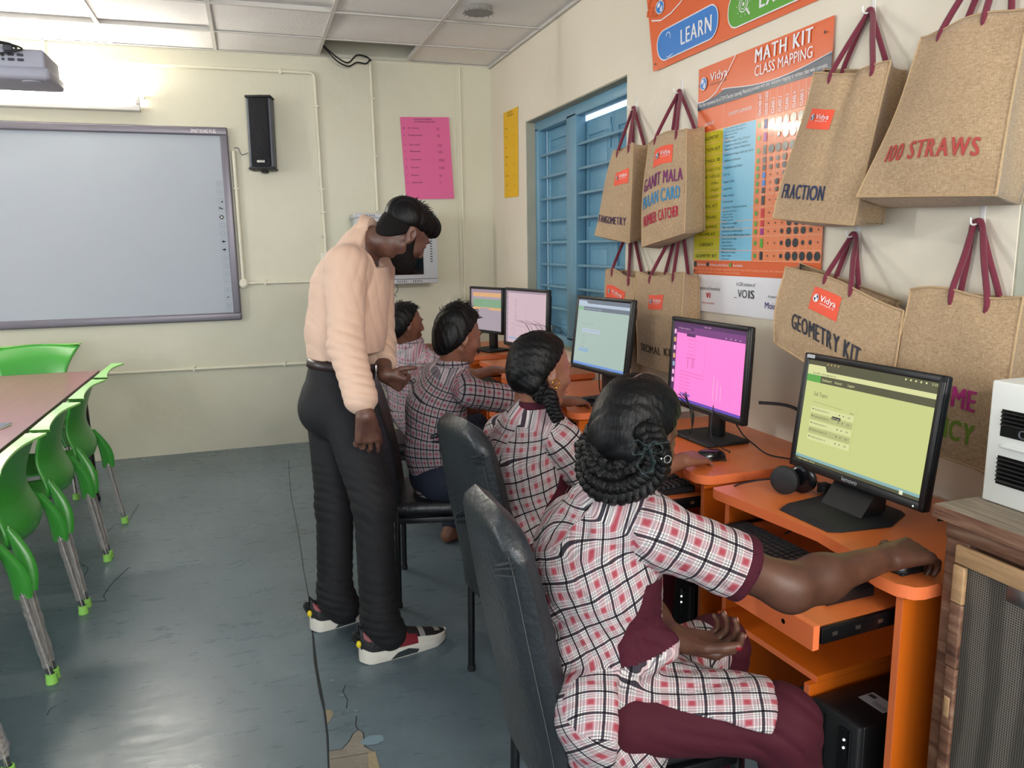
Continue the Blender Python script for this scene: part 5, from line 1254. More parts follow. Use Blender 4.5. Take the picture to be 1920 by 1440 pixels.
        for ax in range(3):
            sa = [slice(None)]*3; sb = [slice(None)]*3; sa[ax] = slice(0, -1); sb[ax] = slice(1, None)
            A, Bm = S[tuple(sa)], S[tuple(sb)]; E = np.argwhere(A != Bm)
            o1, o2 = [(1, 2), (2, 0), (0, 1)][ax]
            E = E[(E[:, o1] > 0) & (E[:, o2] > 0) & (E[:, o1] < F.shape[o1]-1) & (E[:, o2] < F.shape[o2]-1)]
            d1 = np.zeros(3, int); d1[o1] = 1; d2 = np.zeros(3, int); d2[o2] = 1
            g = lambda e: ids[e[:, 0], e[:, 1], e[:, 2]]
            q = np.stack([g(E-d1-d2), g(E-d2), g(E), g(E-d1)], 1)
            inside = A[E[:, 0], E[:, 1], E[:, 2]]
            q[~inside] = q[~inside][:, ::-1]; Q.append(q)
        Q = np.concatenate(Q); Q = Q[(Q >= 0).all(1)]
        return Vt, Q

def mesh_obj(name, Vt, Q, mats, parent, mi=None, uv=None, relax=1, mask=None):
    if relax:      # light laplacian smoothing of the grid surface
        for _ in range(relax):
            acc = np.zeros_like(Vt); cn = np.zeros(len(Vt))
            for a in range(4):
                np.add.at(acc, Q[:, a], Vt[Q[:, (a+1) % 4]]+Vt[Q[:, (a+3) % 4]]); np.add.at(cn, Q[:, a], 2)
            Vt = Vt*.5+.5*acc/np.maximum(cn, 1)[:, None]
    M = np.array(root_mat(parent).inverted()); V2 = Vt @ M[:3, :3].T+M[:3, 3]
    me = bpy.data.meshes.new(name); me.vertices.add(len(V2)); me.vertices.foreach_set('co', V2.astype(np.float32).ravel())
    me.loops.add(4*len(Q)); me.loops.foreach_set('vertex_index', Q.astype(np.int32).ravel()); me.polygons.add(len(Q))
    me.polygons.foreach_set('loop_start', np.arange(0, 4*len(Q), 4, dtype=np.int32))
    me.polygons.foreach_set('use_smooth', np.ones(len(Q), dtype=bool))
    for m in mats: me.materials.append(m)
    if mi is not None: me.polygons.foreach_set('material_index', mi.astype(np.int32))
    me.update(calc_edges=True)
    if uv is not None:
        L = me.uv_layers.new(name='uv'); L.data.foreach_set('uv', uv.astype(np.float32).ravel())
    if mask is not None:
        L = me.uv_layers.new(name='panel'); L.data.foreach_set('uv', mask.astype(np.float32).ravel())
    me.validate()
    o = bpy.data.objects.new(name, me); COL.objects.link(o); o.parent = parent
    return o

def chain_uv(P, groups):
    """groups: list of dict(bones=[(a,b,ra,rb)], ref=vector for angle 0, r=mean radius, v0) ; returns group id, u, v, theta per point"""
    n = len(P); best = np.full(n, 1e9); gid = np.zeros(n, int); U_ = np.zeros(n); V_ = np.zeros(n); TH = np.zeros(n)
    for gi, g in enumerate(groups):
        wsum = np.zeros(n); su = np.zeros((n, 2)); sq = np.zeros((n, 2)); sv = np.zeros(n); dm = np.full(n, 1e9); off = g.get('v0', 0)
        for (a, b, ra, rb) in g['bones']:
            a = np.array(a); b = np.array(b); ab = b-a; L = np.linalg.norm(ab); e = ab/L
            t = ((P-a) @ e)/L; tc = np.clip(t, -.6, 1.3); c = a+np.clip(t, 0, 1)[:, None]*ab; d = P-(a+t[:, None]*ab)
            dist = np.linalg.norm(P-c, axis=1)-(ra+(rb-ra)*np.clip(t, 0, 1)); dm = np.minimum(dm, dist)
            ref = np.array(g['ref'], float); ref = ref-e*(ref @ e); ref /= np.linalg.norm(ref); lat = np.cross(e, ref)
            x = (d @ ref)*g.get('fl', 1); y = d @ lat; nn = np.sqrt(x*x+y*y)+1e-9; w_ = 1/(np.maximum(dist+.05, .01)**4)
            su[:, 0] += w_*x/nn; su[:, 1] += w_*y/nn; sq[:, 0] += w_*x/g.get('fl', 1); sq[:, 1] += w_*y; sv += w_*(off+tc*L); wsum += w_; off += L
        sq /= wsum[:, None]; uu = sq[:, 1]+np.sign(sq[:, 1])*np.maximum(0, -sq[:, 0]+g.get('t0', .05))
        th = np.arctan2(su[:, 1], su[:, 0]); m = dm+g.get('bias', 0) < best
        best[m] = (dm+g.get('bias', 0))[m]; gid[m] = gi; U_[m] = uu[m]; V_[m] = (sv/wsum)[m]; TH[m] = th[m]
    return gid, U_, V_, TH

def cloth_obj(name, Fd, groups, mats, parent, maskfn=None):
    Vt, Q = Fd.mesh()
    C_ = Vt[Q].mean(1); gid, fu, fv, fth = chain_uv(C_, groups)
    # per corner, forced into the face's own group so seams stay clean
    uv = np.zeros((len(Q), 4, 2)); mk = np.zeros((len(Q), 4, 2))-.1
    for gi, g in enumerate(groups):
        m = gid == gi
        if not m.any(): continue
        P = Vt[Q[m]].reshape(-1, 3); _, u, v, th = chain_uv(P, [g]); u = u.reshape(-1, 4); v = v.reshape(-1, 4)
        du = u-fu[m][:, None]; u = np.where(np.abs(du) > .1, fu[m][:, None], u)
        ca, sa = math.cos(g.get('rot', 0)), math.sin(g.get('rot', 0)); u = u+g.get('u0', 0)
        uv[m, :, 0] = u*ca-v*sa; uv[m, :, 1] = u*sa+v*ca
        if maskfn: mk[m, :, 0] = maskfn(gi, th.reshape(-1, 4), v)
    return mesh_obj(name, Vt, Q, mats, parent, uv=uv.reshape(-1, 2), mask=mk.reshape(-1, 2) if maskfn else None)

def plaid_mat(name, period, bg='#d8d0cc', red=(.30, .032, .05), dark='#141217', grey=.54, redk=.9, bw=.055):
    m, nt, b, N, L = nodes_mat(name)
    uv = N('ShaderNodeUVMap'); uv.uv_map = 'uv'
    sp = N('ShaderNodeSeparateXYZ'); L(uv.outputs[0], sp.inputs[0])
    W_, K_ = lin(bg), lin(dark); W_ = tuple(x**.5 for x in W_[:3])+(1,); K_ = (.06, .055, .07, 1); R_ = tuple(red)+(1,); G_ = (grey*.75, grey*.73, grey*.75, 1)
    Pk = (grey*1.12, grey*.86, grey*.90, 1); D_ = (.30, .29, .31, 1)
    Gl = (grey, grey*.97, grey*.99, 1)
    def stripes(outp, shift):
        a = N('ShaderNodeMath'); a.operation = 'MULTIPLY_ADD'; a.inputs[1].default_value = 1/period; a.inputs[2].default_value = shift; L(outp, a.inputs[0])
        f = N('ShaderNodeMath'); f.operation = 'FRACT'; L(a.outputs[0], f.inputs[0])
        # warp and weft multiply: pale red bands give full red only where they cross
        e = [(0, K_), (bw, W_), (.12, D_), (.16, W_), (.20, Gl), (.29, W_), (.33, Pk), (.66, W_), (.70, Gl), (.79, W_), (.84, D_), (.88, W_), (1-bw, K_)]
        r = ramp(N, e, 'CONSTANT'); L(f.outputs[0], r.inputs[0])
        q = ramp(N, [(0, (0, 0, 0, 1)), (.32, (0, 0, 0, 1)), (.41, (1, 1, 1, 1)), (.58, (1, 1, 1, 1)), (.67, (0, 0, 0, 1))]); L(f.outputs[0], q.inputs[0]); return r.outputs[0], q.outputs[0]
    mx = N('ShaderNodeMixRGB'); mx.blend_type = 'MULTIPLY'; mx.inputs[0].default_value = 1
    cu_, ru_ = stripes(sp.outputs['X'], .1); cv_, rv_ = stripes(sp.outputs['Y'], .37)
    L(cu_, mx.inputs[1]); L(cv_, mx.inputs[2])
    rr = N('ShaderNodeMath'); rr.operation = 'MULTIPLY'; L(ru_, rr.inputs[0]); L(rv_, rr.inputs[1])
    r2 = N('ShaderNodeMath'); r2.operation = 'MULTIPLY'; r2.inputs[1].default_value = redk; L(rr.outputs[0], r2.inputs[0])
    mr = N('ShaderNodeMixRGB'); L(r2.outputs[0], mr.inputs[0]); L(mx.outputs[0], mr.inputs[1]); mr.inputs[2].default_value = R_
    mu_ = N('ShaderNodeUVMap'); mu_.uv_map = 'panel'; ms = N('ShaderNodeSeparateXYZ'); L(mu_.outputs[0], ms.inputs[0])
    gt = N('ShaderNodeMath'); gt.operation = 'GREATER_THAN'; gt.inputs[1].default_value = 0.0; L(ms.outputs[0], gt.inputs[0])
    mp_ = N('ShaderNodeMixRGB'); L(gt.outputs[0], mp_.inputs[0]); L(mr.outputs[0], mp_.inputs[1]); mp_.inputs[2].default_value = lin('#401120'); L(mp_.outputs[0], b.inputs['Base Color'])
    b.inputs['Roughness'].default_value = .85; b.inputs['Specular IOR Level'].default_value = .25
    tc = N('ShaderNodeTexCoord'); n = N('ShaderNodeTexNoise'); n.inputs['Scale'].default_value = 14; n.inputs['Detail'].default_value = 3; n.inputs['Distortion'].default_value = 1.2; L(tc.outputs['Object'], n.inputs['Vector'])
    bp = N('ShaderNodeBump'); bp.inputs['Strength'].default_value = .55; bp.inputs['Distance'].default_value = .02; L(n.outputs['Fac'], bp.inputs['Height']); L(bp.outputs[0], b.inputs['Normal'])
    return m
def skin_mat(name, col, col2):
    m, nt, b, N, L = nodes_mat(name)
    tc = N('ShaderNodeTexCoord'); n = N('ShaderNodeTexNoise'); n.inputs['Scale'].default_value = 18; n.inputs['Detail'].default_value = 5; L(tc.outputs['Object'], n.inputs['Vector'])
    r = ramp(N, [(.35, lin(col)), (.68, lin(col2))]); L(n.outputs['Fac'], r.inputs[0]); L(r.outputs[0], b.inputs['Base Color'])
    b.inputs['Roughness'].default_value = .48; b.inputs['Subsurface Weight'].default_value = .06; b.inputs['Subsurface Radius'].default_value = (.01, .004, .002)
    n2 = N('ShaderNodeTexNoise'); n2.inputs['Scale'].default_value = 260; L(tc.outputs['Object'], n2.inputs['Vector']); bp = N('ShaderNodeBump'); bp.inputs['Strength'].default_value = .12; bp.inputs['Distance'].default_value = .002; L(n2.outputs['Fac'], bp.inputs['Height']); L(bp.outputs[0], b.inputs['Normal'])
    return m
def hair_mat(name, col='#060506', sc=(150, 150, 22)):
    m, nt, b, N, L = nodes_mat(name)
    b.inputs['Base Color'].default_value = lin(col); b.inputs['Roughness'].default_value = .45; b.inputs['Specular IOR Level'].default_value = .22
    tc = N('ShaderNodeTexCoord'); mp = N('ShaderNodeMapping'); mp.inputs['Scale'].default_value = sc; L(tc.outputs['Object'], mp.inputs[0])
    n = N('ShaderNodeTexNoise'); n.inputs['Scale'].default_value = 1; n.inputs['Detail'].default_value = 4; n.inputs['Distortion'].default_value = .6; L(mp.outputs[0], n.inputs['Vector'])
    bp = N('ShaderNodeBump'); bp.inputs['Strength'].default_value = .55; bp.inputs['Distance'].default_value = .004; L(n.outputs['Fac'], bp.inputs['Height']); L(bp.outputs[0], b.inputs['Normal'])
    return m

SK1 = skin_mat('skin_deep_brown', '#4a2d20', '#5a3828'); SK2 = skin_mat('skin_warm_brown', '#7d5240', '#8f604b'); SK3 = skin_mat('skin_brown', '#6f4636', '#80543f'); SKT = skin_mat('skin_man', '#50342a', '#6c4a3c')
HR = hair_mat('black_hair'); HRB = hair_mat('black_hair_braid', '#070606', (160, 160, 160)); HRS = hair_mat('short_cropped_hair', '#0f0b0a', (300, 300, 300)); HRS.node_tree.nodes['Principled BSDF'].inputs['Roughness'].default_value = .85
PL_G = plaid_mat('plaid_girl', .052); PL_G2 = plaid_mat('plaid_girl_second', .056, bg='#d6cbc6', red=(.33, .05, .065)); PL_B = plaid_mat('plaid_boy', .040, bg='#c9bebf', red=(.26, .025, .06), grey=.44, redk=.85, bw=.075); PL_B2 = plaid_mat('plaid_boy_pink', .043, bg='#d8c6ca', red=(.30, .045, .085), grey=.62, redk=.8, bw=.04)
M_MAR = mat('maroon_cloth', '#401120', .85, bump=.5, bscale=10, spec=.25); M_MAR2 = mat('maroon_trousers', '#40101e', .8, bump=.9, bscale=7, spec=.25)
M_SHIRT = mat('cream_shirt', '#d2b19b', .75, bump=.5, bscale=7, sheen=.1, detail=3); M_TRS = mat('black_trousers', '#0d0d11', .8, bump=.4, bscale=11); M_NAVYP = mat('navy_trousers', '#1c2233', .8, bump=.4, bscale=11)
M_BELT = mat('belt_dark', '#2b1c1b', .4); M_EYE = mat('eye_white', '#d8cfc6', .2); M_IRIS = mat('iris_dark', '#120c0a', .1); M_GOLD = mat('gold', '#d9a23a', .2, metal=1); M_SILV = mat('silver', '#cfcfd2', .15, metal=1)
M_NAIL2 = mat('finger_nail', '#c98f83', .25); M_NAILR = mat('nail_polish_red', '#7a1220', .15); M_RIB = mat('ribbon_slate', '#1d2a2c', .7); M_LIP = mat('lip', '#5a2c2c', .45)

def nv(v): v = np.array(v, float); return v/np.linalg.norm(v)
def frame(fwd, up):
    f = nv(fwd); u = np.array(up, float); u = nv(u-f*(u @ f)); l = np.cross(u, f); return np.stack([f, l, u], 1)     # columns: forward, left, up
def head(F, c, R, s=1.0, k=.014, ear=True, jaw=1.0, neck=None, nr=.052):
    c = np.array(c, float); P = lambda x, y, z: c+R @ (np.array([x, y, z])*s)
    if neck is not None: F.caps(neck, P(-.025, 0, -.055), nr*s, nr*.95*s, k=.03)
    F.ell(P(-.010, 0, .028), (.094*s, .075*s, .086*s), R, k=.02)
    F.ell(P(.036, 0, -.028), (.054*s, .058*s, .078*s), R, k=.02)
    for y in (-1, 1):
        F.caps(P(.0, y*.052, -.048), P(.062, y*.018, -.092*jaw), .018*s, .016*s, k=.02)
        F.ell(P(.060, y*.038, -.026), (.022*s, .02*s, .02*s), R, k=.02)
    F.ell(P(.072, 0, -.096*jaw), (.018*s, .02*s, .016*s), R, k=.014)
    F.caps(P(.082, -.03, .026), P(.082, .03, .026), .010*s, k=.014)
    F.caps(P(.088, 0, .016), P(.104, 0, -.026), .007*s, .0105*s, k=.010)
    for y in (-1, 1):
        F.ell(P(.096, y*.011, -.032), (.010*s, .008*s, .0075*s), R, k=.006)
        F.ell(P(.096, y*.033, .004), (.014*s, .016*s, .010*s), R, k=.010, op='sub')
        F.ell(P(.075, y*.031, .003), (.0145*s, .0155*s, .0125*s), R, k=.004)
    F.caps(P(.089, -.016, -.056), P(.089, .016, -.056), .0062*s, k=.006, flat=(R[:, 2], 1.2)); F.ell(P(.092, 0, -.056), (.006*s, .012*s, .006*s), R, k=.005)
    F.caps(P(.087, -.014, -.068), P(.087, .014, -.068), .0068*s, k=.006)
    if ear:
        for y in (-1, 1):
            Re = R @ np.array(Matrix.Rotation(-.25, 3, 'Y')) @ np.array(Matrix.Rotation(y*.35, 3, 'Z'))
            ec = P(-.006, y*.077, -.004)
            F.ell(ec, (.019*s, .008*s, .032*s), Re, k=.008); F.ell(ec+R @ np.array([.003*s, y*.007*s, .004*s]), (.010*s, .005*s, .018*s), Re, k=.004, op='sub'); F.ell(P(.0, y*.074, -.032), (.009*s, .006*s, .010*s), R, k=.006)
def eyes(parent, c, R, s, side=(-1, 1), brow=HR):
    c = V(c); Rm = Matrix([list(r_) for r_ in R])
    for y in side:
        g = B(); e = c+Rm @ (V((.0765, y*.031, .003))*s); g.ell(e, (.0125*s, .0125*s, .0095*s), M_EYE, R=Rm, nu=14, nv=10); g.ell(e+Rm @ V((.0085*s, -y*.001, 0)), (.0052*s, .006*s, .006*s), M_IRIS, R=Rm, nu=10, nv=8); g.done('eye', parent, world=True)
        g = B(); g.tube([c+Rm @ (V((.093, y*.014, .024))*s), c+Rm @ (V((.094, y*.028, .030))*s), c+Rm @ (V((.082, y*.046, .024))*s)], [.0028*s, .0036*s, .0016*s], brow, sm=3, seg=6, flat=.6); g.done('eyebrow', parent, world=True)
    g = B(); g.tube([c+Rm @ (V((.0925, -.020, -.062))*s), c+Rm @ (V((.0975, 0, -.0615))*s), c+Rm @ (V((.0925, .020, -.062))*s)], .0022*s, M_LIP, sm=3, seg=6); g.done('lips', parent, world=True)
def hand(F, wr, fdir, tdir, pn, curl=(.4, .5, .4), s=1.0, splay=.06, tc=(.6, .3), r0=.0085, nails=None, tspread=.75, lens=None, curls=None):
    """fdir fingers, tdir toward the thumb side, pn the way the palm faces"""
    f = nv(fdir); t = np.array(tdir, float); t = nv(t-f*(t @ f)); n = np.cross(f, t); n = n if n @ np.array(pn) > 0 else -n
    wr = np.array(wr, float); out = []
    L_ = lens or (.070, .078, .072, .056)
    for i in range(4):
        kn = wr+f*(.082-.004*abs(i-1.2))*s+t*((1.4-i)*.0195)*s-n*.004*s*(1-abs(i-1.5)/1.5)*-1
        F.caps(wr+t*(1.4-i)*.010*s, kn, .0165*s, .0120*s, k=.012)
        c3 = curls[i] if curls else curl
        a = 0; p = kn; d0 = nv(f+t*splay*(1.4-i))
        for j, (fr, cu) in enumerate(zip((.46, .30, .24), c3)):
            a += cu; d = d0*math.cos(a)+n*math.sin(a); q = p+d*L_[i]*fr*s; rr = r0*s*(1-.10*j)*(1 if i < 3 else .88)
            F.caps(p, q, rr*1.04, rr*.93, k=.0035 if j else .006)
            if j == 2: out.append((q, d, nv(-d0*math.sin(a)*-1*0+(-n*math.cos(a)+d0*math.sin(a))), rr))
            p = q
    b0 = wr+f*.022*s+t*.022*s+n*.006*s; d = nv(f*(1-tspread*.5)+t*tspread+n*.25)
    p = b0
    for j, (ln, cu) in enumerate(((.040, 0), (.032, tc[0]), (.026, tc[1]))):
        d = nv(d*math.cos(cu)+nv(f*.8+n*.5-t*.3)*math.sin(cu)); q = p+d*ln*s
        F.caps(p, q, (.0135, .0105, .0098)[j]*s, (.011, .0100, .0085)[j]*s, k=.010 if j == 0 else .004); p = q
    out.append((p, d, nv(-n*.3+t*.7), .0095*s))
    F.caps(wr+f*.02*s+t*.012*s, wr+f*.045*s+t*.02*s+n*.006*s, .016*s, .013*s, k=.012)
    return out
def nails(parent, lst, m, which=range(5)):
    for i in which:
        q, d, up, r_ = lst[i]; R = frame(d, up); Rm = Matrix([list(x) for x in R]); g = B()
        g.ell(V(q)+V(up)*r_*.72, (r_*.72, r_*.66, r_*.22), m, R=Rm, nu=10, nv=6); g.done('fingernail', parent, world=True)
def limb(F, pts, rs, k=.02):
    for a, b, ra, rb in zip(pts[:-1], pts[1:], rs[:-1], rs[1:]): F.caps(a, b, ra, rb, k=k)
def lerp(a, b, t): return tuple(np.array(a)*(1-t)+np.array(b)*t)
def foot(F, ank, dirn, s=1.0):
    a = np.array(ank, float); d = nv([dirn[0], dirn[1], 0]); z0 = a.copy(); z0[2] = .0
    F.caps(a, z0-d*.02*s+np.array([0, 0, .032]), .036*s, .032*s, k=.02); F.caps(z0-d*.02*s+np.array([0, 0, .034]), z0+d*.12*s+np.array([0, 0, .026]), .034*s, .024*s, k=.02)
    l = np.cross([0, 0, 1], d)
    for i in range(5): F.caps(z0+d*.11*s+l*(i-2)*.015*s+np.array([0, 0, .022]), z0+d*(.165-.006*abs(i-1))*s+l*(i-2)*.018*s+np.array([0, 0, .014]), .013*s, .010*s, k=.006)
def braid(parent, path, r0, r1, n=9, name='braid', m=None):
    P = smooth_path(path, 14); L = [0]
    for a, b in zip(P[:-1], P[1:]): L.append(L[-1]+(b-a).length)
    T = L[-1]; up = None; fr = []
    for i in range(len(P)):
        t = (P[min(i+1, len(P)-1)]-P[max(i-1, 0)]).normalized(); up = t.orthogonal().normalized() if up is None else (up-t*up.dot(t)).normalized(); fr.append((up.copy(), t.cross(up)))
    for k in range(3):
        pts = []; rad = []
        for i, p in enumerate(P):
            s_ = L[i]/T; ph = 2*PI*(n*s_/2)+2*PI*k/3; r_ = (r0+(r1-r0)*s_); a, b = fr[i]
            pts.append(p+b*(r_*.85*math.sin(ph))+a*(r_*.48*math.sin(2*ph))); rad.append(r_*.62)
        g = B(); g.tube(pts, rad, m or HRB, seg=8); g.done(name, parent)if False else g.done(name, parent, world=True)

# ------------------------------------------------------------------ people
A3 = lambda p: np.array(p, float)
def student(J, label, h=.0045, girl=False, plaid=None, skin=None, s=.93, trousers=None, shirt_extra=None, hair=None, seed=0, detail=True):
    J = {k: (A3(v) if isinstance(v, tuple) else v) for k, v in J.items()}
    r = thing('person', (J['pel'][0], J['pel'][1], 0), label, 'person')
    lat = nv(J['lsh']-J['rsh']); spine = nv(J['chest']-J['pel']); front = nv(np.cross(lat, spine))
    latp = nv(J['lkn']-J['rkn']); latp = nv(lat+latp*.3)
    hipc = J['pel']; rhip = hipc-latp*.085*s; lhip = hipc+latp*.085*s
    R = frame(J['hf'], J['hu'])
    # --- body
    pts = [v for k, v in J.items() if isinstance(v, np.ndarray) and v.shape == (3,) and k not in ('hf', 'hu', 'rf', 'rt', 'rn', 'lf', 'lt', 'ln')]
    lo = np.min(pts, 0)-.16; hi = np.max(pts, 0)+.16; lo[2] = max(lo[2], -.005)
    F = Field(lo, hi, h)
    F.caps(hipc, J['waist'], .115*s, .095*s, k=.03, flat=(front, 1.35)); F.caps(J['waist'], J['chest'], .095*s, .115*s, k=.03, flat=(front, 1.3)); F.caps(J['chest'], lerp(J['chest'], J['neck'], .75), .11*s, .07*s, k=.03, flat=(front, 1.4))
    F.caps(J['rsh'], J['lsh'], .042*s, k=.03)
    limb(F, [rhip, J['rkn'], J['ran']], [.075*s, .055*s, .036*s]); limb(F, [lhip, J['lkn'], J['lan']], [.075*s, .055*s, .036*s])
    foot(F, J['ran'], front+np.array([.3, 0, 0]), s); foot(F, J['lan'], front+np.array([.3, 0, 0]), s)
    head(F, J['head'], R, s*J.get('hs', 1.0), neck=J['neck'])
    for sd in 'rl':
        sh, el, wr = J[sd+'sh'], J[sd+'el'], J[sd+'wr']
        m1 = lerp(el, wr, .3)
        ak = J.get('ak', 1.0); limb(F, [sh, el, m1, wr], [.047*s*ak, .0365*s*ak, .0370*s*ak, .0265*s*(.5+.5*ak)], k=.045); 
        nl = hand(F, wr, J[sd+'f'], J[sd+'t'], J[sd+'n'], s=J.get('hk', 1.0)*s, **J.get(sd+'h', {}))
        J[sd+'nl'] = nl
    Vt, Q = F.mesh(); body = mesh_obj('body', Vt, Q, [skin], r)
    eyes(r, J['head'], R, s*J.get('hs', 1.0))
    # --- trousers
    T = Field(np.min([hipc, J['rkn'], J['lkn'], J['ran'], J['lan']], 0)-.15, np.max([hipc, J['rkn'], J['lkn'], J['waist']], 0)+.12, h*1.15)
    w_ = 1.12 if girl else 1.0
    tk = J.get('tk', 1.0); T.caps(hipc-latp*.04, hipc+latp*.04, .125*s*tk, k=.03)
    for hp, kn, an in ((rhip, J['rkn'], J['ran']), (lhip, J['lkn'], J['lan'])):
        T.caps(hp, kn, .094*s*tk, .076*s*w_*tk, k=.03); T.caps(kn, lerp(kn, an, .95), .076*s*w_*tk, .056*s*w_, k=.04)
    T.folds([((58, 14, 60), .0050, seed, .9, J['rkn'], .12), ((40, 20, 75), .0035, seed+1, .9, lerp(rhip, J['rkn'], .5), .12), ((30, -25, 60), .003, seed+2, .8, J['lkn'], .14), ((60, 20, 20), .0025, 1, .8, hipc, .15)])
    Vt, Q = T.mesh(); mesh_obj('trousers', Vt, Q, [trousers], r)
    # --- shirt
    se = J.get('se', .80)
    rs_e = lerp(J['rsh'], J['rel'], se); ls_e = lerp(J['lsh'], J['lel'], se)
    S_ = Field(np.min([hipc, J['rsh'], J['lsh'], rs_e, ls_e, J['chest']]+[A3(p) for p in (shirt_extra or {}).get('pts', [])], 0)-.20, np.max([hipc, J['rsh'], J['lsh'], rs_e, ls_e, J['neck']]+[A3(p) for p in (shirt_extra or {}).get('pts', [])], 0)+.17, h)
    wp, ww, wc = J.get('wid', (.150, .135, .150))
    tb = [(hipc-spine*.04, J['waist'], wp*s, ww*s), (J['waist'], J['chest'], ww*s, wc*s), (J['chest'], lerp(J['chest'], J['neck'], .62), wc*s, .115*s)]
    for a, b, ra, rb in tb: S_.caps(a, b, ra, rb, k=.045, flat=(front, 1.32))
    S_.caps(lerp(J['rsh'], J['neck'], .12), lerp(J['lsh'], J['neck'], .12), .056*s, k=.035); S_.caps(lerp(J['rsh'], J['neck'], .2), J['neck']-spine*.0, .052*s, .055*s, k=.03); S_.caps(lerp(J['lsh'], J['neck'], .2), J['neck'], .052*s, .055*s, k=.03)
    for sh, e in ((J['rsh'], rs_e), (J['lsh'], ls_e)):
        sr = 1+.55*(J.get('ak', 1)-1); S_.caps(sh, e, .060*s*sr, .066*s*sr, k=.028)
        d = nv(np.array(e)-sh); S_.cut(np.array(e)-d*.0+d*.015, d, lo=np.array(e)-.09+d*.06, hi=np.array(e)+.09+d*.06)
    hdir = nv(J['head']-J['neck']); S_.cut(J['neck']+hdir*.034*s, hdir, lo=J['neck']-.075, hi=J['neck']+.11)
    if shirt_extra: shirt_extra['fn'](S_)
    fl = J.get('folds') or [((0, 0, 0), 0, 0, 0, None, 1)]
    base = [((28, 14, 46), .0040, seed+.5, 1.3, J['waist'], .20), ((50, -20, 22), .0032, seed+1.7, 1.0, J['rsh']+A3((0, 0, -.05)), .16), ((18, 34, 40), .0030, seed+3, 1.2, J['chest'], .22), (tuple(nv(rs_e-J['rsh'])*75), .0028, seed, 1.1, rs_e, .09)]
    S_.folds(base+fl)
    groups = [dict(bones=tb, ref=-front, r=wc*s, fl=1.32, v0=0, t0=wc*s/1.32, rot=J.get('rot', 0)), dict(bones=[(J['rsh'], rs_e, .058*s, .064*s)], ref=(0, -1, .4), r=.062*s, v0=.11, u0=.02, t0=.03), dict(bones=[(J['lsh'], ls_e, .058*s, .064*s)], ref=(0, 1, .4), r=.062*s, v0=.11, u0=.04, t0=.03)]
    for g_ in (shirt_extra or {}).get('groups', []): groups.append(g_)
    Lr = np.linalg.norm(rs_e-J['rsh'])+.11
    lv = np.linalg.norm(J['waist']-(hipc-spine*.04)); top = lv+np.linalg.norm(J['chest']-J['waist'])
    def mf(gi, th, v):       # > 0 inside the maroon panels
        if gi in (1, 2): return v-(Lr-.012)
        if gi == 0:
            a = np.abs(th); lo_ = J.get('side', 1.05)+.55*np.clip((v-(lv-.01))/(top-lv)-.35, 0, 1)
            return np.minimum(np.minimum((a-lo_)*.15, (2.0-a)*.15), np.minimum(v-(lv-.02), top+.02-v))
        return v*0-.1
    cloth_obj('shirt' if not girl else 'tunic', S_, groups, [plaid], r, mf if girl else None)
    # --- collar
    g = B(); nk = J['neck']; hd = nv(J['head']-J['neck']); ax1 = nv(np.cross(hd, lat)); 
    cr_ = .062*s
    def col(u, v):
        a = 2*PI*u; rr = cr_*(1.02+.10*v*(1-v)) + (.012*v if not girl else .002)
        z = (.042-.030*v if not girl else .030-.03*v)*s
        z += .010*math.cos(a)*0
        return V(nk+hd*(z)+ax1*(-rr*1.0*math.cos(a))+lat*rr*math.sin(a))
    g.grid(col, 36, 5, M_MAR if girl else plaid, closeu=True)
    o = g.done('collar', r, world=True, solid=.004)
    if not girl:
        me = o.data; L = me.uv_layers.new(name='uv')
        for lp in me.loops: co = me.vertices[lp.vertex_index].co; L.data[lp.index].uv = (math.atan2(co.y+r.location.y-nk[1], co.x+r.location.x-nk[0])*.07, co.z)
    return r, R, J

def short_hair(parent, c, R, s, seed=0, m=HR, top=.020, fade=False, h=.004, front=.0, nape=-.096):
    c = A3(c); P = lambda x, y, z: c+R @ (np.array([x, y, z])*s)
    H = Field(c-.16*s, c+.17*s, h)
    H.ell(P(-.012, 0, .034), (.103*s, .083*s, (.083+top)*s), R, k=0)
    H.ell(P(-.034, 0, -.026), (.076*s, .079*s, .086*s), R, k=.03)
    H.ell(P(.050, 0, .082), (.045*s, .055*s, .026*s), R, k=.02)
    f_, l_, u_ = R[:, 0], R[:, 1], R[:, 2]
    H.cut(P(.074+front, 0, .052), f_*.86-u_*.5, k=.012)                      # forehead hairline
    H.cut(P(.018, 0, .0), f_*.72-u_*.70, k=.010)                        # temple and cheek
    H.cut(P(-.024, 0, -.045), f_*.86-u_*.50, k=.010)                    # around the ear
    H.cut(P(0, 0, nape), -u_, k=.01)
    H.folds([(tuple(R @ np.array([60, 90, 20])/s), .0022, seed, 1.5, None, 1), (tuple(R @ np.array([120, -40, 60])/s), .0014, seed+1, 1.2, None, 1)])
    Vt, Q = H.mesh(); mesh_obj('hair', Vt, Q, [m], parent)
    rnd = random.Random(seed)
    g = B()
    for k in range(90):      # loose strands standing off the crown
        a = rnd.uniform(0, 2*PI); b = rnd.uniform(.15, 1.1); d = np.array([math.cos(a)*math.sin(b), math.sin(a)*math.sin(b)*.9, math.cos(b)])
        p = P(*(np.array([-.012, 0, .034])+d*np.array([.100, .080, .081+top]))); dd = R @ nv(d+np.array([.6, .2*rnd.uniform(-1, 1), .1])); ln = rnd.uniform(.012, .028)*s
        g.tube([V(p), V(p+dd*ln*.6), V(p+dd*ln+np.array([0, 0, -.004]))], [.0016, .0013, .0004], m, seg=4)
    g.done('hair_strands', parent, world=True)['kind'] = 'stuff'

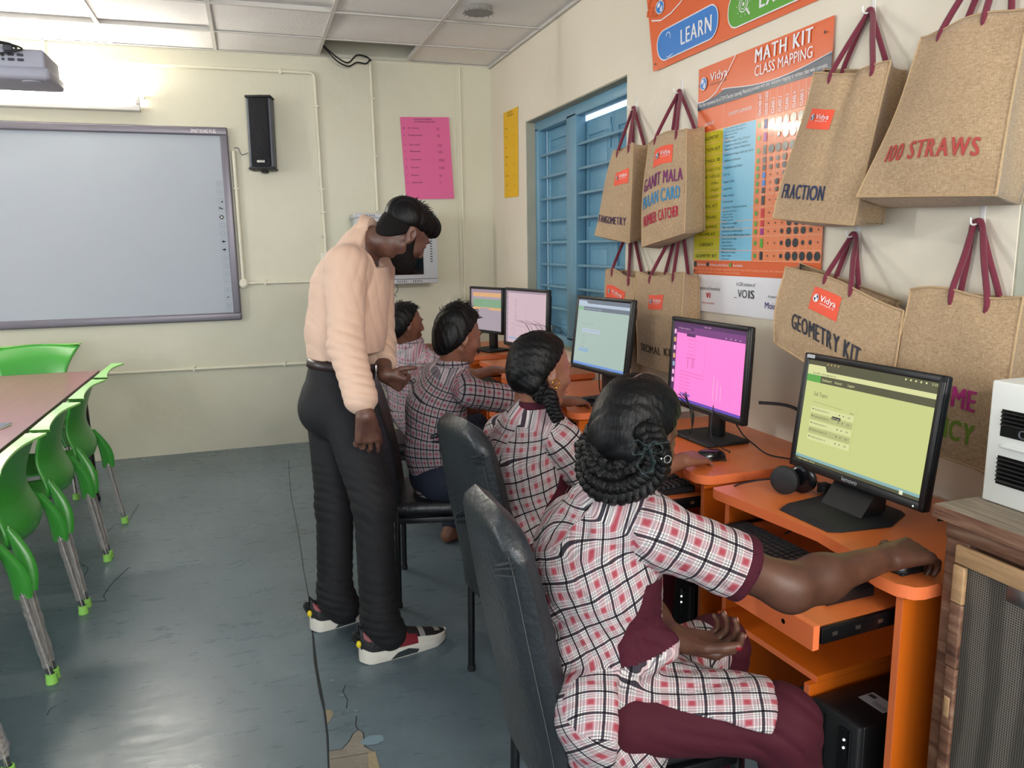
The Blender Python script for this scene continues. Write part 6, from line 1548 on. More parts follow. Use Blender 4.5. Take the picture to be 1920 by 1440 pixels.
# ---- nearest girl
HEAD1 = (0.729,1.372,1.119); NECK1 = (0.699,1.384,0.990)
hf1 = (.86, .34, -.42)
J1 = dict(rot=-.50, pel=(0.667,1.380,0.515), waist=(0.665,1.416,0.644), chest=(0.663,1.428,0.819), neck=NECK1, head=HEAD1, hf=hf1, hu=(.35, .12, .92), hs=1.0,
    rsh=(0.741,1.294,0.929), rel=(1.001,1.221,0.802), rwr=(1.295,1.258,0.811), rf=(.93, .06, .02), rt=(-.2, .9, .15), rn=(0, 0, -1), rh=dict(curl=(.55, .85, .7), splay=.06, tc=(.3, .3)), ak=1.22, hk=1.20, se=.60, tk=.84,
    lsh=(0.654,1.548,0.869), lel=(0.802,1.499,0.649), lwr=(0.809,1.350,0.663), lf=(.80, -.35, -.18), lt=(-.25, -.80, -.05), ln=(-.05, -.35, 1), lh=dict(curls=((.55, .55, .4), (.75, .75, .5), (.95, .8, .5), (1.05, .85, .5)), splay=.10, tc=(.5, .5), tspread=.5),
    rkn=(0.969,1.181,0.533), lkn=(0.996,1.459,0.549), ran=(1.010,1.191,0.177), lan=(1.014,1.502,0.189), wid=(.158, .138, .160), side=1.0)
J1['ran'] = (1.09, 1.21, .08); J1['lan'] = (1.02, 1.46, .08)
# direction of the right thigh, for the tunic flap
hipR = (0.664,1.282,0.560); kneeR = J1['rkn']
def merge(S_, G, k):
    o = np.round((G.lo-S_.lo)/S_.h).astype(int)
    a = np.maximum(o, 0); b = np.minimum(o+np.array(G.F.shape), np.array(S_.F.shape)); ga = a-o; gb = b-o
    A = S_.F[a[0]:b[0], a[1]:b[1], a[2]:b[2]]; Bf = G.F[ga[0]:gb[0], ga[1]:gb[1], ga[2]:gb[2]]
    hh = np.maximum(k-np.abs(A-Bf), 0)/k; S_.F[a[0]:b[0], a[1]:b[1], a[2]:b[2]] = np.minimum(A, Bf)-hh*hh*k*.25
def ex1(S_):
    hp, kn, lk = A3(hipR), A3(J1['rkn']), A3(J1['lkn']); pel = A3(J1['pel'])
    up = np.array([0, 0, 1.0])
    # front flap lying over both thighs to the knees
    G = Field(np.minimum(np.minimum(hp, kn), lk)-.14, np.maximum(np.maximum(pel, kn), lk)+.14, S_.h)
    e = nv(kn-hp); lkn = lk-nv(lk-pel)*.02
    G.caps(pel+e*.02, kn-e*.05, .108, .090, k=.02); G.caps(pel+(lk-pel)*.1, lkn, .108, .078, k=.05)
    G.caps(lerp(pel, kn, .3), lerp(pel, lk, .3), .09, k=.05)
    G.cut(hp+np.array([0, -.03, .045]), nv(np.array([0, -.42, -.90])-e*.36), k=.006)
    G.cut(kn-e*.062, nv(e+np.array([0, 0, -.35])), k=.004, lo=kn-.2, hi=kn+.2)
    G.cut(lk-nv(lk-pel)*.03, lk-pel, k=.004, lo=lk-np.array([.16, .1, .2]), hi=lk+.2)
    merge(S_, G, .02)
    # back flap hanging to and spreading over the seat
    K = Field(pel-.22, pel+.22, S_.h); lt = nv(lk-kn)
    K.caps(pel-lt*.05, pel+lt*.05, .122, k=.02); K.caps(hp-e*.01+np.array([0, .02, .01]), hp-e*.05, .094, .098, k=.03); K.caps((0.643,1.420,0.627), (0.631,1.384,0.504), .098, .086, k=.03)
    K.cut(A3((0.620,1.231,0.607)), nv(e+np.array([0, 0, .04])), k=.004)
    merge(S_, K, .03)
    S_.caps((0.615,1.377,0.465), (0.607,1.312,0.444), .062, .055, k=.015, flat=((.10, .25, 1), 3.2))
    # gathered cloth at the waist seam
    S_.caps((0.661,1.338,0.679), (0.742,1.295,0.707), .030, .026, k=.03)
    S_.caps((0.683,1.285,0.667), (0.751,1.277,0.687), .034, .026, k=.03)
gx1 = dict(bones=[(A3(hipR)+A3((-.02, .05, .03)), A3(J1['rkn'])+A3((0, .03, .02)), .095, .085)], ref=(0, .3, 1), r=.10, v0=.0, u0=.013, bias=.012)
gx2 = dict(bones=[((0.649,1.434,0.599), (0.606,1.365,0.440), .10, .09)], ref=(-.5, -.85, 0), r=.10, v0=.03, bias=.004)
fold1 = [((60, -60, 30), .0035, .3, .9, (0.693,1.306,0.683), .07), ((45, -15, -30), .0045, 1.1, .8, (0.591,1.477,0.722), .11), ((30, 40, -40), .0030, 2.1, .8, (0.658,1.388,0.942), .12), ((10, 50, 15), .003, .6, .9, (0.822,1.226,0.600), .16)]
J1['folds'] = fold1
p1, R1, J1 = student(J1, 'nearest girl in plaid and maroon tunic with looped braids, her hand at the mouse', h=.0040, girl=True, plaid=PL_G, skin=SK1, s=.94, trousers=M_MAR2,
    shirt_extra=dict(fn=ex1, pts=(hipR, J1['rkn'], J1['lkn'], (0.581,1.336,0.415)), groups=[gx1, gx2]), seed=1)
nails(p1, J1['lnl'], M_NAILR, which=(4,)); nails(p1, J1['lnl'], M_NAIL2, which=(0, 1, 2)); nails(p1, J1['rnl'], M_NAIL2, which=(0, 1))
def long_hair(parent, c, R, s, gath, seed, nape=-.062, h=.004, bangs=True):
    """hair pulled back from a parting to gathers at the sides"""
    c = A3(c); P = lambda x, y, z: c+R @ (np.array([x, y, z])*s)
    H = Field(c-.17*s, c+.17*s, h); f_, l_, u_ = R[:, 0], R[:, 1], R[:, 2]
    H.ell(P(-.014, 0, .032), (.104*s, .084*s, .094*s), R, k=0); H.ell(P(-.034, 0, -.018), (.080*s, .076*s, .074*s), R, k=.03)
    H.cut(P(.078, 0, .050), f_*.85-u_*.52, k=.015); H.cut(P(.020, 0, -.002), f_*.90-u_*.43, k=.012); H.cut(P(-.018, 0, -.02), f_*.85-u_*.52, k=.012); H.cut(P(0, 0, nape), -u_, k=.012)
    H.caps(P(.09, 0, .105), P(-.10, 0, .11), .008*s, op='sub', k=.012)       # parting groove
    for g_ in gath: H.ell(P(*g_), (.030*s, .022*s, .030*s), R, k=.02)
    H.folds([(tuple(R @ np.array([18, 70, 75])/s), .0016, seed, 1.2, None, 1), (tuple(R @ np.array([120, 30, 150])/s), .0011, seed+2, 1.6, None, 1)])
    Vt, Q = H.mesh(); mesh_obj('hair', Vt, Q, [HR], parent)
    return P
Pn = long_hair(p1, HEAD1, R1, .97, [(-.055, -.055, -.045), (-.055, .055, -.055)], 2, nape=-.078)
# scalp line of the parting
g = B(); g.tube([V(Pn(.05, .004, .123)), V(Pn(.0, .002, .1295)), V(Pn(-.05, -.003, .118)), V(Pn(-.088, -.006, .085)), V(Pn(-.112, -.008, .045)), V(Pn(-.115, -.008, .01))], .0022, mat('scalp', '#6b5448', .6), sm=5, seg=6, flat=.6); g.done('hair_parting', p1, world=True)
braid(p1, [(0.697,1.277,1.156), (0.705,1.250,1.115), (0.706,1.258,1.071), (0.677,1.273,1.041), (0.641,1.303,1.025), (0.616,1.345,1.034), (0.617,1.383,1.065), (0.632,1.417,1.103)], .020, .018, n=17)
braid(p1, [(0.706,1.272,1.117), (0.680,1.291,1.089), (0.648,1.308,1.063), (0.625,1.339,1.076), (0.630,1.376,1.108), (0.649,1.396,1.135)], .018, .017, n=13)
rb_ = lambda *a: a
def ribbon(parent, pts, w_=.008):
    g = B(); P = smooth_path(pts, 8); up = V((.3, .2, .9)); vs = []; fs = []
    for i, p in enumerate(P):
        t = (P[min(i+1, len(P)-1)]-P[max(i-1, 0)]).normalized(); b = t.cross(V((.31, .93, -.17))).normalized(); n_ = V((.31, .93, -.17))
        wv = (b*.35+n_*.9).normalized()*w_*(.6+.4*math.sin(i*.9)); vs += [p-wv, p+wv]
    for i in range(len(P)-1): fs.append((2*i, 2*i+1, 2*i+3, 2*i+2))
    g.add(vs, fs, M_RIB); return g.done('hair_ribbon', parent, world=True, solid=.0012)
c0 = (0.673,1.232,1.130)
ribbon(p1, [c0, (0.656,1.234,1.143), (0.644,1.237,1.134), (0.651,1.236,1.117), (0.666,1.232,1.122), c0])
ribbon(p1, [c0, (0.686,1.224,1.141), (0.702,1.222,1.128), (0.697,1.226,1.117), (0.681,1.227,1.120), c0])
ribbon(p1, [c0, (0.663,1.226,1.114), (0.653,1.227,1.099), (0.663,1.221,1.085), (0.679,1.218,1.094), (0.678,1.221,1.114), c0], .011)
ribbon(p1, [c0, (0.689,1.222,1.137), (0.715,1.224,1.138)], .004)
g = B(); g.torus((0.708,1.215,1.107), .007, .0014, M_SILV, A=Matrix(((1, 0, 0), (0, 0, 1), (0, 1, 0))), seg=14, ts=6); g.ell((0.700,1.224,1.107), (.003, .003, .003), M_SILV, nu=8, nv=6); g.done('earring', p1, world=True)
for k in range(7):
    rnd = random.Random(k); g = B(); a = A3((0.801,1.325,1.197))+np.array([rnd.uniform(-.01, .01), 0, rnd.uniform(-.01, .012)])
    g.tube([V(a), V(A3((0.813,1.306,1.174))+rnd.uniform(-.006, .006)), V(A3((0.816,1.305,1.145))+rnd.uniform(-.006, .006)), V(A3((0.811,1.307,1.123))+rnd.uniform(-.007, .007)), V(A3((0.805,1.311,1.130))+rnd.uniform(-.004, .004))], [.0009, .0008, .0007, .0006, .0004], HRB, sm=4, seg=5); g.done('loose_curl', p1, world=True)

# ---- second girl
HEAD2 = (0.840,2.218,1.118); NECK2 = (0.829,2.219,0.993)
J2 = dict(pel=(0.816,2.223,0.537), waist=(0.800,2.251,0.657), chest=(0.795,2.257,0.791), neck=NECK2, head=HEAD2, hf=(.95, .10, -.18), hu=(.15, .05, .98), hs=1.02,
    rsh=(0.881,2.119,0.896), rel=(1.001,2.092,0.736), rwr=(1.334,2.183,0.786), rf=(.93, .30, -.05), rt=(-.4, .8, .2), rn=(0, 0, -1), rh=dict(curl=(.30, .45, .35), splay=.12, tc=(.2, .2)), hk=1.05, se=.7,
    lsh=(0.762,2.413,0.879), lel=(0.940,2.525,0.651), lwr=(1.071,2.462,0.664), lf=(1, 0, 0), lt=(0, -1, .3), ln=(0, 0, -1),
    rkn=(1.20, 2.13, .52), lkn=(1.20, 2.33, .52), ran=(1.18, 2.12, .08), lan=(1.18, 2.34, .08), wid=(.152, .135, .155), side=1.15, rot=-.3)
p2_folds = [((45, -15, -30), .004, 1.1, .8, (0.734,2.272,0.650), .12)]
J2['folds'] = p2_folds
def ex2(S_):
    S_.caps((0.795,2.239,0.580), (0.779,2.224,0.478), .135, .115, k=.03)
    pel = A3(J2['pel']) if isinstance(J2['pel'], tuple) else J2['pel']
    S_.caps(pel+np.array([.02, 0, .0]), (1.08, 2.22, .545), .12, .085, k=.04)
    S_.caps((0.838,2.134,0.673), (0.861,2.080,0.654), .03, .03, k=.03)
p2, R2, J2 = student(J2, 'second girl in plaid and maroon tunic with one braid and a gold hoop earring', h=.0045, girl=True, plaid=PL_G2, skin=SK2, s=.94, trousers=M_MAR2, shirt_extra=dict(fn=ex2, pts=((0.779,2.224,0.478),)), seed=3)
Pn = long_hair(p2, HEAD2, R2, .98, [(-.045, -.058, -.050)], 5, nape=-.082)
braid(p2, [Pn(-.035, -.066, -.040), Pn(-.028, -.074, -.075), (0.816,2.092,1.061), (0.822,2.078,1.026), (0.834,2.068,0.993)], .021, .015, n=9)
for k in range(16):
    rnd = random.Random(k+40); g = B(); x = rnd.uniform(-.06, .07); y = rnd.uniform(-.03, .03); a = A3(Pn(x, y, .118))
    g.tube([V(a), V(A3(Pn(x-.02, y, .14))), V(A3(Pn(x-.045+rnd.uniform(-.01, .01), y, .145+rnd.uniform(-.01, .008))))], [.0005, .0004, .0003], HRB, sm=3, seg=4); g.done('stray_hair', p2, world=True)
g = B(); er = A3((0.844,2.106,1.097)); g.torus(er, .0105, .0016, M_GOLD, A=Matrix(((1, 0, 0), (0, 0, 1), (0, 1, 0))), seg=18, ts=6); g.ell(V(er)+V((0, 0, -.017)), (.003, .003, .005), M_GOLD, nu=8, nv=6); g.done('earring', p2, world=True)

# ---- boys
def boy(J, label, skin, plaid, seed, front=.0, h=.005, det=True, hs=1.0, top=.02):
    p, R, J = student(J, label, h=h, girl=False, plaid=plaid, skin=skin, s=.93, trousers=M_NAVYP, seed=seed)
    short_hair(p, J['head'], R, .93*J.get('hs', 1.0), seed=seed, top=top, front=front, m=HR)
    return p
J3 = dict(pel=(0.717,3.143,0.526), waist=(0.695,3.172,0.641), chest=(0.713,3.166,0.811), neck=(0.772,3.097,1.002), head=(0.797,3.072,1.139), hf=(.94, .16, -.20), hu=(.18, .03, .98), hs=1.04,
    rsh=(0.815,2.959,0.914), rel=(1.004,2.973,0.870), rwr=(1.335,3.171,0.802), rf=(.93, .30, -.06), rt=(-.3, .9, .2), rn=(0, 0, -1), rh=dict(curl=(.35, .5, .4), splay=.08),
    lsh=(0.687,3.327,0.932), lel=(0.927,3.409,0.770), lwr=(1.091,3.515,0.776), lf=(1, 0, 0), lt=(0, -1, .3), ln=(0, 0, -1),
    rkn=(1.10, 3.03, .52), lkn=(1.10, 3.28, .52), ran=(1.04, 3.05, .08), lan=(1.04, 3.26, .08), wid=(.150, .150, .158))
boy(J3, 'boy in dark plaid shirt with thick black hair, just behind the braided girl', SK3, PL_B, 4, top=.028)
J4 = dict(pel=(0.852,4.032,0.537), waist=(0.778,4.056,0.643), chest=(0.772,4.022,0.796), neck=(0.775,3.973,0.995), head=(0.744,3.963,1.113), hf=(.93, .12, -.06), hu=(.05, .0, 1), hs=1.0,
    rsh=(0.862,3.830,0.905), rel=(0.999,3.875,0.813), rwr=(1.263,4.108,0.815), rf=(.93, .30, -.06), rt=(-.3, .9, .2), rn=(0, 0, -1), rh=dict(curl=(.35, .5, .4), splay=.08),
    lsh=(0.708,4.205,0.912), lel=(0.935,4.371,0.776), lwr=(1.109,4.422,0.789), lf=(1, 0, 0), lt=(0, -1, .3), ln=(0, 0, -1),
    rkn=(1.12, 4.02, .52), lkn=(1.12, 4.28, .52), ran=(0.887,3.694,0.070), lan=(1.02, 4.26, .08), wid=(.150, .150, .155))
boy(J4, 'boy in pink plaid shirt with cropped hair, sitting right beside the standing man', SK3, PL_B2, 6, top=.006)
J5 = dict(pel=(0.964,4.956,0.524), waist=(0.892,4.982,0.644), chest=(0.843,4.944,0.809), neck=(0.811,4.936,0.995), head=(0.776,4.937,1.110), hf=(.90, .20, -.10), hu=(.05, .0, 1), hs=1.0,
    rsh=(0.878,4.792,0.921), rel=(1.021,4.833,0.822), rwr=(1.233,4.976,0.820), rf=(.93, .30, -.06), rt=(-.3, .9, .2), rn=(0, 0, -1), rh=dict(curl=(.35, .5, .4), splay=.08),
    lsh=(0.742,5.108,0.936), lel=(0.992,5.321,0.800), lwr=(1.192,5.361,0.803), lf=(1, 0, 0), lt=(0, -1, .3), ln=(0, 0, -1),
    rkn=(1.12, 5.02, .52), lkn=(1.12, 5.28, .52), ran=(1.02, 5.04, .08), lan=(1.02, 5.26, .08), wid=(.150, .150, .155))
boy(J5, 'farthest boy in plaid shirt, almost hidden behind the standing man', SK3, PL_B2, 8, h=.006)

# ---- standing man
PT = dict(hip=(0.294,3.052,0.938), waist=(0.317,3.062,1.033), chest=(0.371,3.102,1.338), neck=(0.457,3.114,1.555), head=(0.579,3.030,1.556),
    rsh=(0.339,2.960,1.441), rel=(0.310,2.809,1.152), rwr=(0.348,2.667,0.921), lsh=(0.499,3.266,1.415), lel=(0.494,3.230,1.104), lwr=(0.481,3.044,1.001),
    rhip=(0.313,2.970,0.936), lhip=(0.275,3.128,0.910), rkn=(0.377,2.801,0.551), lkn=(0.256,3.044,0.488), ran=(0.362,2.682,0.120), lan=(0.226,2.938,0.156))
PT = {k: A3(v) for k, v in PT.items()}
PT['ran'][2] = .115; PT['lan'][2] = .125
pT = thing('person', (.33, 2.9, 0), 'man in cream shirt and black trousers standing and leaning over the students', 'person')
s = 1.0
hfT = nv((.76, .24, -.60)); RT = frame(hfT, (.62, .1, .78))
F = Field(np.min(list(PT.values()), 0)-.16, np.max(list(PT.values()), 0)+.16, .0042)
lat = nv(PT['lsh']-PT['rsh']); spn = nv(PT['chest']-PT['hip']); frt = nv(np.cross(lat, spn))
F.caps(PT['hip'], PT['chest'], .12, .13, k=.03, flat=(frt, 1.3)); F.caps(PT['chest'], lerp(PT['chest'], PT['neck'], .8), .13, .07, k=.03, flat=(frt, 1.3)); F.caps(PT['rsh'], PT['lsh'], .045, k=.03)
limb(F, [PT['rhip'], PT['rkn'], PT['ran']], [.08, .055, .04]); limb(F, [PT['lhip'], PT['lkn'], PT['lan']], [.08, .055, .04])
head(F, PT['head'], RT, 1.04, neck=lerp(PT['neck'], PT['chest'], .12), nr=.060)
limb(F, [PT['rsh'], PT['rel'], lerp(PT['rel'], PT['rwr'], .3), PT['rwr']], [.05, .042, .043, .029]); limb(F, [PT['lsh'], PT['lel'], lerp(PT['lel'], PT['lwr'], .3), PT['lwr']], [.05, .042, .043, .029])
nlT = hand(F, PT['rwr'], (.06, .12, -1), (.95, .10, .1), (-.35, .93, .1), s=1.12, curls=((.25, .30, .2), (.35, .55, .35), (.45, .65, .45), (.55, .75, .5)), splay=.10, tc=(.2, .1), tspread=.30)
hand(F, PT['lwr'], (.80, -.25, -.45), (-.2, -.3, .9), (.2, .8, .3), s=1.0, curl=(1.25, 1.3, .9), splay=.01)
Vt, Q = F.mesh(); mesh_obj('body', Vt, Q, [SKT], pT); nails(pT, nlT, M_NAIL2, which=(3, 2, 1))
eyes(pT, PT['head'], RT, 1.04)
# hair: thick on top, cropped sides; beard
c = PT['head']; P = lambda x, y, z: c+RT @ (np.array([x, y, z])*1.04); f_, l_, u_ = RT[:, 0], RT[:, 1], RT[:, 2]
H = Field(c-.17, c+.19, .004); H.ell(P(-.004, 0, .064), (.106, .083, .070), RT, k=0); H.ell(P(.066, 0, .088), (.044, .060, .036), RT, k=.03); H.ell(P(.086, 0, .072), (.022, .045, .022), RT, k=.02)
H.ell(P(-.030, 0, .040), (.082, .079, .080), RT, k=.03); H.cut(P(.088, 0, .042), f_*.5-u_*.87, k=.012); H.cut(P(0, 0, .018), -u_+f_*.25, k=.02)
H.folds([(tuple(RT @ np.array([50, 110, 20])), .0025, 1, 1.5, None, 1)])
Vt, Q = H.mesh(); mesh_obj('hair', Vt, Q, [HR], pT)
rnd = random.Random(5); g = B()
for k in range(120):
    a = rnd.uniform(0, 2*PI); b = rnd.uniform(.1, 1.2); d = np.array([math.cos(a)*math.sin(b), math.sin(a)*math.sin(b)*.9, math.cos(b)])
    p_ = P(*(np.array([0, 0, .064])+d*np.array([.098, .079, .064]))); dd = RT @ nv(d+np.array([.7, .1*rnd.uniform(-1, 1), .15])); ln = rnd.uniform(.010, .026)
    g.tube([V(p_), V(p_+dd*ln*.6), V(p_+dd*ln)], [.0016, .0012, .0004], HR, seg=4)
g.done('hair_strands', pT, world=True)['kind'] = 'stuff'
H = Field(c-.15, c+.15, .004); H.ell(P(-.012, 0, .022), (.0965, .0775, .086), RT, k=0); H.ell(P(-.036, 0, -.022), (.070, .069, .074), RT, k=.03)
H.cut(P(.030, 0, .02), f_*.93-u_*.35, k=.01); H.cut(P(-.02, 0, -.012), f_*.72-u_*.68, k=.01); H.cut(P(0, 0, -.072), -u_, k=.02)
Vt, Q = H.mesh(); mesh_obj('cropped_sides', Vt, Q, [HRS], pT)
H = Field(c-.16, c+.16, .004)
for y in (-1, 1): H.caps(P(.012, y*.060, -.030), P(.058, y*.034, -.088), .019, .022, k=.02); H.caps(P(.012, y*.066, .0), P(.014, y*.060, -.035), .009, .012, k=.012)
H.ell(P(.070, 0, -.094), (.034, .038, .030), RT, k=.03); H.ell(P(.040, 0, -.074), (.058, .059, .036), RT, k=.02); H.caps(P(.086, -.026, -.050), P(.086, .026, -.050), .007, k=.012)
H.folds([(tuple(RT @ np.array([150, 150, 90])), .0015, 1, 1.5, None, 1)])
Vt, Q = H.mesh(); mesh_obj('beard', Vt, Q, [HRS], pT)
# trousers
T = Field(np.min([PT['ran'], PT['lan'], PT['hip']], 0)-.2, np.max([PT['waist'], PT['hip'], PT['rkn'], PT['lkn']], 0)+.18, .005)
T.caps(PT['waist']-spn*.01, PT['hip'], .146, .150, k=.03, flat=(frt, 1.15)); T.caps(PT['hip']-frt*.022-spn*.02+lat*.06, PT['hip']-frt*.022-spn*.06-lat*.06, .10, .10, k=.05)
for hp, kn, an in ((PT['rhip'], PT['rkn'], PT['ran']), (PT['lhip'], PT['lkn'], PT['lan'])):
    T.caps(hp-np.array([0, 0, .02]), kn, .105, .076, k=.04); T.caps(kn, an+np.array([0, 0, .01]), .074, .068, k=.03); T.caps(an+np.array([.0, 0, .05]), an+np.array([.03, 0, -.03]), .066, .070, k=.02)
T.cut(PT['waist']+spn*.018, spn, k=.003)
T.folds([((30, 10, 70), .004, .5, 1.0, PT['rkn'], .16), ((20, 25, 80), .004, 1.5, 1.0, PT['lkn'], .16), ((25, 10, 90), .005, 2.5, .8, PT['ran']+A3((0, 0, .05)), .12), ((25, 10, 90), .005, 2.9, .8, PT['lan']+A3((0, 0, .05)), .12), ((60, 20, 30), .0035, 1, .8, PT['hip'], .14)])
Vt, Q = T.mesh(); mesh_obj('trousers', Vt, Q, [M_TRS], pT)
g = B(); 
def beltf(u, v):
    a = 2*PI*u; cc = PT['waist']+spn*(.004+.034*v); return V(cc+frt*.1345*math.cos(a)+lat*.1520*math.sin(a))
g.grid(beltf, 48, 2, M_BELT, closeu=True); g.done('belt', pT, world=True, solid=.004)
g = B(); bc = PT['waist']+spn*.02+frt*.134; g.obox(V(bc), (.012, .045, .034), M_STEEL, .004); g.done('belt_buckle', pT, world=True)
# shirt
S_ = Field(np.min([PT['waist'], PT['rsh'], PT['rwr'], PT['lwr'], PT['chest']], 0)-.2, np.max([PT['neck'], PT['lsh'], PT['rwr'], PT['lwr'], PT['chest']], 0)+.2, .0045)
up_ = lerp(PT['chest'], PT['neck'], .6)
S_.caps(PT['waist']+spn*.03, lerp(PT['waist'], PT['chest'], .5), .152, .168, k=.04, flat=(frt, 1.12)); S_.caps(lerp(PT['waist'], PT['chest'], .5), PT['chest'], .168, .168, k=.04, flat=(frt, 1.15)); S_.caps(PT['chest'], up_, .165, .115, k=.05, flat=(frt, 1.2))
S_.caps(PT['rsh'], PT['lsh'], .066, k=.05); S_.caps(up_, PT['neck'], .09, .064, k=.04)
for sh, el, wr in ((PT['rsh'], PT['rel'], PT['rwr']), (PT['lsh'], PT['lel'], PT['lwr'])):
    S_.caps(sh, el, .073, .066, k=.04); e = A3(lerp(el, wr, .72)); S_.caps(el, e, .067, .056, k=.02); d = nv(wr-el); S_.cut(e-d*.01, d, lo=e-.1+d*.07, hi=e+.1+d*.07)
S_.caps(lerp(PT['rel'], PT['rwr'], .50), lerp(PT['rel'], PT['rwr'], .74), .059, .061, k=.006)
S_.cut(PT['waist']+spn*.022, -spn, k=.004, lo=PT['waist']-.25, hi=PT['waist']+.22-np.array([.0, .0, .1]))
hdir = nv(PT['head']-PT['neck']); S_.cut(PT['neck']+hdir*.02, hdir, k=.004, lo=PT['neck']-.12, hi=PT['neck']+.13)
S_.folds([((58, 14, 16), .0048, .2, .6, PT['chest']+A3((-.05, -.1, -.05)), .15), ((22, 12, 74), .0052, 1.2, .7, PT['rel'], .11), ((66, 18, -42), .0046, 2.2, .6, PT['rsh']+A3((0, 0, -.05)), .11), ((76, 22, 12), .0046, .7, .6, lerp(PT['waist'], PT['chest'], .2), .17), ((16, 24, 84), .005, .9, .7, PT['rwr']+A3((0, 0, .12)), .09), ((54, 24, 54), .0048, 3.0, .7, PT['lel'], .14), ((40, 10, 40), .004, 1.9, .8, PT['chest']+A3((-.12, 0, -.12)), .16)])
Vt, Q = S_.mesh(); mesh_obj('shirt', Vt, Q, [M_SHIRT], pT)
g = B(); nk = lerp(PT['neck'], PT['head'], .02); ax1 = nv(np.cross(hdir, lat))
def colT(u, v):
    a = 2*PI*u; rr = .064+.014*v; z = .012-.040*v
    return V(A3(nk)+hdir*z+ax1*rr*math.cos(a)+lat*rr*math.sin(a))
g.grid(colT, 40, 5, M_SHIRT, closeu=True); g.done('collar', pT, world=True, solid=.004)

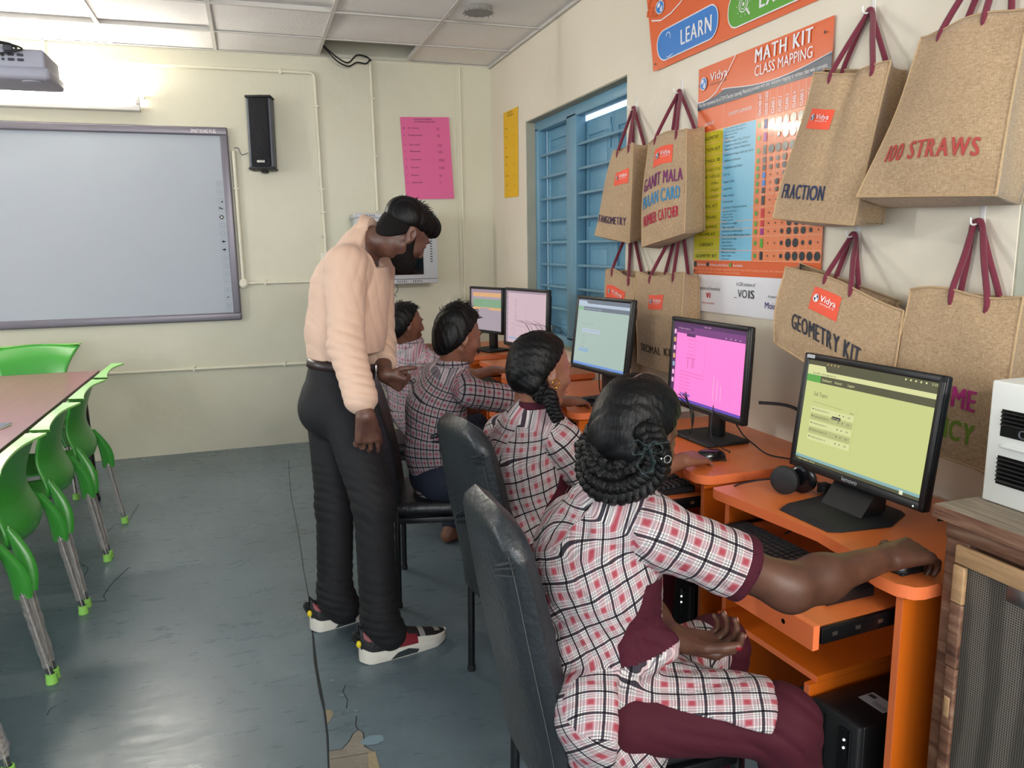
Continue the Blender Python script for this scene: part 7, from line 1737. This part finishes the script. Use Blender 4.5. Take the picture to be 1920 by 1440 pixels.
# shoes
M_SOLE = mat('sole_white', '#d9d4c8', .6, bump=.2, bscale=40); M_SHB = mat('shoe_black', '#131316', .6, bump=.4, bscale=120); M_SHR = mat('shoe_maroon', '#7c1f2a', .45); M_SHG = mat('shoe_grey', '#8f908c', .45); M_SHD = mat('shoe_dark_panel', '#2c3335', .6); M_SHY = mat('badge_yellow', '#e8cf2a', .5)
def shoe(parent, heel, toe, sgn=-1):
    heel, toe = A3(heel), A3(toe); heel[2] = toe[2] = 0; L_ = np.linalg.norm(toe-heel); d = (toe-heel)/L_; l = np.cross([0, 0, 1], d)
    W = lambda x, y, z: V(heel+d*x*L_+l*y+np.array([0, 0, z]))
    hw = lambda t: .048*min(1, (t/.10)**.5)*min(1, max(0, ((1-t)/.16))**.5)*(.80+.22*math.sin(PI*min(1, t*.95))) if 0 < t < 1 else .001
    stp = lambda t: .046-.014*t+.010*math.exp(-((t-.02)/.08)**2)-.010*math.exp(-((t-.5)/.2)**2)*0
    lift = lambda t: .012*max(0, (t-.80)/.2)**2+.006*max(0, (.08-t)/.08)
    n = 26; sh_ = thing_part('shoe', parent)
    g = B()
    def sole(u, v):       # v around: bottom, side out, top, side in
        t = .004+.992*u; w_ = hw(t); a = [(-1, 0), (-1.08, .5), (-.98, 1), (.98, 1), (1.08, .5), (1, 0)]
        k = v*6; i = int(k) % 6; f = k-int(k); p, q = a[i], a[(i+1) % 6]; y, z = p[0]+(q[0]-p[0])*f, p[1]+(q[1]-p[1])*f
        return W(t, y*w_, lift(t)+z*stp(t)+(.001))
    vs = [sole(i/n, j/6) for i in range(n+1) for j in range(6)]; fs = []
    for i in range(n):
        for j in range(6): fs.append((i*6+j, i*6+(j+1) % 6, (i+1)*6+(j+1) % 6, (i+1)*6+j))
    fs += [tuple(range(6)), tuple(n*6+j for j in range(6))[::-1]]; g.add(vs, fs, M_SOLE)
    g.done('sole', sh_, world=True, ang=1.0)
    g = B(); m_ = 14
    hgt = lambda t: (.098 if t < .32 else .098-.060*((t-.32)/.55)**.9 if t < .87 else .038-.020*((t-.87)/.13)) + .018*math.exp(-(t/.05)**2)
    def upper(u, a):
        t = .012+.965*u; w_ = hw(t)*.93; z0 = stp(t)+lift(t)-.004; H_ = max(.004, hgt(t)-z0*.35)
        th = PI*a; top = 1 if t > .34 else .62
        return W(t, -math.cos(th)*w_*(1-.38*math.sin(th)**2), z0+H_*math.sin(th)**.75*(1 if t > .34 else .95))
    nu = 30
    for i in range(nu):
        for j in range(m_):
            t = i/nu; a = (j+.5)/m_; outer = a < .5
            mt = M_SHB
            if t < .62 and (a < .30 or a > .70) and not (t > .5 and a > .2 and a < .8) and t > .03: mt = M_SHR if (.16 < (a if a < .5 else 1-a) < .30 or t > .38) else M_SHB
            if .66 < t < .72 or (.86 < t < .91 and .25 < a < .75): mt = M_SHG
            if t > .62 and (a < .14 or a > .86): mt = M_SOLE
            g.add([upper(i/nu, j/m_), upper((i+1)/nu, j/m_), upper((i+1)/nu, (j+1)/m_), upper(i/nu, (j+1)/m_)], [(0, 1, 2, 3)], mt)
    bmesh.ops.remove_doubles(g.bm, verts=g.bm.verts[:], dist=.0004); g.done('upper', sh_, world=True)
    for sg in (-1, 1):
        g = B(); ps = [(.30, .002), (.38, .024), (.50, .030), (.62, .016), (.60, .004)]; g.add([W(a, sg*(hw(a)*1.06+.0015), b+.003) for a, b in ps], [tuple(range(5))], M_SHD, False); g.done('sole_panel', sh_, world=True)
    g = B(); g.ell(W(-.004, sgn*.010, .078), (.010, .010, .014), M_SHY, nu=10, nv=8); g.ell(W(-.012, sgn*.012, .078), (.006, .006, .008), M_SHB, nu=8, nv=6); g.done('heel_badge', sh_, world=True)
    g = B(); g.tube([W(.02, 0, .095), W(-.03, 0, .118), W(-.05, 0, .108), W(.0, 0, .075)], .004, M_SHB, sm=5, seg=6, flat=2.0); g.done('pull_tab', sh_, world=True)
def thing_part(name, parent):
    o = bpy.data.objects.new(name, None); COL.objects.link(o); o.parent = parent; o.empty_display_size = .05; return o
shoe(pT, (0.278,2.656,0.000), (0.621,2.721,0.000)); shoe(pT, (0.125,2.968,0.000), (0.398,3.042,0.000))

# ------------------------------------------------------------------ repeats share a group
GROUPS = {'padded_chair': 'black padded chairs in front of the computer desks', 'plastic_chair': 'green plastic chairs around the table', 'computer_desk': 'orange computer desks along the right wall',
          'monitor': 'black monitors on the orange desks', 'keyboard': 'keyboards on the pull-out trays', 'computer_mouse': 'mice on the orange desks', 'computer_tower': 'computer towers under the desks',
          'jute_bag': 'jute bags hanging on the right wall', 'wall_hook': 'hooks holding the jute bags', 'conduit_pipe': 'cream conduits on the far wall', 'cable': 'loose cables', 'wall_plug': 'wall plugs on the far wall',
          'cabinet_lead': 'leads below the network cabinet', 'paper_notice': 'coloured paper notices'}
for o in bpy.data.objects:
    if o.parent is None and 'label' in o.keys():
        g_ = GROUPS.get(o.name.split('.')[0])
        if g_: o['group'] = g_
